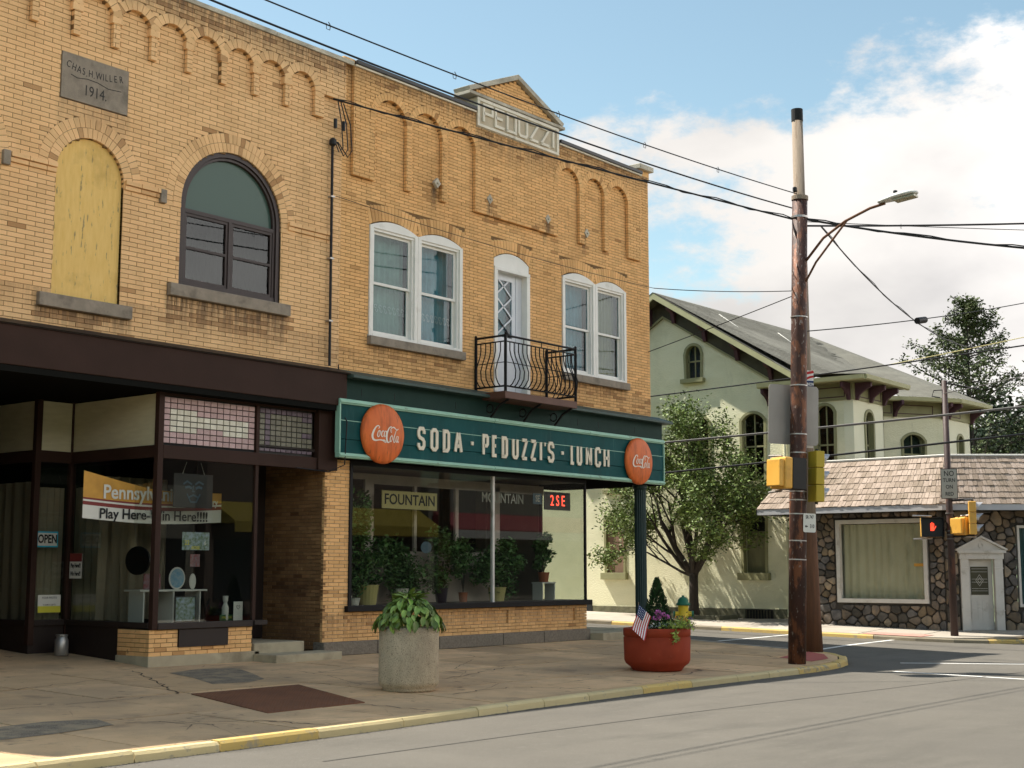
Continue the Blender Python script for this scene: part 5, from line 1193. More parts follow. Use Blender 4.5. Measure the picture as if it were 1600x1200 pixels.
archwin(FG,-4.53,-3.89,7.59,8.72,GH,.32,fill='blue_curtain',pm='glass_win')
archwin(FG,-4.55,-3.65,4.2,6.45,GH,.25,fill='dark_room')
archwin(FG,-2.55,-1.70,4.25,6.4,GH,.25,fill='dark_room')
archwin(FG,-7.6,-6.9,4.2,6.4,GH,.25,fill='dark_room')
archwin(FG,-.05,.62,4.0,6.47,GH,.25,fill='dark_room')
W=archwin(FG,-2.60,-1.73,1.49,3.38,GH,.2,fill='board_green',pm=None,sillh=.22)
mb=MB(); FG.box(mb,-2.5,-1.82,2.75,3.18,-.31,-.25); mb.build('upper_light','signal_black',W); mb=MB(); FG.box(mb,-2.54,-1.79,1.5,2.75,-.31,-.27); mb.build('boarding','board_green',W)
W=archwin(FG,-7.7,-6.9,1.49,3.4,GH,.2,fill='board_brown',pm=None,sillh=.22)
mb=MB(); FG.box(mb,-7.66,-6.94,1.5,3.2,-.25,-.05); mb.build('boarding','board_brown',W)
# wing walls
hN=[(9.72,10.32,4.2,6.30)]
FW=Fr((0,-1.2,0),(1,0,0),(0,-1,0)); win_hole_wall(FW,8.99,11.03,0,lambda u:7.0,hN,GH,'stucco_pale','wing_wall')
parent_mat='stucco_pale'; archwin(FW,9.72,10.32,4.2,6.30,GH,.28)
mb=MB(); mb.box(11.0,11.03,-1.2,2,0,7.0); mb.build('wing_return','stucco_pale',GH)
d2=Vector((.86,-.52,0)).normalized(); p2=Vector((15.79,-1.2,0)); L2=3.4; o2=p2-d2*L2; FW2=Fr(o2,d2,(d2.y,-d2.x,0))
FW2.n=Vector((-.52,-.86,0)).normalized()
u1=L2-1.45; u2=L2-.55
hs=[(u1-.25,u1+.95-.3,4.6,6.02)]
parent_mat='stucco_green'
win_hole_wall(FW2,0,L2,0,lambda u:7.0,hs,GH,'stucco_green','bay_wall'); archwin(FW2,hs[0][0],hs[0][1],4.6,6.02,GH,.24,fill='dark_room',pm='glass_win')
FW3=Fr((0,-1.2,0),(1,0,0),(0,-1,0)); hs=[(16.75,17.3,4.6,6.1)]; parent_mat='stucco_pale'
win_hole_wall(FW3,15.79,18.03,0,lambda u:7.0,hs,GH,'stucco_pale','bay_wall'); archwin(FW3,16.75,17.3,4.6,6.1,GH,.25,fill='dark_room',pm='glass_dark')
mb=MB(); mb.box(17.9,18.03,-1.2,11,0,7.0); mb.box(9,18,12.7,13,0,7); mb.build('rear_wall','stucco_green',GH)
# frieze, soffit, gutter
ea=[(8.4,1.6,7.13),(8.4,-1.86,7.13),(11.6,-1.75,7.13)]; 
for F_,a,b in ((FG,-1.6,1.235),(FW,8.97,11.05),(FW2,0,L2+.02),(FW3,15.82,18.05)):
    mb=MB(); F_.box(mb,a,b,6.52,7.02,0,.04); mb.build('frieze_board','olive_trim',GH)
for F_,a,b in ((FG,-.9,-.1),(FG,.1,.95),(FW,9.3,9.95),(FW,10.2,10.8),(FW2,.7,1.3),(FW2,1.5,2.9),(FW3,16.1,17.0)):
    mb=MB(); F_.band(mb,[(a,6.62),(b,6.62),(b,6.90),(a,6.90)],.025,.04,.052,closed=True); mb.build('frieze_panel','purple_trim',GH)
mb=MB()
mb.add([(9.02,1.6,7.02),(9.02,-1.2,7.02),(8.42,-1.84,7.02),(8.42,1.6,7.02)],[(0,1,2,3)])
mb.add([(8.42,-1.84,7.02),(9.0,-1.2,7.02),(11.5,-1.2,7.02),(11.6,-1.73,7.02)],[(0,1,2,3)])
mb.add([(12.8,.6,7.0),(13.8,-.5,7.0),(15.7,-1.73,7.0),(18.2,-1.8,7.0),(18.0,-1.2,7.0),(15.8,-1.2,7.0),(13.4,.5,7.0)],[list(range(7))])
mb.build('soffit','olive_trim',GH)
def gut(pts,nm='gutter'):
    mb=MB()
    for a,b in zip(pts,pts[1:]):
        a=Vector(a);b=Vector(b); d=(b-a).normalized(); nrm=Vector((d.y,-d.x,0)).normalized()
        mb.prism([a+Vector((0,0,-.13)),a+Vector((0,0,.02)),a+nrm*.09+Vector((0,0,.02)),a+nrm*.07+Vector((0,0,-.10))],b-a)
    return mb.build(nm,'cream_gutter',GH)
gut([(8.4,1.6,7.12),(8.4,-1.86,7.12)]); gut([(8.4,-1.86,7.12),(11.65,-1.75,7.12)]); gut([(13.2,-.05,7.1),(13.8,-.5,7.1),(15.7,-1.75,7.1),(18.25,-1.82,7.1)])
def brk(F,u,zt=7.0,h=.5,dd=.5):
    mb=MB(); 
    pr=[(0,0),(0,-h),(.08,-h),(.14,-h*.7),(.30,-h*.45),(.36,-.2),(dd,-.14),(dd,0)]
    mb.prism([F.P(u-.05,zt+z,w+.04) for w,z in pr],F.u*.10); return mb.build('bracket','purple_trim',GH,bevel=.01)
for u in (-1.5,-1.2,-.99,0,1.1): brk(FG,u)
for u in (9.1,10.05,10.95): brk(FW,u)
for u in (.25,1.42,3.3): brk(FW2,u)
for u in (15.95,17.95): brk(FW3,u)
# gable rake: fascia and brackets
def rake(sg):
    y0,z0=5.3,10.40; y1=5.3-sg*5.0; z1=z0-5.0*.617
    mb=MB(); mb.prism([(8.36,y0,z0),(8.36,y1,z1),(8.36,y1,z1-.20),(8.36,y0,z0-.20)],(.06,0,0)); mb.build('rake_board','cream_gutter',GH)
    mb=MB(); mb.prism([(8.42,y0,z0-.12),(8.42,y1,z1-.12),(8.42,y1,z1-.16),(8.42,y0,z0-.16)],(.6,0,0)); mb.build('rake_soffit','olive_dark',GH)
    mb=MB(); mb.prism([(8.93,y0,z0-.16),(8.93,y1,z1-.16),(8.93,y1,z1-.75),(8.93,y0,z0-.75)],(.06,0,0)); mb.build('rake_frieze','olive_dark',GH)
    mb=MB(); mb.prism([(8.90,y0,z0-.68),(8.90,y1,z1-.68),(8.90,y1,z1-.75),(8.90,y0,z0-.75)],(.03,0,0)); mb.build('rake_mould','olive_trim',GH)
    for t in (.45,1.6,2.75,3.9):
        yy=y0-sg*t; zz=z0-t*.617-.16; mb=MB(); mb.prism([(8.93,yy-.06,zz),(8.93,yy-.06,zz-.55),(8.84,yy-.06,zz-.52),(8.75,yy-.06,zz-.22),(8.5,yy-.06,zz-.12),(8.5,yy-.06,zz)],(0,.12,0)); mb.build('rake_bracket','purple_trim',GH)
rake(1); rake(-1)
# roof with shingle courses
A=(8.35,5.3,10.42); B=(19.5,5.4,10.42); mb=MB()
V=[A,B,(8.35,.3,7.33),(8.35,-1.90,7.15),(11.65,-1.80,7.15),(12.9,.1,7.45),(13.8,-.55,7.13),(15.7,-1.80,7.13),(18.25,-1.86,7.13),(19.5,12,7.2),(8.35,10.4,7.25)]
mb.add(V,[(0,2,5),(2,3,4),(2,4,5),(0,5,1),(1,5,6),(1,6,7),(1,7,8),(0,1,9,10)]); roofo=mb.build('roof','roof_shingle',GH)
mb=MB()
def rp(x,t):  # point on main slope, t 0 at ridge .. 1 at lower edge
    return Vector((x,5.3-5.2*t,10.42-3.03*t+.006))
for k in range(34):
    t=k/34; x=8.4; 
    while x<12.9+(1-t)*5.5:
        L_=rnd.uniform(.55,1.2); a=rp(x,t); b=rp(x+L_-.02,t+1/34+.004); mb.add([(a.x,a.y,a.z),(b.x,a.y,a.z),(b.x,b.y,b.z+.012),(a.x,b.y,b.z+.012),(b.x,b.y,b.z),(a.x,b.y,b.z)],[(0,3,2,1),(3,5,4,2)],rnd.random()); x+=L_
mb.build('roof_shingles','roof_shingle',roofo,kind='stuff')
for a,b in (((11.3,4.6,10.03),(8.75,.25,7.40)),((14.6,4.2,9.8),(12.6,1.6,8.2)),((12.9,-.0,7.5),(13.7,-.5,7.2))):
    mb=MB(); mb.tube([a,b],.025,4); mb.build('flashing','ridge_metal',roofo)
mb=MB(); mb.tube([(8.96,.98,6.9),(8.9,1.0,6.5),(8.94,1.02,6.3),(8.94,1.02,.2)],.05,8); mb.build('downpipe','stucco_green',GH)

# ============================================================ STONE SHOP
SS=thing('stone_shop',(9,-3,0),'low stone-faced shop with tan shake mansard roof across the side street','building')
FA=Fr((7.5,0,0),(0,-1,0),(-1,0,0))   # u=-Y ; from u=.1 to 4.37
dB=Vector((.632,-.775,0)); FBb=Fr((7.5,-4.37,0),dB,(-.775,-.632,0)); LBw=2.42
pC=Vector((7.5,-4.37,0))+dB*LBw; FCc=Fr(pC,(1,0,0),(0,-1,0))
WA=(1.28,3.91,.69,2.95); DBr=(.42,1.50,-.05,2.16)
WB=(1.98,2.42,.60,2.9)
mb=MB()
for q in ((.05,1.28,-.2,3.2),(3.91,4.37,-.2,3.2),(1.28,3.91,-.2,.69),(1.28,3.91,2.95,3.2)): FA.box(mb,q[0],q[1],q[2],q[3],-.3,-.03)
for q in ((0,.42,-.3,3.2),(1.50,1.90,-.3,3.2),(.42,1.50,2.16,3.2),(1.90,LBw,-.3,.60),(1.90,LBw,2.75,3.2)): FBb.box(mb,q[0],q[1],q[2],q[3],-.3,-.03)
FCc.box(mb,0,8,-.4,3.2,-.3,-.03); mb.box(7.5,15,.0,-.05,-.2,3.2); mb.build('wall','stone_mortar',SS)
def voro_stones(F,u0,u1,z0,z1,holes,n,seed,mats,key):
    rr=random.Random(seed); pts=[]
    tries=0
    while len(pts)<n and tries<n*40:
        tries+=1; p=(rr.uniform(u0,u1),rr.uniform(z0,z1))
        if any(h[0]<p[0]<h[1] and h[2]<p[1]<h[3] for h in holes): continue
        big=.28 if p[1]<.75 else .23
        if all((p[0]-q[0])**2+((p[1]-q[1])*1.15)**2>(big*rr.uniform(.62,1.0))**2 for q in pts): pts.append(p)
    for i,p in enumerate(pts):
        poly=[(max(u0,p[0]-.5),max(z0,p[1]-.5)),(min(u1,p[0]+.5),max(z0,p[1]-.5)),(min(u1,p[0]+.5),min(z1,p[1]+.5)),(max(u0,p[0]-.5),min(z1,p[1]+.5))]
        for j,q in enumerate(pts):
            if i==j or abs(q[0]-p[0])>1 or abs(q[1]-p[1])>1: continue
            mx_,mz=(p[0]+q[0])/2,(p[1]+q[1])/2; dx,dz=q[0]-p[0],q[1]-p[1]
            poly=clip(poly,(mx_,mz),(mx_-dz,mz+dx))
            if len(poly)<3: break
        for h in holes:   # cut at openings using nearest side
            if len(poly)<3: break
            if h[2]-.5<p[1]<h[3]+.5 and h[0]-.6<p[0]<h[1]+.6:
                if p[0]<=h[0] and h[2]<=p[1]<=h[3]: poly=clip(poly,(h[0],0),(h[0],1))
                elif p[0]>=h[1] and h[2]<=p[1]<=h[3]: poly=clip(poly,(h[1],1),(h[1],0))
                elif p[1]<h[2]: poly=clip(poly,(1,h[2]),(0,h[2])) if any(h[0]<c[0]<h[1] and c[1]>h[2] for c in poly) else poly
                elif p[1]>h[3]: poly=clip(poly,(0,h[3]),(1,h[3])) if any(h[0]<c[0]<h[1] and c[1]<h[3] for c in poly) else poly
        if len(poly)<3: continue
        q1=shrink(poly,.014)
        if not q1: continue
        # round corners once
        def cc(P,k=.22):
            o=[]
            for a,b in zip(P,P[1:]+P[:1]): o+=[(a[0]+(b[0]-a[0])*k,a[1]+(b[1]-a[1])*k),(b[0]+(a[0]-b[0])*k,b[1]+(a[1]-b[1])*k)]
            return o
        q1=cc(q1); cx_=sum(a for a,_ in q1)/len(q1); cz_=sum(b for _,b in q1)/len(q1); m_=len(q1)
        q2=[(cx_+(a-cx_)*.86,cz_+(b-cz_)*.86) for a,b in q1]; q3=[(cx_+(a-cx_)*.4,cz_+(b-cz_)*.4) for a,b in q1]
        h=rr.uniform(.02,.05); mb=MB(); vs=[F.P(a,b,-.03) for a,b in q1]+[F.P(a,b,h*.55) for a,b in q1]+[F.P(a,b,h) for a,b in q2]+[F.P(cx_,cz_,h+rr.uniform(.0,.02))]
        fs=[(k,(k+1)%m_,m_+(k+1)%m_,m_+k) for k in range(m_)]+[(m_+k,m_+(k+1)%m_,2*m_+(k+1)%m_,2*m_+k) for k in range(m_)]+[(2*m_+k,2*m_+(k+1)%m_,3*m_) for k in range(m_)]
        mb.add(vs,fs,rr.random()); mb.build('stone',rr.choice(mats),SS)
FMT=['fieldstone_a','fieldstone_b','fieldstone_c','fieldstone_a','fieldstone_b']
voro_stones(FA,.05,4.36,-.05,3.15,[(1.22,3.97,.63,3.0)],185,3,FMT,0)
voro_stones(FBb,0,LBw,-.12,3.15,[(.36,1.56,-.2,2.2),(1.92,2.5,.55,2.8)],70,4,FMT,0)
voro_stones(FCc,0,2.0,-.2,3.15,[],40,5,FMT,0)
# shop window with curtain
a,b,z0,z1=WA; mb=MB(); FA.band(mb,[(a+.05,z0+.05),(b-.05,z0+.05),(b-.05,z1-.05),(a+.05,z1-.05)],.11,-.12,.06,closed=True); W=mb.build('shop_window','frame_white',SS,bevel=.006)
mb=MB(); FA.box(mb,a+.1,b-.1,z0+.1,z1-.1,-.08,-.074); mb.build('pane','glass_shop',W)
mb=MB(); curtain(mb,FA,a+.08,b-.08,z0+.1,z1-.12,-.20,.03,11); mb.build('curtain','cream_curtain',W)
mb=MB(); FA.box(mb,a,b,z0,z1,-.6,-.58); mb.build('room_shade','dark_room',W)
mb=MB(); FA.box(mb,b-.42,b-.16,z0+.98,z0+1.06,-.072,-.068); mb.build('sticker','banner_orange',W)
mb=MB(); FBb.box(mb,1.94,2.0,.60,2.75,-.1,.05); FBb.box(mb,2.0,LBw,.60,.68,-.1,.05); FBb.box(mb,2.0,LBw,2.68,2.75,-.1,.05); FCc.box(mb,-.06,.0,.60,2.75,-.1,.05); W=mb.build('side_window','frame_white',SS,bevel=.005)
mb=MB(); FBb.box(mb,2.0,LBw-.06,.68,2.68,-.06,-.055); mb.build('pane','glass_win',W); mb=MB(); curtain(mb,FBb,2.0,LBw-.03,.66,2.7,-.16,.02,3); mb.build('curtain','teal_curtain',W)
# door with pediment
a,b,z0,z1=.42,1.50,.0,2.16
mb=MB(); 
for p in (a-.02,b-.20): FBb.box(mb,p,p+.22,z0-.05,1.86,-.1,.06); FBb.box(mb,p-.01,p+.23,1.60,1.64,.06,.075); FBb.box(mb,p-.01,p+.23,z0+.5,z0+.53,.06,.07)
DS=mb.build('door_surround','frame_white',SS,bevel=.005)
mb=MB(); FBb.box(mb,a-.05,b+.05,1.86,2.02,-.1,.08); FBb.box(mb,a-.10,b+.10,2.02,2.09,-.1,.13); FBb.prism(mb,[(a-.12,2.09),(b+.12,2.09),((a+b)/2,2.42)],-.1,.05); FBb.band(mb,[(a-.14,2.10),((a+b)/2,2.45),(b+.14,2.10)],.05,.0,.13); mb.build('pediment','frame_white',DS,bevel=.004)
mb=MB(); FBb.band(mb,arc((a+b)/2,2.22,.06,-40,260,10),.02,.05,.07); mb.build('scroll','frame_white',DS)
for k in range(22): mb=MB(); FBb.box(mb,a-.04+k*.053,a-.015+k*.053,1.965,1.995,.08,.10); mb.build('dentil','frame_white',DS)
mb=MB(); da,db=a+.20,b-.20; FBb.box(mb,da,db,z0,1.86,-.20,-.15); FBb.box(mb,da,db,z0+.0,z0+.12,-.15,-.14); 
DD=mb.build('shop_door','frame_white',SS)
mb=MB(); FBb.box(mb,da+.10,db-.12,.92,1.66,-.149,-.135); mb.build('pane','olive_dark',DD)
mb=MB()
for z in (1.02,1.08,1.25,1.33,1.52,1.6): FBb.box(mb,da+.12,db-.14,z,z+.008,-.134,-.130)
for z,rr_ in ((1.30,.10),(1.30,.05)): FBb.band(mb,[((da+db)/2-.01-rr_,z),((da+db)/2-.01,z+rr_*1.5),((da+db)/2-.01+rr_,z),((da+db)/2-.01,z-rr_*1.5)],.008,-.134,-.130,closed=True)
mb.build('leaded_glass','frame_white',DD)
mb=MB()
for p,q in ((da+.10,da+.27),(db-.29,db-.12)): FBb.band(mb,[(p,.25),(q,.25),(q,.78),(p,.78)],.02,-.15,-.14,closed=True)
mb.build('door_panel','frame_white',DD)
# mansard roof: wooden shakes
zE,zR=3.28,4.58
Ea=[Vector((6.62,.75,zE)),Vector((6.62,-4.72,zE))]; dEnd=Vector((6.62,-4.72,zE))+dB*3.25
Eb=[Ea[1],dEnd]; Ec=[dEnd,dEnd+Vector((12,0,0))]
Ra=[Vector((7.5,-.0,zR)),Vector((7.5,-4.55,zR))]; rEnd=Vector((7.5,-4.55,zR))+dB*2.15; Rb=[Ra[1],rEnd]; Rc=[rEnd,rEnd+Vector((11,0,0))]
mb=MB(); shm=MB(); hips=[]
def slope(E_,R_,rows,wid):
    e0,e1=E_; r0,r1=R_; mb.add([e0,e1,r1,r0],[(0,1,2,3)])
    nrm=(e1-e0).cross(r0-e0).normalized(); 
    if nrm.z<0: nrm=-nrm
    Lr=(e1-e0).length
    for k in range(rows):
        t0=k/rows; t1=(k+1)/rows+.03; t1=min(t1,1.0)
        n=max(1,int(((e1-e0).length*(1-t0)+(r1-r0).length*t0)/wid)); u=0; edges=[0]
        while u<1: u+=rnd.uniform(.55,1.45)/n; edges.append(min(u,1))
        for a,b in zip(edges,edges[1:]):
            if b-a<.2/n: continue
            g_=.04/n; L0=e0.lerp(r0,t0); L1=e1.lerp(r1,t0); U0=e0.lerp(r0,t1); U1=e1.lerp(r1,t1); th=rnd.uniform(.016,.03); dz=rnd.uniform(-.010,.012)
            A_=L0.lerp(L1,a+g_)-Vector((0,0,dz)); B_=L0.lerp(L1,b-g_)-Vector((0,0,dz)); C_=U0.lerp(U1,b-g_); D_=U0.lerp(U1,a+g_); up=nrm*th
            shm.add([A_+up,B_+up,C_+nrm*.004,D_+nrm*.004,A_-nrm*.0,B_-nrm*.0],[(0,1,2,3),(4,5,1,0),(4,0,3),(5,2,1)],rnd.random())
slope(Ea,Ra,8,.12); slope(Eb,Rb,8,.12); slope(Ec,Rc,8,.17)
mb.add([Ea[0],Ra[0],Vector((15,0,zR)),Vector((15,.75,zE))],[(0,1,2,3)])
mb.add([Ra[0],Ra[1],rEnd,rEnd+Vector((11,0,0)),Vector((19,0,zR))],[list(range(5))])
rf=mb.build('mansard_roof','cedar_end',SS); shm.build('shakes','cedar',rf,kind='stuff')
for a_,b_ in ((Ea[1],Ra[1]),(dEnd,rEnd)):
    for k in range(8):
        t0,t1=k/8,(k+1)/8+.04; p=a_.lerp(b_,t0); q=a_.lerp(b_,min(1,t1)); mb=MB(); s=Vector((.05,-.05,0)); mb.add([p-s+Vector((0,0,.06)),p+s+Vector((0,0,.06)),q+s+Vector((0,0,.035)),q-s+Vector((0,0,.035)),p-s,p+s],[(0,1,2,3),(4,5,1,0)],rnd.random()); mb.build('hip_shake','cedar',rf)
mb=MB()
for p,q in ((Ra[0],Ra[1]),(Ra[1],rEnd),(rEnd,rEnd+Vector((11,0,0)))): mb.tube([p+Vector((0,0,.03)),q+Vector((0,0,.03))],.035,5)
mb.build('ridge_cap','ridge_metal',rf)
mb=MB()
for p,q in ((Ea[0],Ea[1]),(Eb[0],Eb[1]),(Ec[0],Ec[1]),(Vector((15,.75,zE)),Ea[0])):
    d=(q-p).normalized(); nn=Vector((d.y,-d.x,0)); mb.prism([p+Vector((0,0,-.16)),p+Vector((0,0,-.01)),p-nn*.03+Vector((0,0,-.01)),p-nn*.03+Vector((0,0,-.16))],q-p)
mb.build('fascia','fascia_grey',SS)
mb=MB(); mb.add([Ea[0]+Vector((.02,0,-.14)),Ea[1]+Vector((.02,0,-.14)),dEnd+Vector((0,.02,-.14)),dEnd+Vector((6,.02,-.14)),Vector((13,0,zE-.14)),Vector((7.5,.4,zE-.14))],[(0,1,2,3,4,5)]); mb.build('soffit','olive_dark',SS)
flagp=None

# ============================================================ street furniture
def dz(p,dz_): return Vector(p)+Vector((0,0,dz_))
# steel pole
sp=thing('steel_utility_pole',(-4.98,-6.55,-.16),'rusty brown steel utility pole at the kerb corner','pole')
mb=MB(); PX,PY=-4.98,-6.55; mb.tube([(PX,PY,-.2),(PX+.0,PY,3),(PX-.0,PY,6),(PX,PY,8.66)],[.165,.16,.15,.145],20); mb.build('shaft','steel_pole',sp,smooth=True)
mb=MB(); mb.tube([(PX,PY,8.66),(PX,PY,8.74)],[.16,.16],20); mb.build('cap','wood_pole',sp)
mb=MB(); mb.tube([(PX,PY,8.3),(PX,PY,8.34)],.162,20); mb.build('collar','steel_band',sp)
for z in (6.35,5.03,4.1,3.75,3.62,3.02,2.86,2.6,2.1,1.75): mb=MB(); mb.tube([(PX,PY,z),(PX,PY,z+.022)],.163,20); mb.build('band','steel_band',sp)
# lamp on arm
lp=thing('street_lamp',(PX,PY-.1,7.4),'cobra-head street lamp on curved double bracket arm from steel pole','street lamp')
pts=[(PX,PY-.14,7.45),(PX,PY-.5,7.85),(PX,PY-.95,8.12),(PX,PY-1.45,8.30),(PX,PY-1.75,8.35)]
mb=MB(); mb.tube(pts,.026,8); mb.tube([(PX,PY-.14,7.05),(PX,PY-.35,7.40),(PX,PY-.75,7.86),(PX,PY-.98,8.12)],.022,8); mb.build('arm','wood_pole_low',lp,smooth=True)
mb=MB(); vs=[]; prof=[(0,.05,.04),(.12,.10,.07),(.35,.15,.09),(.6,.17,.085),(.78,.14,.06),(.86,.05,.03)]
def lampbody(mb,low):
    vs=[]; n=12
    for (s_,w_,h_) in prof:
        for k in range(n):
            a_=2*PI*k/n; vs.append((PX+w_*math.cos(a_),PY-1.62-s_*.88,8.36+s_*.10+(h_*math.sin(a_) if (math.sin(a_)>0) else .35*h_*math.sin(a_))+.02))
    m_=len(prof); mb.add(vs,[(i*n+k,i*n+(k+1)%n,(i+1)*n+(k+1)%n,(i+1)*n+k) for i in range(m_-1) for k in range(n)]+[list(range(n)),[(m_-1)*n+k for k in range(n)]])
lampbody(mb,0); mb.build('head','lamp_body',lp,smooth=True)
mb=MB(); mb.prism([(PX-.11,PY-1.95,8.385),(PX+.11,PY-1.95,8.385),(PX+.10,PY-2.35,8.43),(PX-.10,PY-2.35,8.43)],(0,0,-.035)); mb.build('lens','lamp_lens',lp)
mb=MB(); mb.lathe([(.035,0),(.04,.08),(.02,.09)],(PX,PY-1.95,8.48),10); mb.build('photocell','signal_black',lp)
# wood pole
wp=thing('wood_utility_pole',(-1.68,-5.18,-.12),'weathered wooden utility pole with black tar cap standing behind steel pole','pole')
WX,WY=-1.70,-5.18
mb=MB(); mb.tube([(WX,WY,2.6),(WX-.01,WY,6),(WX-.02,WY,11.5)],[.155,.14,.118],18); mb.build('upper_shaft','wood_pole',wp,smooth=True)
mb=MB(); mb.tube([(WX+.06,WY,-.2),(WX+.04,WY,.8),(WX,WY,2.6)],[.20,.175,.155],18); mb.build('lower_shaft','wood_pole_low',wp,smooth=True)
mb=MB(); mb.tube([(WX-.02,WY,11.35),(WX-.02,WY,11.62)],.128,18); mb.build('tar_cap','tar_cap',wp)
for z,yy in ((9.75,-.1),(8.8,-.12),(7.8,-.12)): mb=MB(); mb.tube([(WX-.2,WY,z),(WX+.12,WY,z)],.02,6); mb.lathe([(.02,0),(.05,.02),(.05,.1),(.02,.12)],(WX-.22,WY,z-.04),8); mb.build('insulator','wire',wp)
# big sign seen from behind, small banner, route marker
t=thing('road_sign_back',(PX,PY,3.9),'large blank grey sign seen from behind strapped to steel pole','sign')
dv=Vector((.80,-.60,0)).normalized(); nb=Vector((-.60,-.80,0)); Fk=Fr((PX,PY,0)+Vector((0,0,0)) if False else Vector((PX,PY,0))+nb*-.20,dv,nb)
def rrect(a,b,c,d,r,n=4):
    return [(p[0]+r*math.cos(R(s+90*k/n)),p[1]+r*math.sin(R(s+90*k/n))) for (p,s) in (((b-r,c+r),-90),((b-r,d-r),0),((a+r,d-r),90),((a+r,c+r),180)) for k in range(n+1)]
Fk=Fr(Vector((PX,PY,0))-nb*.19,dv,nb); mb=MB(); Fk.prism(mb,rrect(-.53,.50,3.93,5.07,.07),-.006,.006); mb.build('plate','sign_back',t)
t=thing('street_banner',(PX+.3,PY+.3,4.9),'small red white and navy town banner hanging behind steel pole','banner')
Fq=Fr(Vector((PX,PY,0))-nb*.32,dv,nb)
mb=MB(); Fq.box(mb,.10,.46,3.9,5.40,-.004,.0); mb.build('cloth','flag_white',t)
mb=MB(); Fq.box(mb,.10,.46,5.02,5.20,.001,.005); Fq.box(mb,.10,.22,5.22,5.40,.001,.005); mb.build('navy_panel','flag_blue',t)
mb=MB(); Fq.band(mb,[(.22,5.24),(.30,5.34),(.46,5.38)],.05,.001,.006); Fq.band(mb,[(.30,5.23),(.38,5.27),(.46,5.29)],.04,.001,.006); Fq.box(mb,.40,.52,3.96,4.08,.001,.006); mb.build('red_stripe','flag_red',t)
text('lettering','MOUNT UNION','flag_white',Fq,.28,5.13,.007,.08,t,.62,.002)
t=thing('route_marker',(PX,PY-.2,2.3),'small white route marker reading SR 747 310 with left arrow','sign')
Fm=Fr(Vector((PX,PY,0))+Vector((-.62,-.78,0))*.175+Vector((.78,-.62,0))*.09,(.78,-.62,0),(-.62,-.78,0)); mb=MB(); Fm.prism(mb,rrect(-.06,.19,2.27,2.62,.03),0,.006); mb.build('plate','sign_white',t)
text('lettering','SR 747','ink',Fm,.065,2.55,.007,.09,t,.62,.001); text('lettering','310','ink',Fm,.115,2.38,.007,.10,t,.6,.001)
mb=MB(); Fm.prism(mb,[(-.03,2.38),(.0,2.41),(.0,2.35)],.006,.008); Fm.box(mb,0,.03,2.37,2.39,.006,.008); mb.build('arrow','ink',t)
# pedestrian signal (seen from behind) and vertical signal
def pedhead(name,c,dirv,label,sz=(.42,.42),hand=False,grp=None,vis=.14,armd=-1):
    """dirv: horizontal unit vector the lens faces"""
    f=Vector(dirv).normalized(); s=Vector((-f.y,f.x,0)); t=thing(name,c,label,'pedestrian signal'); c=Vector(c); hw,hh=sz[0]/2,sz[1]/2
    Fz=Fr(c,s,f)
    mb=MB(); Fz.box(mb,-hw,hw,-hh,hh,-.20,-.02); mb.build('housing','signal_yellow',t,bevel=.03)
    mb=MB(); Fz.box(mb,-hw*.86,hw*.86,-hh*.86,hh*.86,-.31,-.20); mb.build('door','signal_yellow',t,bevel=.02)
    mb=MB()
    for q in ((-hw,-hw+.012,-hh,hh),(hw-.012,hw,-hh,hh),(-hw,hw,hh-.012,hh),(-hw,hw,-hh,-hh+.012)): Fz.box(mb,*q,-.02,vis)
    Fz.box(mb,-hw+.01,hw-.01,-hh+.01,hh-.01,-.02,-.01); mb.build('visor','signal_black',t,bevel=.004)
    for sg in (1,-1): mb=MB(); mb.tube([Fz.P(0,sg*(hh+.03),-.1),Fz.P(armd*(hw+.2),sg*(hh+.05),-.05)],.022,8); mb.build('mounting_arm','steel_band',t)
    if hand:
        mb=MB(); Fz.box(mb,-.05,.04,-.09,.03,0,.006)
        for k,(u,l) in enumerate(((-.042,.07),(-.017,.09),(.008,.085),(.033,.065))): Fz.box(mb,u-.008,u+.010,.03,.03+l,0,.006)
        Fz.band(mb,[(.04,-.05),(.075,0.0),(.085,.03)],.02,0,.006); mb.build('hand_symbol','hand_red',t)
    return t
pedhead('pedestrian_signal',(PX-.66,PY-.10,3.32),(.93,-.36,0),'yellow pedestrian signal with black visor on left side of steel pole',(.44,.58),vis=.30,armd=1)
def traffic(name,c,dirv,label,n=3,h=.34,m='signal_olive'):
    f=Vector(dirv).normalized(); s=Vector((-f.y,f.x,0)); c=Vector(c); Fz=Fr(c,s,f); t=thing(name,c,label,'traffic light')
    for k in range(n):
        z=(k-(n-1)/2)*h; mb=MB(); Fz.box(mb,-.16,.16,z-h/2+.004,z+h/2-.004,-.10,.08); mb.build('section',m,t,bevel=.015)
        mb=MB(); vs=[]; 
        for (w_) in (.08,.26):
            for a_ in range(0,13): aa=R(-30+240*a_/12); vs.append(Fz.P(.115*math.cos(aa),z+.115*math.sin(aa),w_*(1 if w_<.1 else (.55+.45*max(0,math.sin(aa))))))
        mb.add(vs,[(a_,a_+1,14+a_,13+a_) for a_ in range(12)]); mb.build('visor','visor_grey',t)
        mb=MB(); Fz.prism(mb,[(.10*math.cos(2*PI*a_/14),z+.10*math.sin(2*PI*a_/14)) for a_ in range(14)],.08,.09); mb.build('lens','signal_black',t)
    mb=MB(); mb.tube([Fz.P(0,n*h/2+.04,0),Fz.P(0,-n*h/2-.04,0)],.03,8); mb.build('mount','signal_black',t); return t
traffic('traffic_light',(PX+.16,PY-.30,3.32),(.84,-.54,0),'olive yellow three-section traffic light seen side-on at steel pole',3,.32)
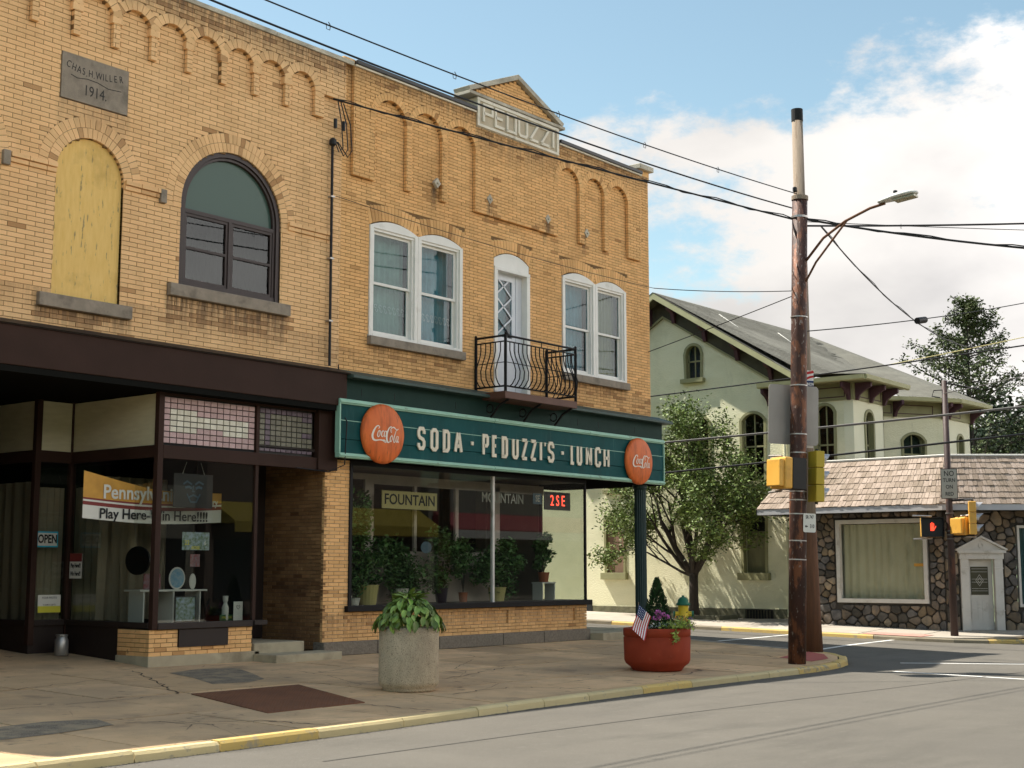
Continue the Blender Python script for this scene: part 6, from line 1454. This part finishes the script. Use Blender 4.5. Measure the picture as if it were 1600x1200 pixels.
# dark signal pole across the side street
dpx,dpy=6.26,-5.06
dp=thing('signal_pole',(dpx,dpy,-.1),'slim dark signal pole on far corner with sign and signals','pole')
mb=MB(); mb.tube([(dpx,dpy,-.12),(dpx,dpy,3),(dpx,dpy,6.45)],[.10,.085,.07],14); mb.build('shaft','steel_pole_dark',dp,smooth=True)
mb=MB(); mb.tube([(dpx-.05,dpy+.02,6.2),(dpx-.1,dpy+.25,6.2),(dpx-.1,dpy+.3,6.05),(dpx-.05,dpy+.1,6.0)],.015,6); mb.tube([(dpx,dpy,6.4),(dpx+.1,dpy-.9,6.15)],.02,6); mb.build('cable_loop','wire',dp)
for z in (3.0,2.55,2.45,2.35): mb=MB(); mb.tube([(dpx,dpy,z),(dpx,dpy,z+.03)],.105,14); mb.build('band','wire_grey',dp)
Ft=Fr((dpx-.12,dpy-.02,0),(.5,-.866,0),(-.866,-.5,0))
t=thing('no_turn_sign',(dpx-.1,dpy,3.3),'tall white NO TURN ON RED sign on slim dark pole','sign'); mb=MB(); Ft.box(mb,-.16,.25,3.38,4.15,0,.01); mb.build('border','ink',t); mb=MB(); Ft.prism(mb,rrect(-.145,.235,3.395,4.135,.02),.01,.013); mb.build('plate','sign_drab',t)
for s_,z,sz in (('NO',4.02,.19),('TURN',3.85,.135),('ON',3.68,.135),('RED',3.50,.135)): text('lettering',s_,'ink',Ft,.045,z,.014,sz,t,.85,.002)
pedhead('pedestrian_signal',(dpx-.22,dpy+.38,2.66),(-.86,-.51,0),'pedestrian signal showing lit red hand on slim dark pole',(.56,.50),hand=True)
pedhead('pedestrian_signal',(dpx+.10,dpy-.32,2.68),(.9,-.3,0),'yellow pedestrian signal between slim dark pole and traffic light',(.42,.46))
traffic('traffic_light',(dpx-.05,dpy-.62,2.88),(.42,-.91,0),'yellow three-section traffic light with silver visors on slim dark pole',3,.28,'signal_yellow')
for z in (3.34,2.42): mb=MB(); mb.tube([(dpx,dpy,z),(dpx-.03,dpy-.62,z+.01)],.03,8); mb.build('signal_bracket','signal_black',dp)

# the steel pole leans slightly toward the street: everything strapped to it leans along
ax=Vector((.632,-.775,0)); LEAN=.29/8.8; RM=Matrix.Rotation(math.atan(LEAN),3,Vector((0,0,1)).cross(ax)); PB_=Vector((PX,PY,-.16))
for nm in ('steel_utility_pole','street_lamp','road_sign_back','street_banner','route_marker','pedestrian_signal','traffic_light'):
    o=bpy.data.objects[nm]; o.location=PB_+RM@(o.location-PB_); o.rotation_euler=RM.to_euler()
def LP(z): return (PX+ax.x*LEAN*z,PY+ax.y*LEAN*z)
PX,PY=LP(8.2)
# ---- wires
SPA=(0,0,6.10); SPB=(-8.40,8.28)
def wire(name,p,q,sag,r,m,label,n=20,extra=None,loops=False):
    p=Vector(p);q=Vector(q); mb=MB(); pts=[p.lerp(q,i/n)-Vector((0,0,4*sag*(i/n)*(1-i/n))) for i in range(n+1)]
    mb.tube(pts,r,5); 
    if extra:
        pts2=[x+Vector((rnd.uniform(-.01,.01),rnd.uniform(-.01,.01),.035*math.sin(i*1.7)+.01)) for i,x in enumerate(pts)]; mb.tube(pts2,r*.6,4)
    if loops:
        for i in range(2,n-1,3): c=pts[i]; mb.tube([c+Vector((0,0,.05)),c+Vector((.04,0,.01)),c+Vector((.03,0,-.06)),c+Vector((-.03,0,-.06)),c+Vector((-.04,0,.02))],r*.5,4)
    o=mb.build(name,m); tag(o,label,'wire','overhead wires'); return o
wire('overhead_wire',(-34,-5.9,9.35),(WX,WY,9.70),.55,.012,'wire','upper of the twin lines running above the parapet to the wooden pole',36,loops=True)
wire('overhead_wire',(-34,-5.9,9.25),(WX,WY,9.35),.62,.016,'wire','lower of the twin lines running above the parapet to the wooden pole',36)
wire('service_cable',(-10.80,-.05,10.55),(PX,PY,8.25),.02,.018,'wire','thick service cable from brick wall bracket to the steel pole',28,extra=True)
wire('overhead_wire',(-10.7,-.06,8.65),(-.1,-.30,8.5),.1,.007,'wire','thin wire strung along front of balcony building above its windows',24)
wire('overhead_wire',(-.1,-.30,8.5),(WX-.1,WY,7.55),.05,.010,'wire','thin wire from brick building corner to the wooden pole',14)
wire('overhead_wire',(3.5,9.5,6.2),(WX-.1,WY,7.5),.1,.011,'wire','thin line descending left from wooden pole behind the brick building',14)
wire('overhead_wire',(WX,WY,9.1),(30,-19,13.0),.3,.010,'wire_grey','thin grey level line leaving the poles to the right at lamp height',24,loops=True)
wire('overhead_wire',(PX,PY,8.15),(14,-22.5,11.0),.45,.020,'wire','thick black cable leaving steel pole to the right just below the lamp',30)
wire('overhead_wire',(PX,PY,8.3),(4,-22,7.6),.8,.022,'wire','bundled thick cable sloping down to the right edge from the steel pole',36,extra=True)
wire('guy_wire',(PX+.1,PY-.4,8.1),(15,-3.2,8.6),.75,.014,'wire','twisted guy wire dropping from steel pole toward the roof corner',24,extra=True)
wire('overhead_wire',(PX+.1,PY,SPA[2]),(6,SPB[0],SPB[1]),.1,.011,'wire','thin line rising to the right past the splice box',20)
t=thing('splice_box',(0,-7,6.9),'small black cylindrical splice box on thin line right of the poles','splice box'); 
wire('overhead_wire',(3,14,6.12),(3,-20,7.35),.32,.018,'wire','upper black line crossing above the house eaves',30)
wire('overhead_wire',(3.0,14,4.85),(3.0,-20,5.75),.22,.030,'wire_grey','thick pale cable crossing in front of the green house windows',30)
wire('overhead_wire',(3.1,14,3.75),(3.1,-20,5.35),.18,.026,'wire','thick dark cable crossing just above the stone shop roof',30)
wire('overhead_wire',(8.5,-8,6.0),(-2,5,5.9),.1,.008,'wire_grey','faint thin grey line across the house bays',14) if False else None
wire('overhead_wire',(6.2,-5.06,6.1),(3,-20,8.2),.2,.012,'wire_grey','thin grey line from top of slim dark pole to the right edge',14)
wire('overhead_wire',(12,-1,7.9),(6,-20,9.2),.2,.013,'wire_yellow','pale yellow cable crossing before the tall evergreen',20)

# ---- planters
def ring_pts(n,r): return [(r*math.cos(2*PI*k/n),r*math.sin(2*PI*k/n)) for k in range(n)]
cpx,cpy=-14.02,-5.22; cz0=g(cpy)
cp=thing('concrete_planter',(cpx,cpy,cz0),'tall cylindrical exposed-aggregate concrete planter on sidewalk','planter')
mb=MB(); mb.lathe([(.36,0),(.375,.02),(.375,.05),(.42,.08),(.43,.14),(.425,.86),(.41,.885),(.36,.885),(.35,.80),(.05,.78)],(cpx,cpy,cz0),40); mb.build('tub','aggregate',cp,smooth=True); mb=MB(); mb.lathe([(.35,.79),(.05,.81)],(cpx,cpy,cz0),16); mb.build('soil','soil',cp)
hp=thing('hosta_plant',(cpx,cpy,cz0+.8),'bushy bright green hosta filling the concrete planter','plant'); hz=cz0+.80
def leafmesh(L_,W_,droop,seed):
    rr=random.Random(seed); mb=MB(); n=6; vs=[]
    for i in range(n+1):
        t=i/n; w_=W_*math.sin(PI*min(1,t*.95+.05))**.75*(1 if t<.5 else 1-.25*(t-.5)); x_=L_*t; z_=-droop*t*t*L_
        vs+=[(x_,-w_/2,z_+.012),(x_,0,z_-.008),(x_,w_/2,z_+.012)]
    mb.add(vs,[(i*3+k,i*3+3+k,i*3+4+k,i*3+1+k) for i in range(n) for k in (0,1)],rr.random()); 
    o=mb.build('x','hosta',org=(0,0,0),smooth=True); me=o.data; bpy.data.objects.remove(o); return me
lm=[leafmesh(rnd.uniform(.10,.165),rnd.uniform(.06,.10),rnd.uniform(.2,.8),k) for k in range(14)]
rnd=random.Random(11)
for k in range(300):
    a=rnd.uniform(0,2*PI); t=math.sqrt(rnd.random()); rr=.56*t; h=.46*(1-t*t*.80)+.06+rnd.uniform(-.03,.03)
    o=bpy.data.objects.new('leaf',rnd.choice(lm)); C.objects.link(o); o.parent=hp
    o.location=(rr*.82*math.cos(a),rr*.82*math.sin(a),h); o.rotation_euler=(rnd.uniform(-.4,.4),.05+t*.9+rnd.uniform(-.35,.3)-(.8 if t<.3 else 0),a+rnd.uniform(-.5,.5)); o.rotation_mode='XYZ'; s_=rnd.uniform(.75,1.15); o.scale=(s_,s_,s_)
mb=MB()
for k in range(40): a=rnd.uniform(0,2*PI); rr=rnd.uniform(0,.4); mb.tube([(cpx+rr*.3*math.cos(a),cpy+rr*.3*math.sin(a),hz),(cpx+rr*math.cos(a),cpy+rr*math.sin(a),hz+.2)],.006,4)
mb.build('stems','hosta',hp)
rpx,rpy=-8.25,-5.62; rz0=g(rpy)
rp_=thing('red_planter',(rpx,rpy,rz0),'wide round terracotta red planter near the kerb','planter')
mb=MB(); mb.lathe([(.42,0),(.44,.03),(.46,.06),(.54,.12),(.565,.18),(.575,.56),(.56,.565),(.56,.58),(.578,.59),(.578,.70),(.56,.715),(.50,.715),(.49,.62),(.05,.6)],(rpx,rpy,rz0),48); mb.build('tub','terracotta',rp_,smooth=True)
mb=MB(); mb.lathe([(.49,.62),(.05,.66)],(rpx,rpy,rz0),20); mb.build('soil','soil',rp_)
# conifer in planter
cf=thing('arborvitae',(rpx,rpy,rz0+.65),'small dark conical arborvitae growing in the red planter','shrub'); mb=MB(); mb.tube([(rpx,rpy,rz0+.6),(rpx,rpy,rz0+1.5)],[.025,.006],6); mb.build('stem','bark',cf)
mb=MB()
for k in range(4200):
    t=rnd.random()**1.4; rr=.29*(1-t)**.8*math.sqrt(rnd.uniform(.25,1))*rnd.uniform(.85,1.12)+.012; a=rnd.uniform(0,2*PI); c=Vector((rpx+.02+rr*math.cos(a),rpy+rr*math.sin(a),rz0+.66+t*.90)); s_=rnd.uniform(.014,.032)
    d=Vector((math.cos(a)*.5,math.sin(a)*.5,1)).normalized(); b=d.cross(Vector((rnd.gauss(0,1),rnd.gauss(0,1),rnd.gauss(0,.3)))).normalized(); mb.add([c-d*s_,c+b*s_*.4,c+d*s_*1.3,c-b*s_*.4],[(0,1,2,3)],rnd.random())
mb.build('foliage','arbor',cf)
def blossoms(name,label,pts,size,m,nleaf=0,cat='flowers',lm_='flower_foliage',lsize=.02,jit=.05):
    c=pts[0]; t=thing(name,c,label,cat); mb=MB()
    for p in pts:
        p=Vector(p)
        for k in range(5):
            a=2*PI*k/5+rnd.random(); nn=Vector((rnd.gauss(-.3,.4),rnd.gauss(-.3,.4),rnd.gauss(.8,.3))).normalized(); u=nn.orthogonal().normalized(); v=nn.cross(u); d=u*math.cos(a)+v*math.sin(a); e=nn.cross(d)
            mb.add([p,p+d*size*.6+e*size*.4,p+d*size,p+d*size*.6-e*size*.4],[(0,1,2,3)],rnd.random())
    mb.build('petals',m,t)
    if nleaf: mb=MB(); leafcloud(mb,pts,lsize,nleaf,jit); mb.build('foliage',lm_,t)
    return t
zt=rz0+.72; cd_=Vector((-.65,-.75,0)); cr_=Vector((.632,-.775,0))
def rp2(u,v,z): return Vector((rpx,rpy,zt))+cr_*u+cd_*v+Vector((0,0,z))
blossoms('pink_geranium','bright pink geranium heads in front of small conifer',[rp2(-.03+du,.25,.16+dz_)+Vector((rnd.gauss(0,.014),rnd.gauss(0,.014),rnd.gauss(0,.014))) for du,dz_ in ((-.02,.09),(.07,.07),(-.06,.0),(.0,.03),(.14,.03)) for _ in range(20)],.042,'petal_pink',3,jit=.06)
blossoms('white_alyssum','low mound of tiny white flowers along left rim of red planter',[rp2(rnd.uniform(-.42,.25),rnd.uniform(.2,.42),rnd.uniform(-.02,.09)) for _ in range(110)],.020,'petal_white',10,jit=.05)
blossoms('purple_flowers','violet trailing flowers at right rim of red planter',[rp2(.50+rnd.gauss(0,.04),.1,.04+rnd.gauss(0,.05)) for _ in range(44)],.028,'petal_purple',4,jit=.05)
blossoms('orange_flowers','orange yellow blossoms above the trailing plant in red planter',[rp2(.33+rnd.gauss(0,.09),.15,.12+rnd.gauss(0,.03)) for _ in range(40)],.032,'petal_orange',5,jit=.06)
t=thing('trailing_coleus',rp2(.25,.4,0),'yellow green leafy plant trailing over the rim of red planter','plant'); mb=MB(); pts=[rp2(.26+rnd.gauss(0,.12),.38+rnd.uniform(-.1,.12),.05+rnd.gauss(0,.035)) for _ in range(90)]+[rp2(.14+rnd.gauss(0,.03),.52,-.02-.22*k/40) for k in range(40)]; leafcloud(mb,pts,.034,4,.03); mb.build('foliage','coleus',t)
# flag
fl=thing('small_flag',rp2(-.5,.35,-.05),'small american flag on a stick stuck in the red planter','flag'); mb=MB(); mb.tube([rp2(-.36,.30,-.06),rp2(-.44,.50,.44)],.006,6); mb.build('stick','wood_pole',fl)
def fpt(u,v): # u along fly 0..1 , v 0 top..1
    base=rp2(-.42,.32,.30)+(rp2(-.47,.34,-.02)-rp2(-.42,.32,.30))*v*0
    top=rp2(-.43,.50,.40); a=top+cr_*(.20*v)+Vector((0,0,-.20*v)); return a+(-cr_*.15+Vector((0,0,-.40)))*u+cd_*(.12*u+.03*math.sin(u*5+v*3))
mb=MB()
def patch(m_i,u0,u1,v0,v1,n=6,off=0):
    vs=[]; 
    for i in range(n+1):
        for vv in (v0,v1): vs.append(fpt(u0+(u1-u0)*i/n,vv)+cd_*off)
    mb.add(vs,[(2*i,2*i+2,2*i+3,2*i+1) for i in range(n)],.5,m_i)
for k in range(13): patch(k%2,0 if k>6 else .42,1,k/13,(k+1)/13)
patch(2,0,.42,0,7/13,6,.002)
for i in range(5):
    for j in range(4): patch(1,.04+i*.075,.065+i*.075,.05+j*.12,.09+j*.12,1,.005)
mb.build('cloth',['flag_red','flag_white','flag_blue'],fl)
# hydrant
hx,hy=-.75,-1.42; h0=g(hy); hd=thing('fire_hydrant',(hx,hy,h0),'yellow fire hydrant with green bonnet behind the red planter','hydrant')
mb=MB(); mb.lathe([(.16,0),(.16,.04),(.12,.05),(.12,.30),(.14,.31),(.14,.35),(.12,.36),(.12,.76),(.13,.80)],(hx,hy,h0),22); mb.build('barrel','hydrant_yellow',hd,smooth=True)
mb=MB(); mb.lathe([(.16,.79),(.165,.83),(.13,.86),(.12,.92),(.07,.975),(.03,.985),(.03,1.02)],(hx,hy,h0),22); mb.build('bonnet','hydrant_green',hd,smooth=True)
for sx_ in (-1,1):
    mb=MB(); a=Vector((hx,hy,h0+.60)); mb.tube([a+cr_*.08*sx_,a+cr_*.19*sx_],.055,12); mb.build('outlet','hydrant_yellow',hd); mb=MB(); mb.tube([a+cr_*.19*sx_,a+cr_*.235*sx_],.065,12); mb.build('cap','hydrant_green',hd)
# sidewalk plate
pt=thing('sidewalk_hatch',(-16,-5,-.1),'rusty brown diamond-pattern steel hatch plate set in the sidewalk','hatch')
q=[(-17.33,-6.03),(-15.63,-5.96),(-14.72,-3.70),(-16.66,-3.72)]; mb=MB(); mb.add([(x,y,g(y)+.012) for x,y in q]+[(x,y,g(y)-.03) for x,y in q],[(0,1,2,3)]+[(k,4+k,4+(k+1)%4,(k+1)%4) for k in range(4)]); mb.build('plate','rusty_plate',pt)
mb=MB()
def bl(u,v): 
    a=Vector(q[0]).lerp(Vector(q[1]),u); b=Vector(q[3]).lerp(Vector(q[2]),u); c=a.lerp(b,v); return Vector((c.x,c.y,g(c.y)+.012))
for i in range(34):
    for j in range(30):
        u,v=(i+.5)/34,(j+.5)/30; s_=.010; e=(1,.6) if (i+j)%2 else (1,-.6); a=bl(u-s_,v-s_*e[1]); b=bl(u+s_,v+s_*e[1]); n_=Vector((-(b-a).y,(b-a).x,0)).normalized()*.006; up=Vector((0,0,.005)); mb.add([a,(a+b)/2+n_,b,(a+b)/2-n_,(a+b)/2+up],[(0,1,4),(1,2,4),(2,3,4),(3,0,4)])
mb.build('tread_pattern','rusty_plate',pt,kind='stuff')

# ---- inside the corner shop window
def potplant(x,y,zb,pr,ph,pm,fr,fz_,n,label,leafs=.045,m='leaf_indoor',zc=None):
    t=thing('potted_plant',(x,y,zb),label,'plant'); 
    if pm: mb=MB(); mb.lathe([(pr*.78,0),(pr,ph*.95),(pr*1.06,ph*.95),(pr*1.06,ph)],(x,y,zb),18); mb.build('pot',pm,t,smooth=False)
    mb=MB(); zc=zc if zc is not None else zb+ph+fz_*.8
    lobes=[(rnd.uniform(-.75,.75),rnd.uniform(-.75,.8),rnd.uniform(.3,.6)) for _ in range(9)]
    for k in range(n):
        lx,lz,lr=lobes[k%len(lobes)]; a=rnd.uniform(0,2*PI); b=math.acos(rnd.uniform(-1,1)); r0=rnd.uniform(.3,1.1)*lr; c=Vector((x+fr*(lx+r0*math.sin(b)*math.cos(a)),max(y+min(fr,.38)*r0*math.sin(b)*math.sin(a),.07),zc+fz_*(lz+r0*math.cos(b))))
        leafcloud(mb,[c],leafs,1,.02)
    mb.build('foliage',m,t)
    mb=MB(); 
    for k in range(5): mb.tube([(x,y,zb+ph*.9),(x+rnd.uniform(-fr,fr)*.5,y,zc)],.008,4)
    mb.build('stems','bark',t); return t
potplant(-9.75,.5,.95,.15,.2,'pot_white',.60,1.1,3400,'tall dense leafy plant in white pot at far left of corner shop window',.06,zc=2.35)
potplant(-9.2,.45,.9,.22,.38,'pot_yellow',.42,.40,1000,'dark leafy plant in yellow tub at left of corner shop window',.05,zc=1.5)
potplant(-9.72,.3,.9,.13,.14,'pot_white',.25,.2,200,'low leafy plant in small white tub at window corner',.04)
potplant(-8.2,.5,.9,.15,.3,'pot_white',.80,.62,3600,'broad dark bush spreading left of centre in corner shop window',.05,zc=1.62)
potplant(-7.0,.5,.9,.14,.3,'pot_dark',.6,.62,2000,'trailing plant around dark glazed urn left of window mullion',.055,zc=1.75)
potplant(-5.2,.5,.9,.2,.3,'pot_yellow',.85,.62,3800,'dense bush in yellow tub right of window mullion',.055,zc=1.62)
stn=thing('plant_stand',(-3.55,.5,.9),'small white plant stand near right end of corner shop window','stand')
mb=MB(); mb.box(-3.8,-3.3,.35,.65,1.27,1.30); mb.build('top','shelf_white',stn)
for xx in (-3.78,-3.34): mb=MB(); mb.box(xx,xx+.03,.36,.64,.9,1.27); mb.build('leg','shelf_white',stn)
potplant(-3.55,.5,1.3,.13,.22,'pot_terracotta',.36,.48,1000,'spiky leafed plant in terracotta pot near right end of window',.055,zc=1.95)
potplant(-6.2,.6,.9,.1,.2,'pot_terracotta',.32,.45,600,'thin leafed plant directly behind window mullion',.06,zc=1.85)
def windowsign(name,body,x,z,y,size,tm,bm,label,sx=.8,pad=True,bold=.004):
    t=thing(name,(x,y,z-.1),label,'sign'); Fq=Fr((0,y,0),(1,0,0),(0,-1,0))
    if bm: 
        mb=MB(); L_=len(body)*size*.64*sx/2+.05; Fq.box(mb,x-L_,x+L_,z-size*.6,z+size*.6,-.02,0); mb.build('board',bm,t)
    text('lettering',body,tm,Fq,x,z,.004,size,t,sx,bold); return t
windowsign('fountain_sign','FOUNTAIN',-7.75,2.98,.7,.30,'ink','pot_yellow','faded yellow FOUNTAIN sign inside left half of corner shop window',1.0)
windowsign('mountain_sign','MOUNTAIN',-5.0,3.12,.5,.30,'sign_drab',None,'pale MOUNTAIN lettering inside right half of corner shop window',.9)
t=windowsign('red_led_sign','2 S E',-3.35,3.12,.25,.34,'neon_red','signal_black','glowing red 2SE sign in right corner of corner shop window',.8,bold=.0)
windowsign('window_placard','SE',-4.05,3.15,.28,.2,'sign_drab','pale_blue','small dark blue placard beside the glowing red sign',.8)
t=thing('white_plate',(-7.9,.3,1.85),'small round white plate hanging among plants left of mullion','plate'); mb=MB(); Fr((0,.25,0),(1,0,0),(0,-1,0)).prism(mb,[(-7.75+.16*math.cos(a*PI/10),2.02+.12*math.sin(a*PI/10)) for a in range(20)],0,.01); mb.build('disc','pale_blue',t)

# ============================================================ background trees and hill
rnd=random.Random(33)
def conifer(base,h,w,label):
    t=thing('evergreen_tree',base,label,'tree'); b=Vector(base); mb=MB(); mb.tube([b,b+Vector((0,0,h*.5)),b+Vector((0,0,h))],[.28,.16,.03],8); tips=[]
    nb_=96
    for k in range(nb_):
        t_=(k/nb_)**.9; z=h*(.16+.84*t_); L_=w*(1-t_)**.98*rnd.uniform(.6,1.1)+.2; a=rnd.uniform(0,2*PI); q=b+Vector((0,0,z)); pts=[q]
        for i in range(1,6): pts.append(q+Vector((math.cos(a)*L_*i/5,math.sin(a)*L_*i/5,L_*(.10*i/5+.30*(i/5)**2)+rnd.uniform(-.05,.05)))); 
        for i in range(1,6):
            for _ in range(3+i): tips.append(pts[i]+Vector((rnd.gauss(0,.07+.2*(1-t_)),rnd.gauss(0,.07+.2*(1-t_)),rnd.gauss(0,.08))))
        mb.tube(pts,[.05,.04,.03,.025,.02,.01],4,caps=False)
    mb.build('trunk','bark',t); mb=MB(); leafcloud(mb,tips,.08,8,.13); mb.build('crown','leaf_spruce',t)
conifer((27.9,2.6,.5),12.2,7.8,'tall airy evergreen rising behind the green house roof')
def roundtree(base,r,h,label,m='leaf_dark',n=5200,ls=.22):
    t=thing('background_tree',base,label,'tree'); b=Vector(base); mb=MB(); mb.tube([b,b+Vector((0,0,h*.6))],[.3,.15],8); 
    lobes=[(Vector((rnd.uniform(-.6,.6)*r,rnd.uniform(-.6,.6)*r,h*rnd.uniform(.45,.85))),r*rnd.uniform(.35,.6)) for _ in range(13)]
    for c,_ in lobes: mb.tube([b+Vector((0,0,h*.4)),b+c],[.1,.03],5)
    mb.build('trunk','bark',t); mb=MB()
    for k in range(n):
        c,rr=rnd.choice(lobes); d=Vector((rnd.gauss(0,1),rnd.gauss(0,1),rnd.gauss(0,1))).normalized()*rr*rnd.uniform(.55,1.05); leafcloud(mb,[b+c+d],ls,1,.08)
    mb.build('crown',m,t)
roundtree((38,5.2,.3),4.2,9.8,'dark rounded tree beside evergreen at right edge')
roundtree((44,5.0,.3),4.6,10.4,'dark tree farthest right behind the stone shop')
roundtree((36,9,.3),3.6,9.6,'dark tree standing directly behind tall evergreen')
roundtree((30,9.5,.4),2.2,11.3,'small leafy treetop peeking above roof slope',m='leaf_spruce',n=1800,ls=.15)
roundtree((33,1.9,.3),3.0,7.6,'lower dark tree between house bay and right edge')
# wooded hills in the distance (right and behind the camera)
def hill(cx,cy,rx,ry,h,name='wooded_hill'):
    mb=MB(); n=40; m_=10; vs=[]
    for i in range(m_+1):
        t=i/m_
        for k in range(n): a=2*PI*k/n; f=1-t; vs.append((cx+rx*f*math.cos(a),cy+ry*f*math.sin(a),-1+h*math.sin(t*PI/2)**1.2*(1+.12*math.sin(k*1.3+i)+.06*math.sin(k*3.1))))
    mb.add(vs,[(i*n+k,i*n+(k+1)%n,(i+1)*n+(k+1)%n,(i+1)*n+k) for i in range(m_) for k in range(n)]); struct(mb.build(name,'leaf_dark'))
hill(420,60,260,200,46); hill(80,-330,420,200,70); hill(-260,-260,220,180,55)

# ============================================================ street behind the camera (seen in the shop glass)
def opp(x0,x1,h,m,label,aw=None,awc='awning_red'):
    t=thing('opposite_shop',((x0+x1)/2,-26,-.1),label,'building'); mb=MB(); mb.box(x0,x1,-34,-22.0,-.2,h); mb.build('wall',m,t)
    n=int((x1-x0)/2.6)
    for k in range(n):
        u=x0+(k+.5)*(x1-x0)/n; 
        if h>6: mb=MB(); mb.box(u-.5,u+.5,-22.0,-21.96,4.9,6.5); mb.build('window','glass_dark' if 0 else 'signal_black',t)
    mb=MB(); mb.box(x0+.4,x1-.4,-22.0,-21.95,.5,2.7); mb.build('shop_window','signal_black',t)
    if aw:
        mb=MB(); mb.prism([(x0+.2,-21.9,4.1),(x0+.2,-20.6,3.35),(x0+.2,-20.6,3.28),(x0+.2,-21.9,3.28)],(x1-x0-.4,0,0)); A_=mb.build('awning',awc,t); mb=MB(); mb.box(x0+.2,x1-.2,-20.62,-20.58,2.95,3.30); mb.build('valance','awning_white' if awc=='awning_red' else awc,A_)
opp(16,28,5.2,'opp_cream','cream shop with red awning across the main street seen only in reflections',True)
opp(4,15.5,5.8,'opp_brick','red brick shop with yellow awning across the main street seen only in reflections',True,'awning_yellow')
opp(-12,3.5,4.6,'opp_cream','long low cream shop across main street seen only in reflections')
opp(29,44,6.4,'opp_brick','taller red brick shop far along the main street seen only in reflections')
for k,(x,y) in enumerate(((50,-27),(60,-30),(72,-26))): roundtree((x,y,-.2),4.5,10,['first','second','third'][k]+' street tree along the opposite side beyond the shops',n=900,ls=.5)
# splice box body
b=bpy.data.objects['splice_box']; mb=MB(); q0=Vector((LP(8.2)[0]+.1,LP(8.2)[1],SPA[2])); q1=Vector((6,SPB[0],SPB[1])); f_=lambda t:q0.lerp(q1,t)-Vector((0,0,.4*t*(1-t))); mb.tube([f_(.335),f_(.365)],.07,10); o=mb.build('cylinder','wire',b); o.name='canister'
# cleanup of empty helper props
for o in list(bpy.data.objects):
    if o.get('category')=='x': del o['category']
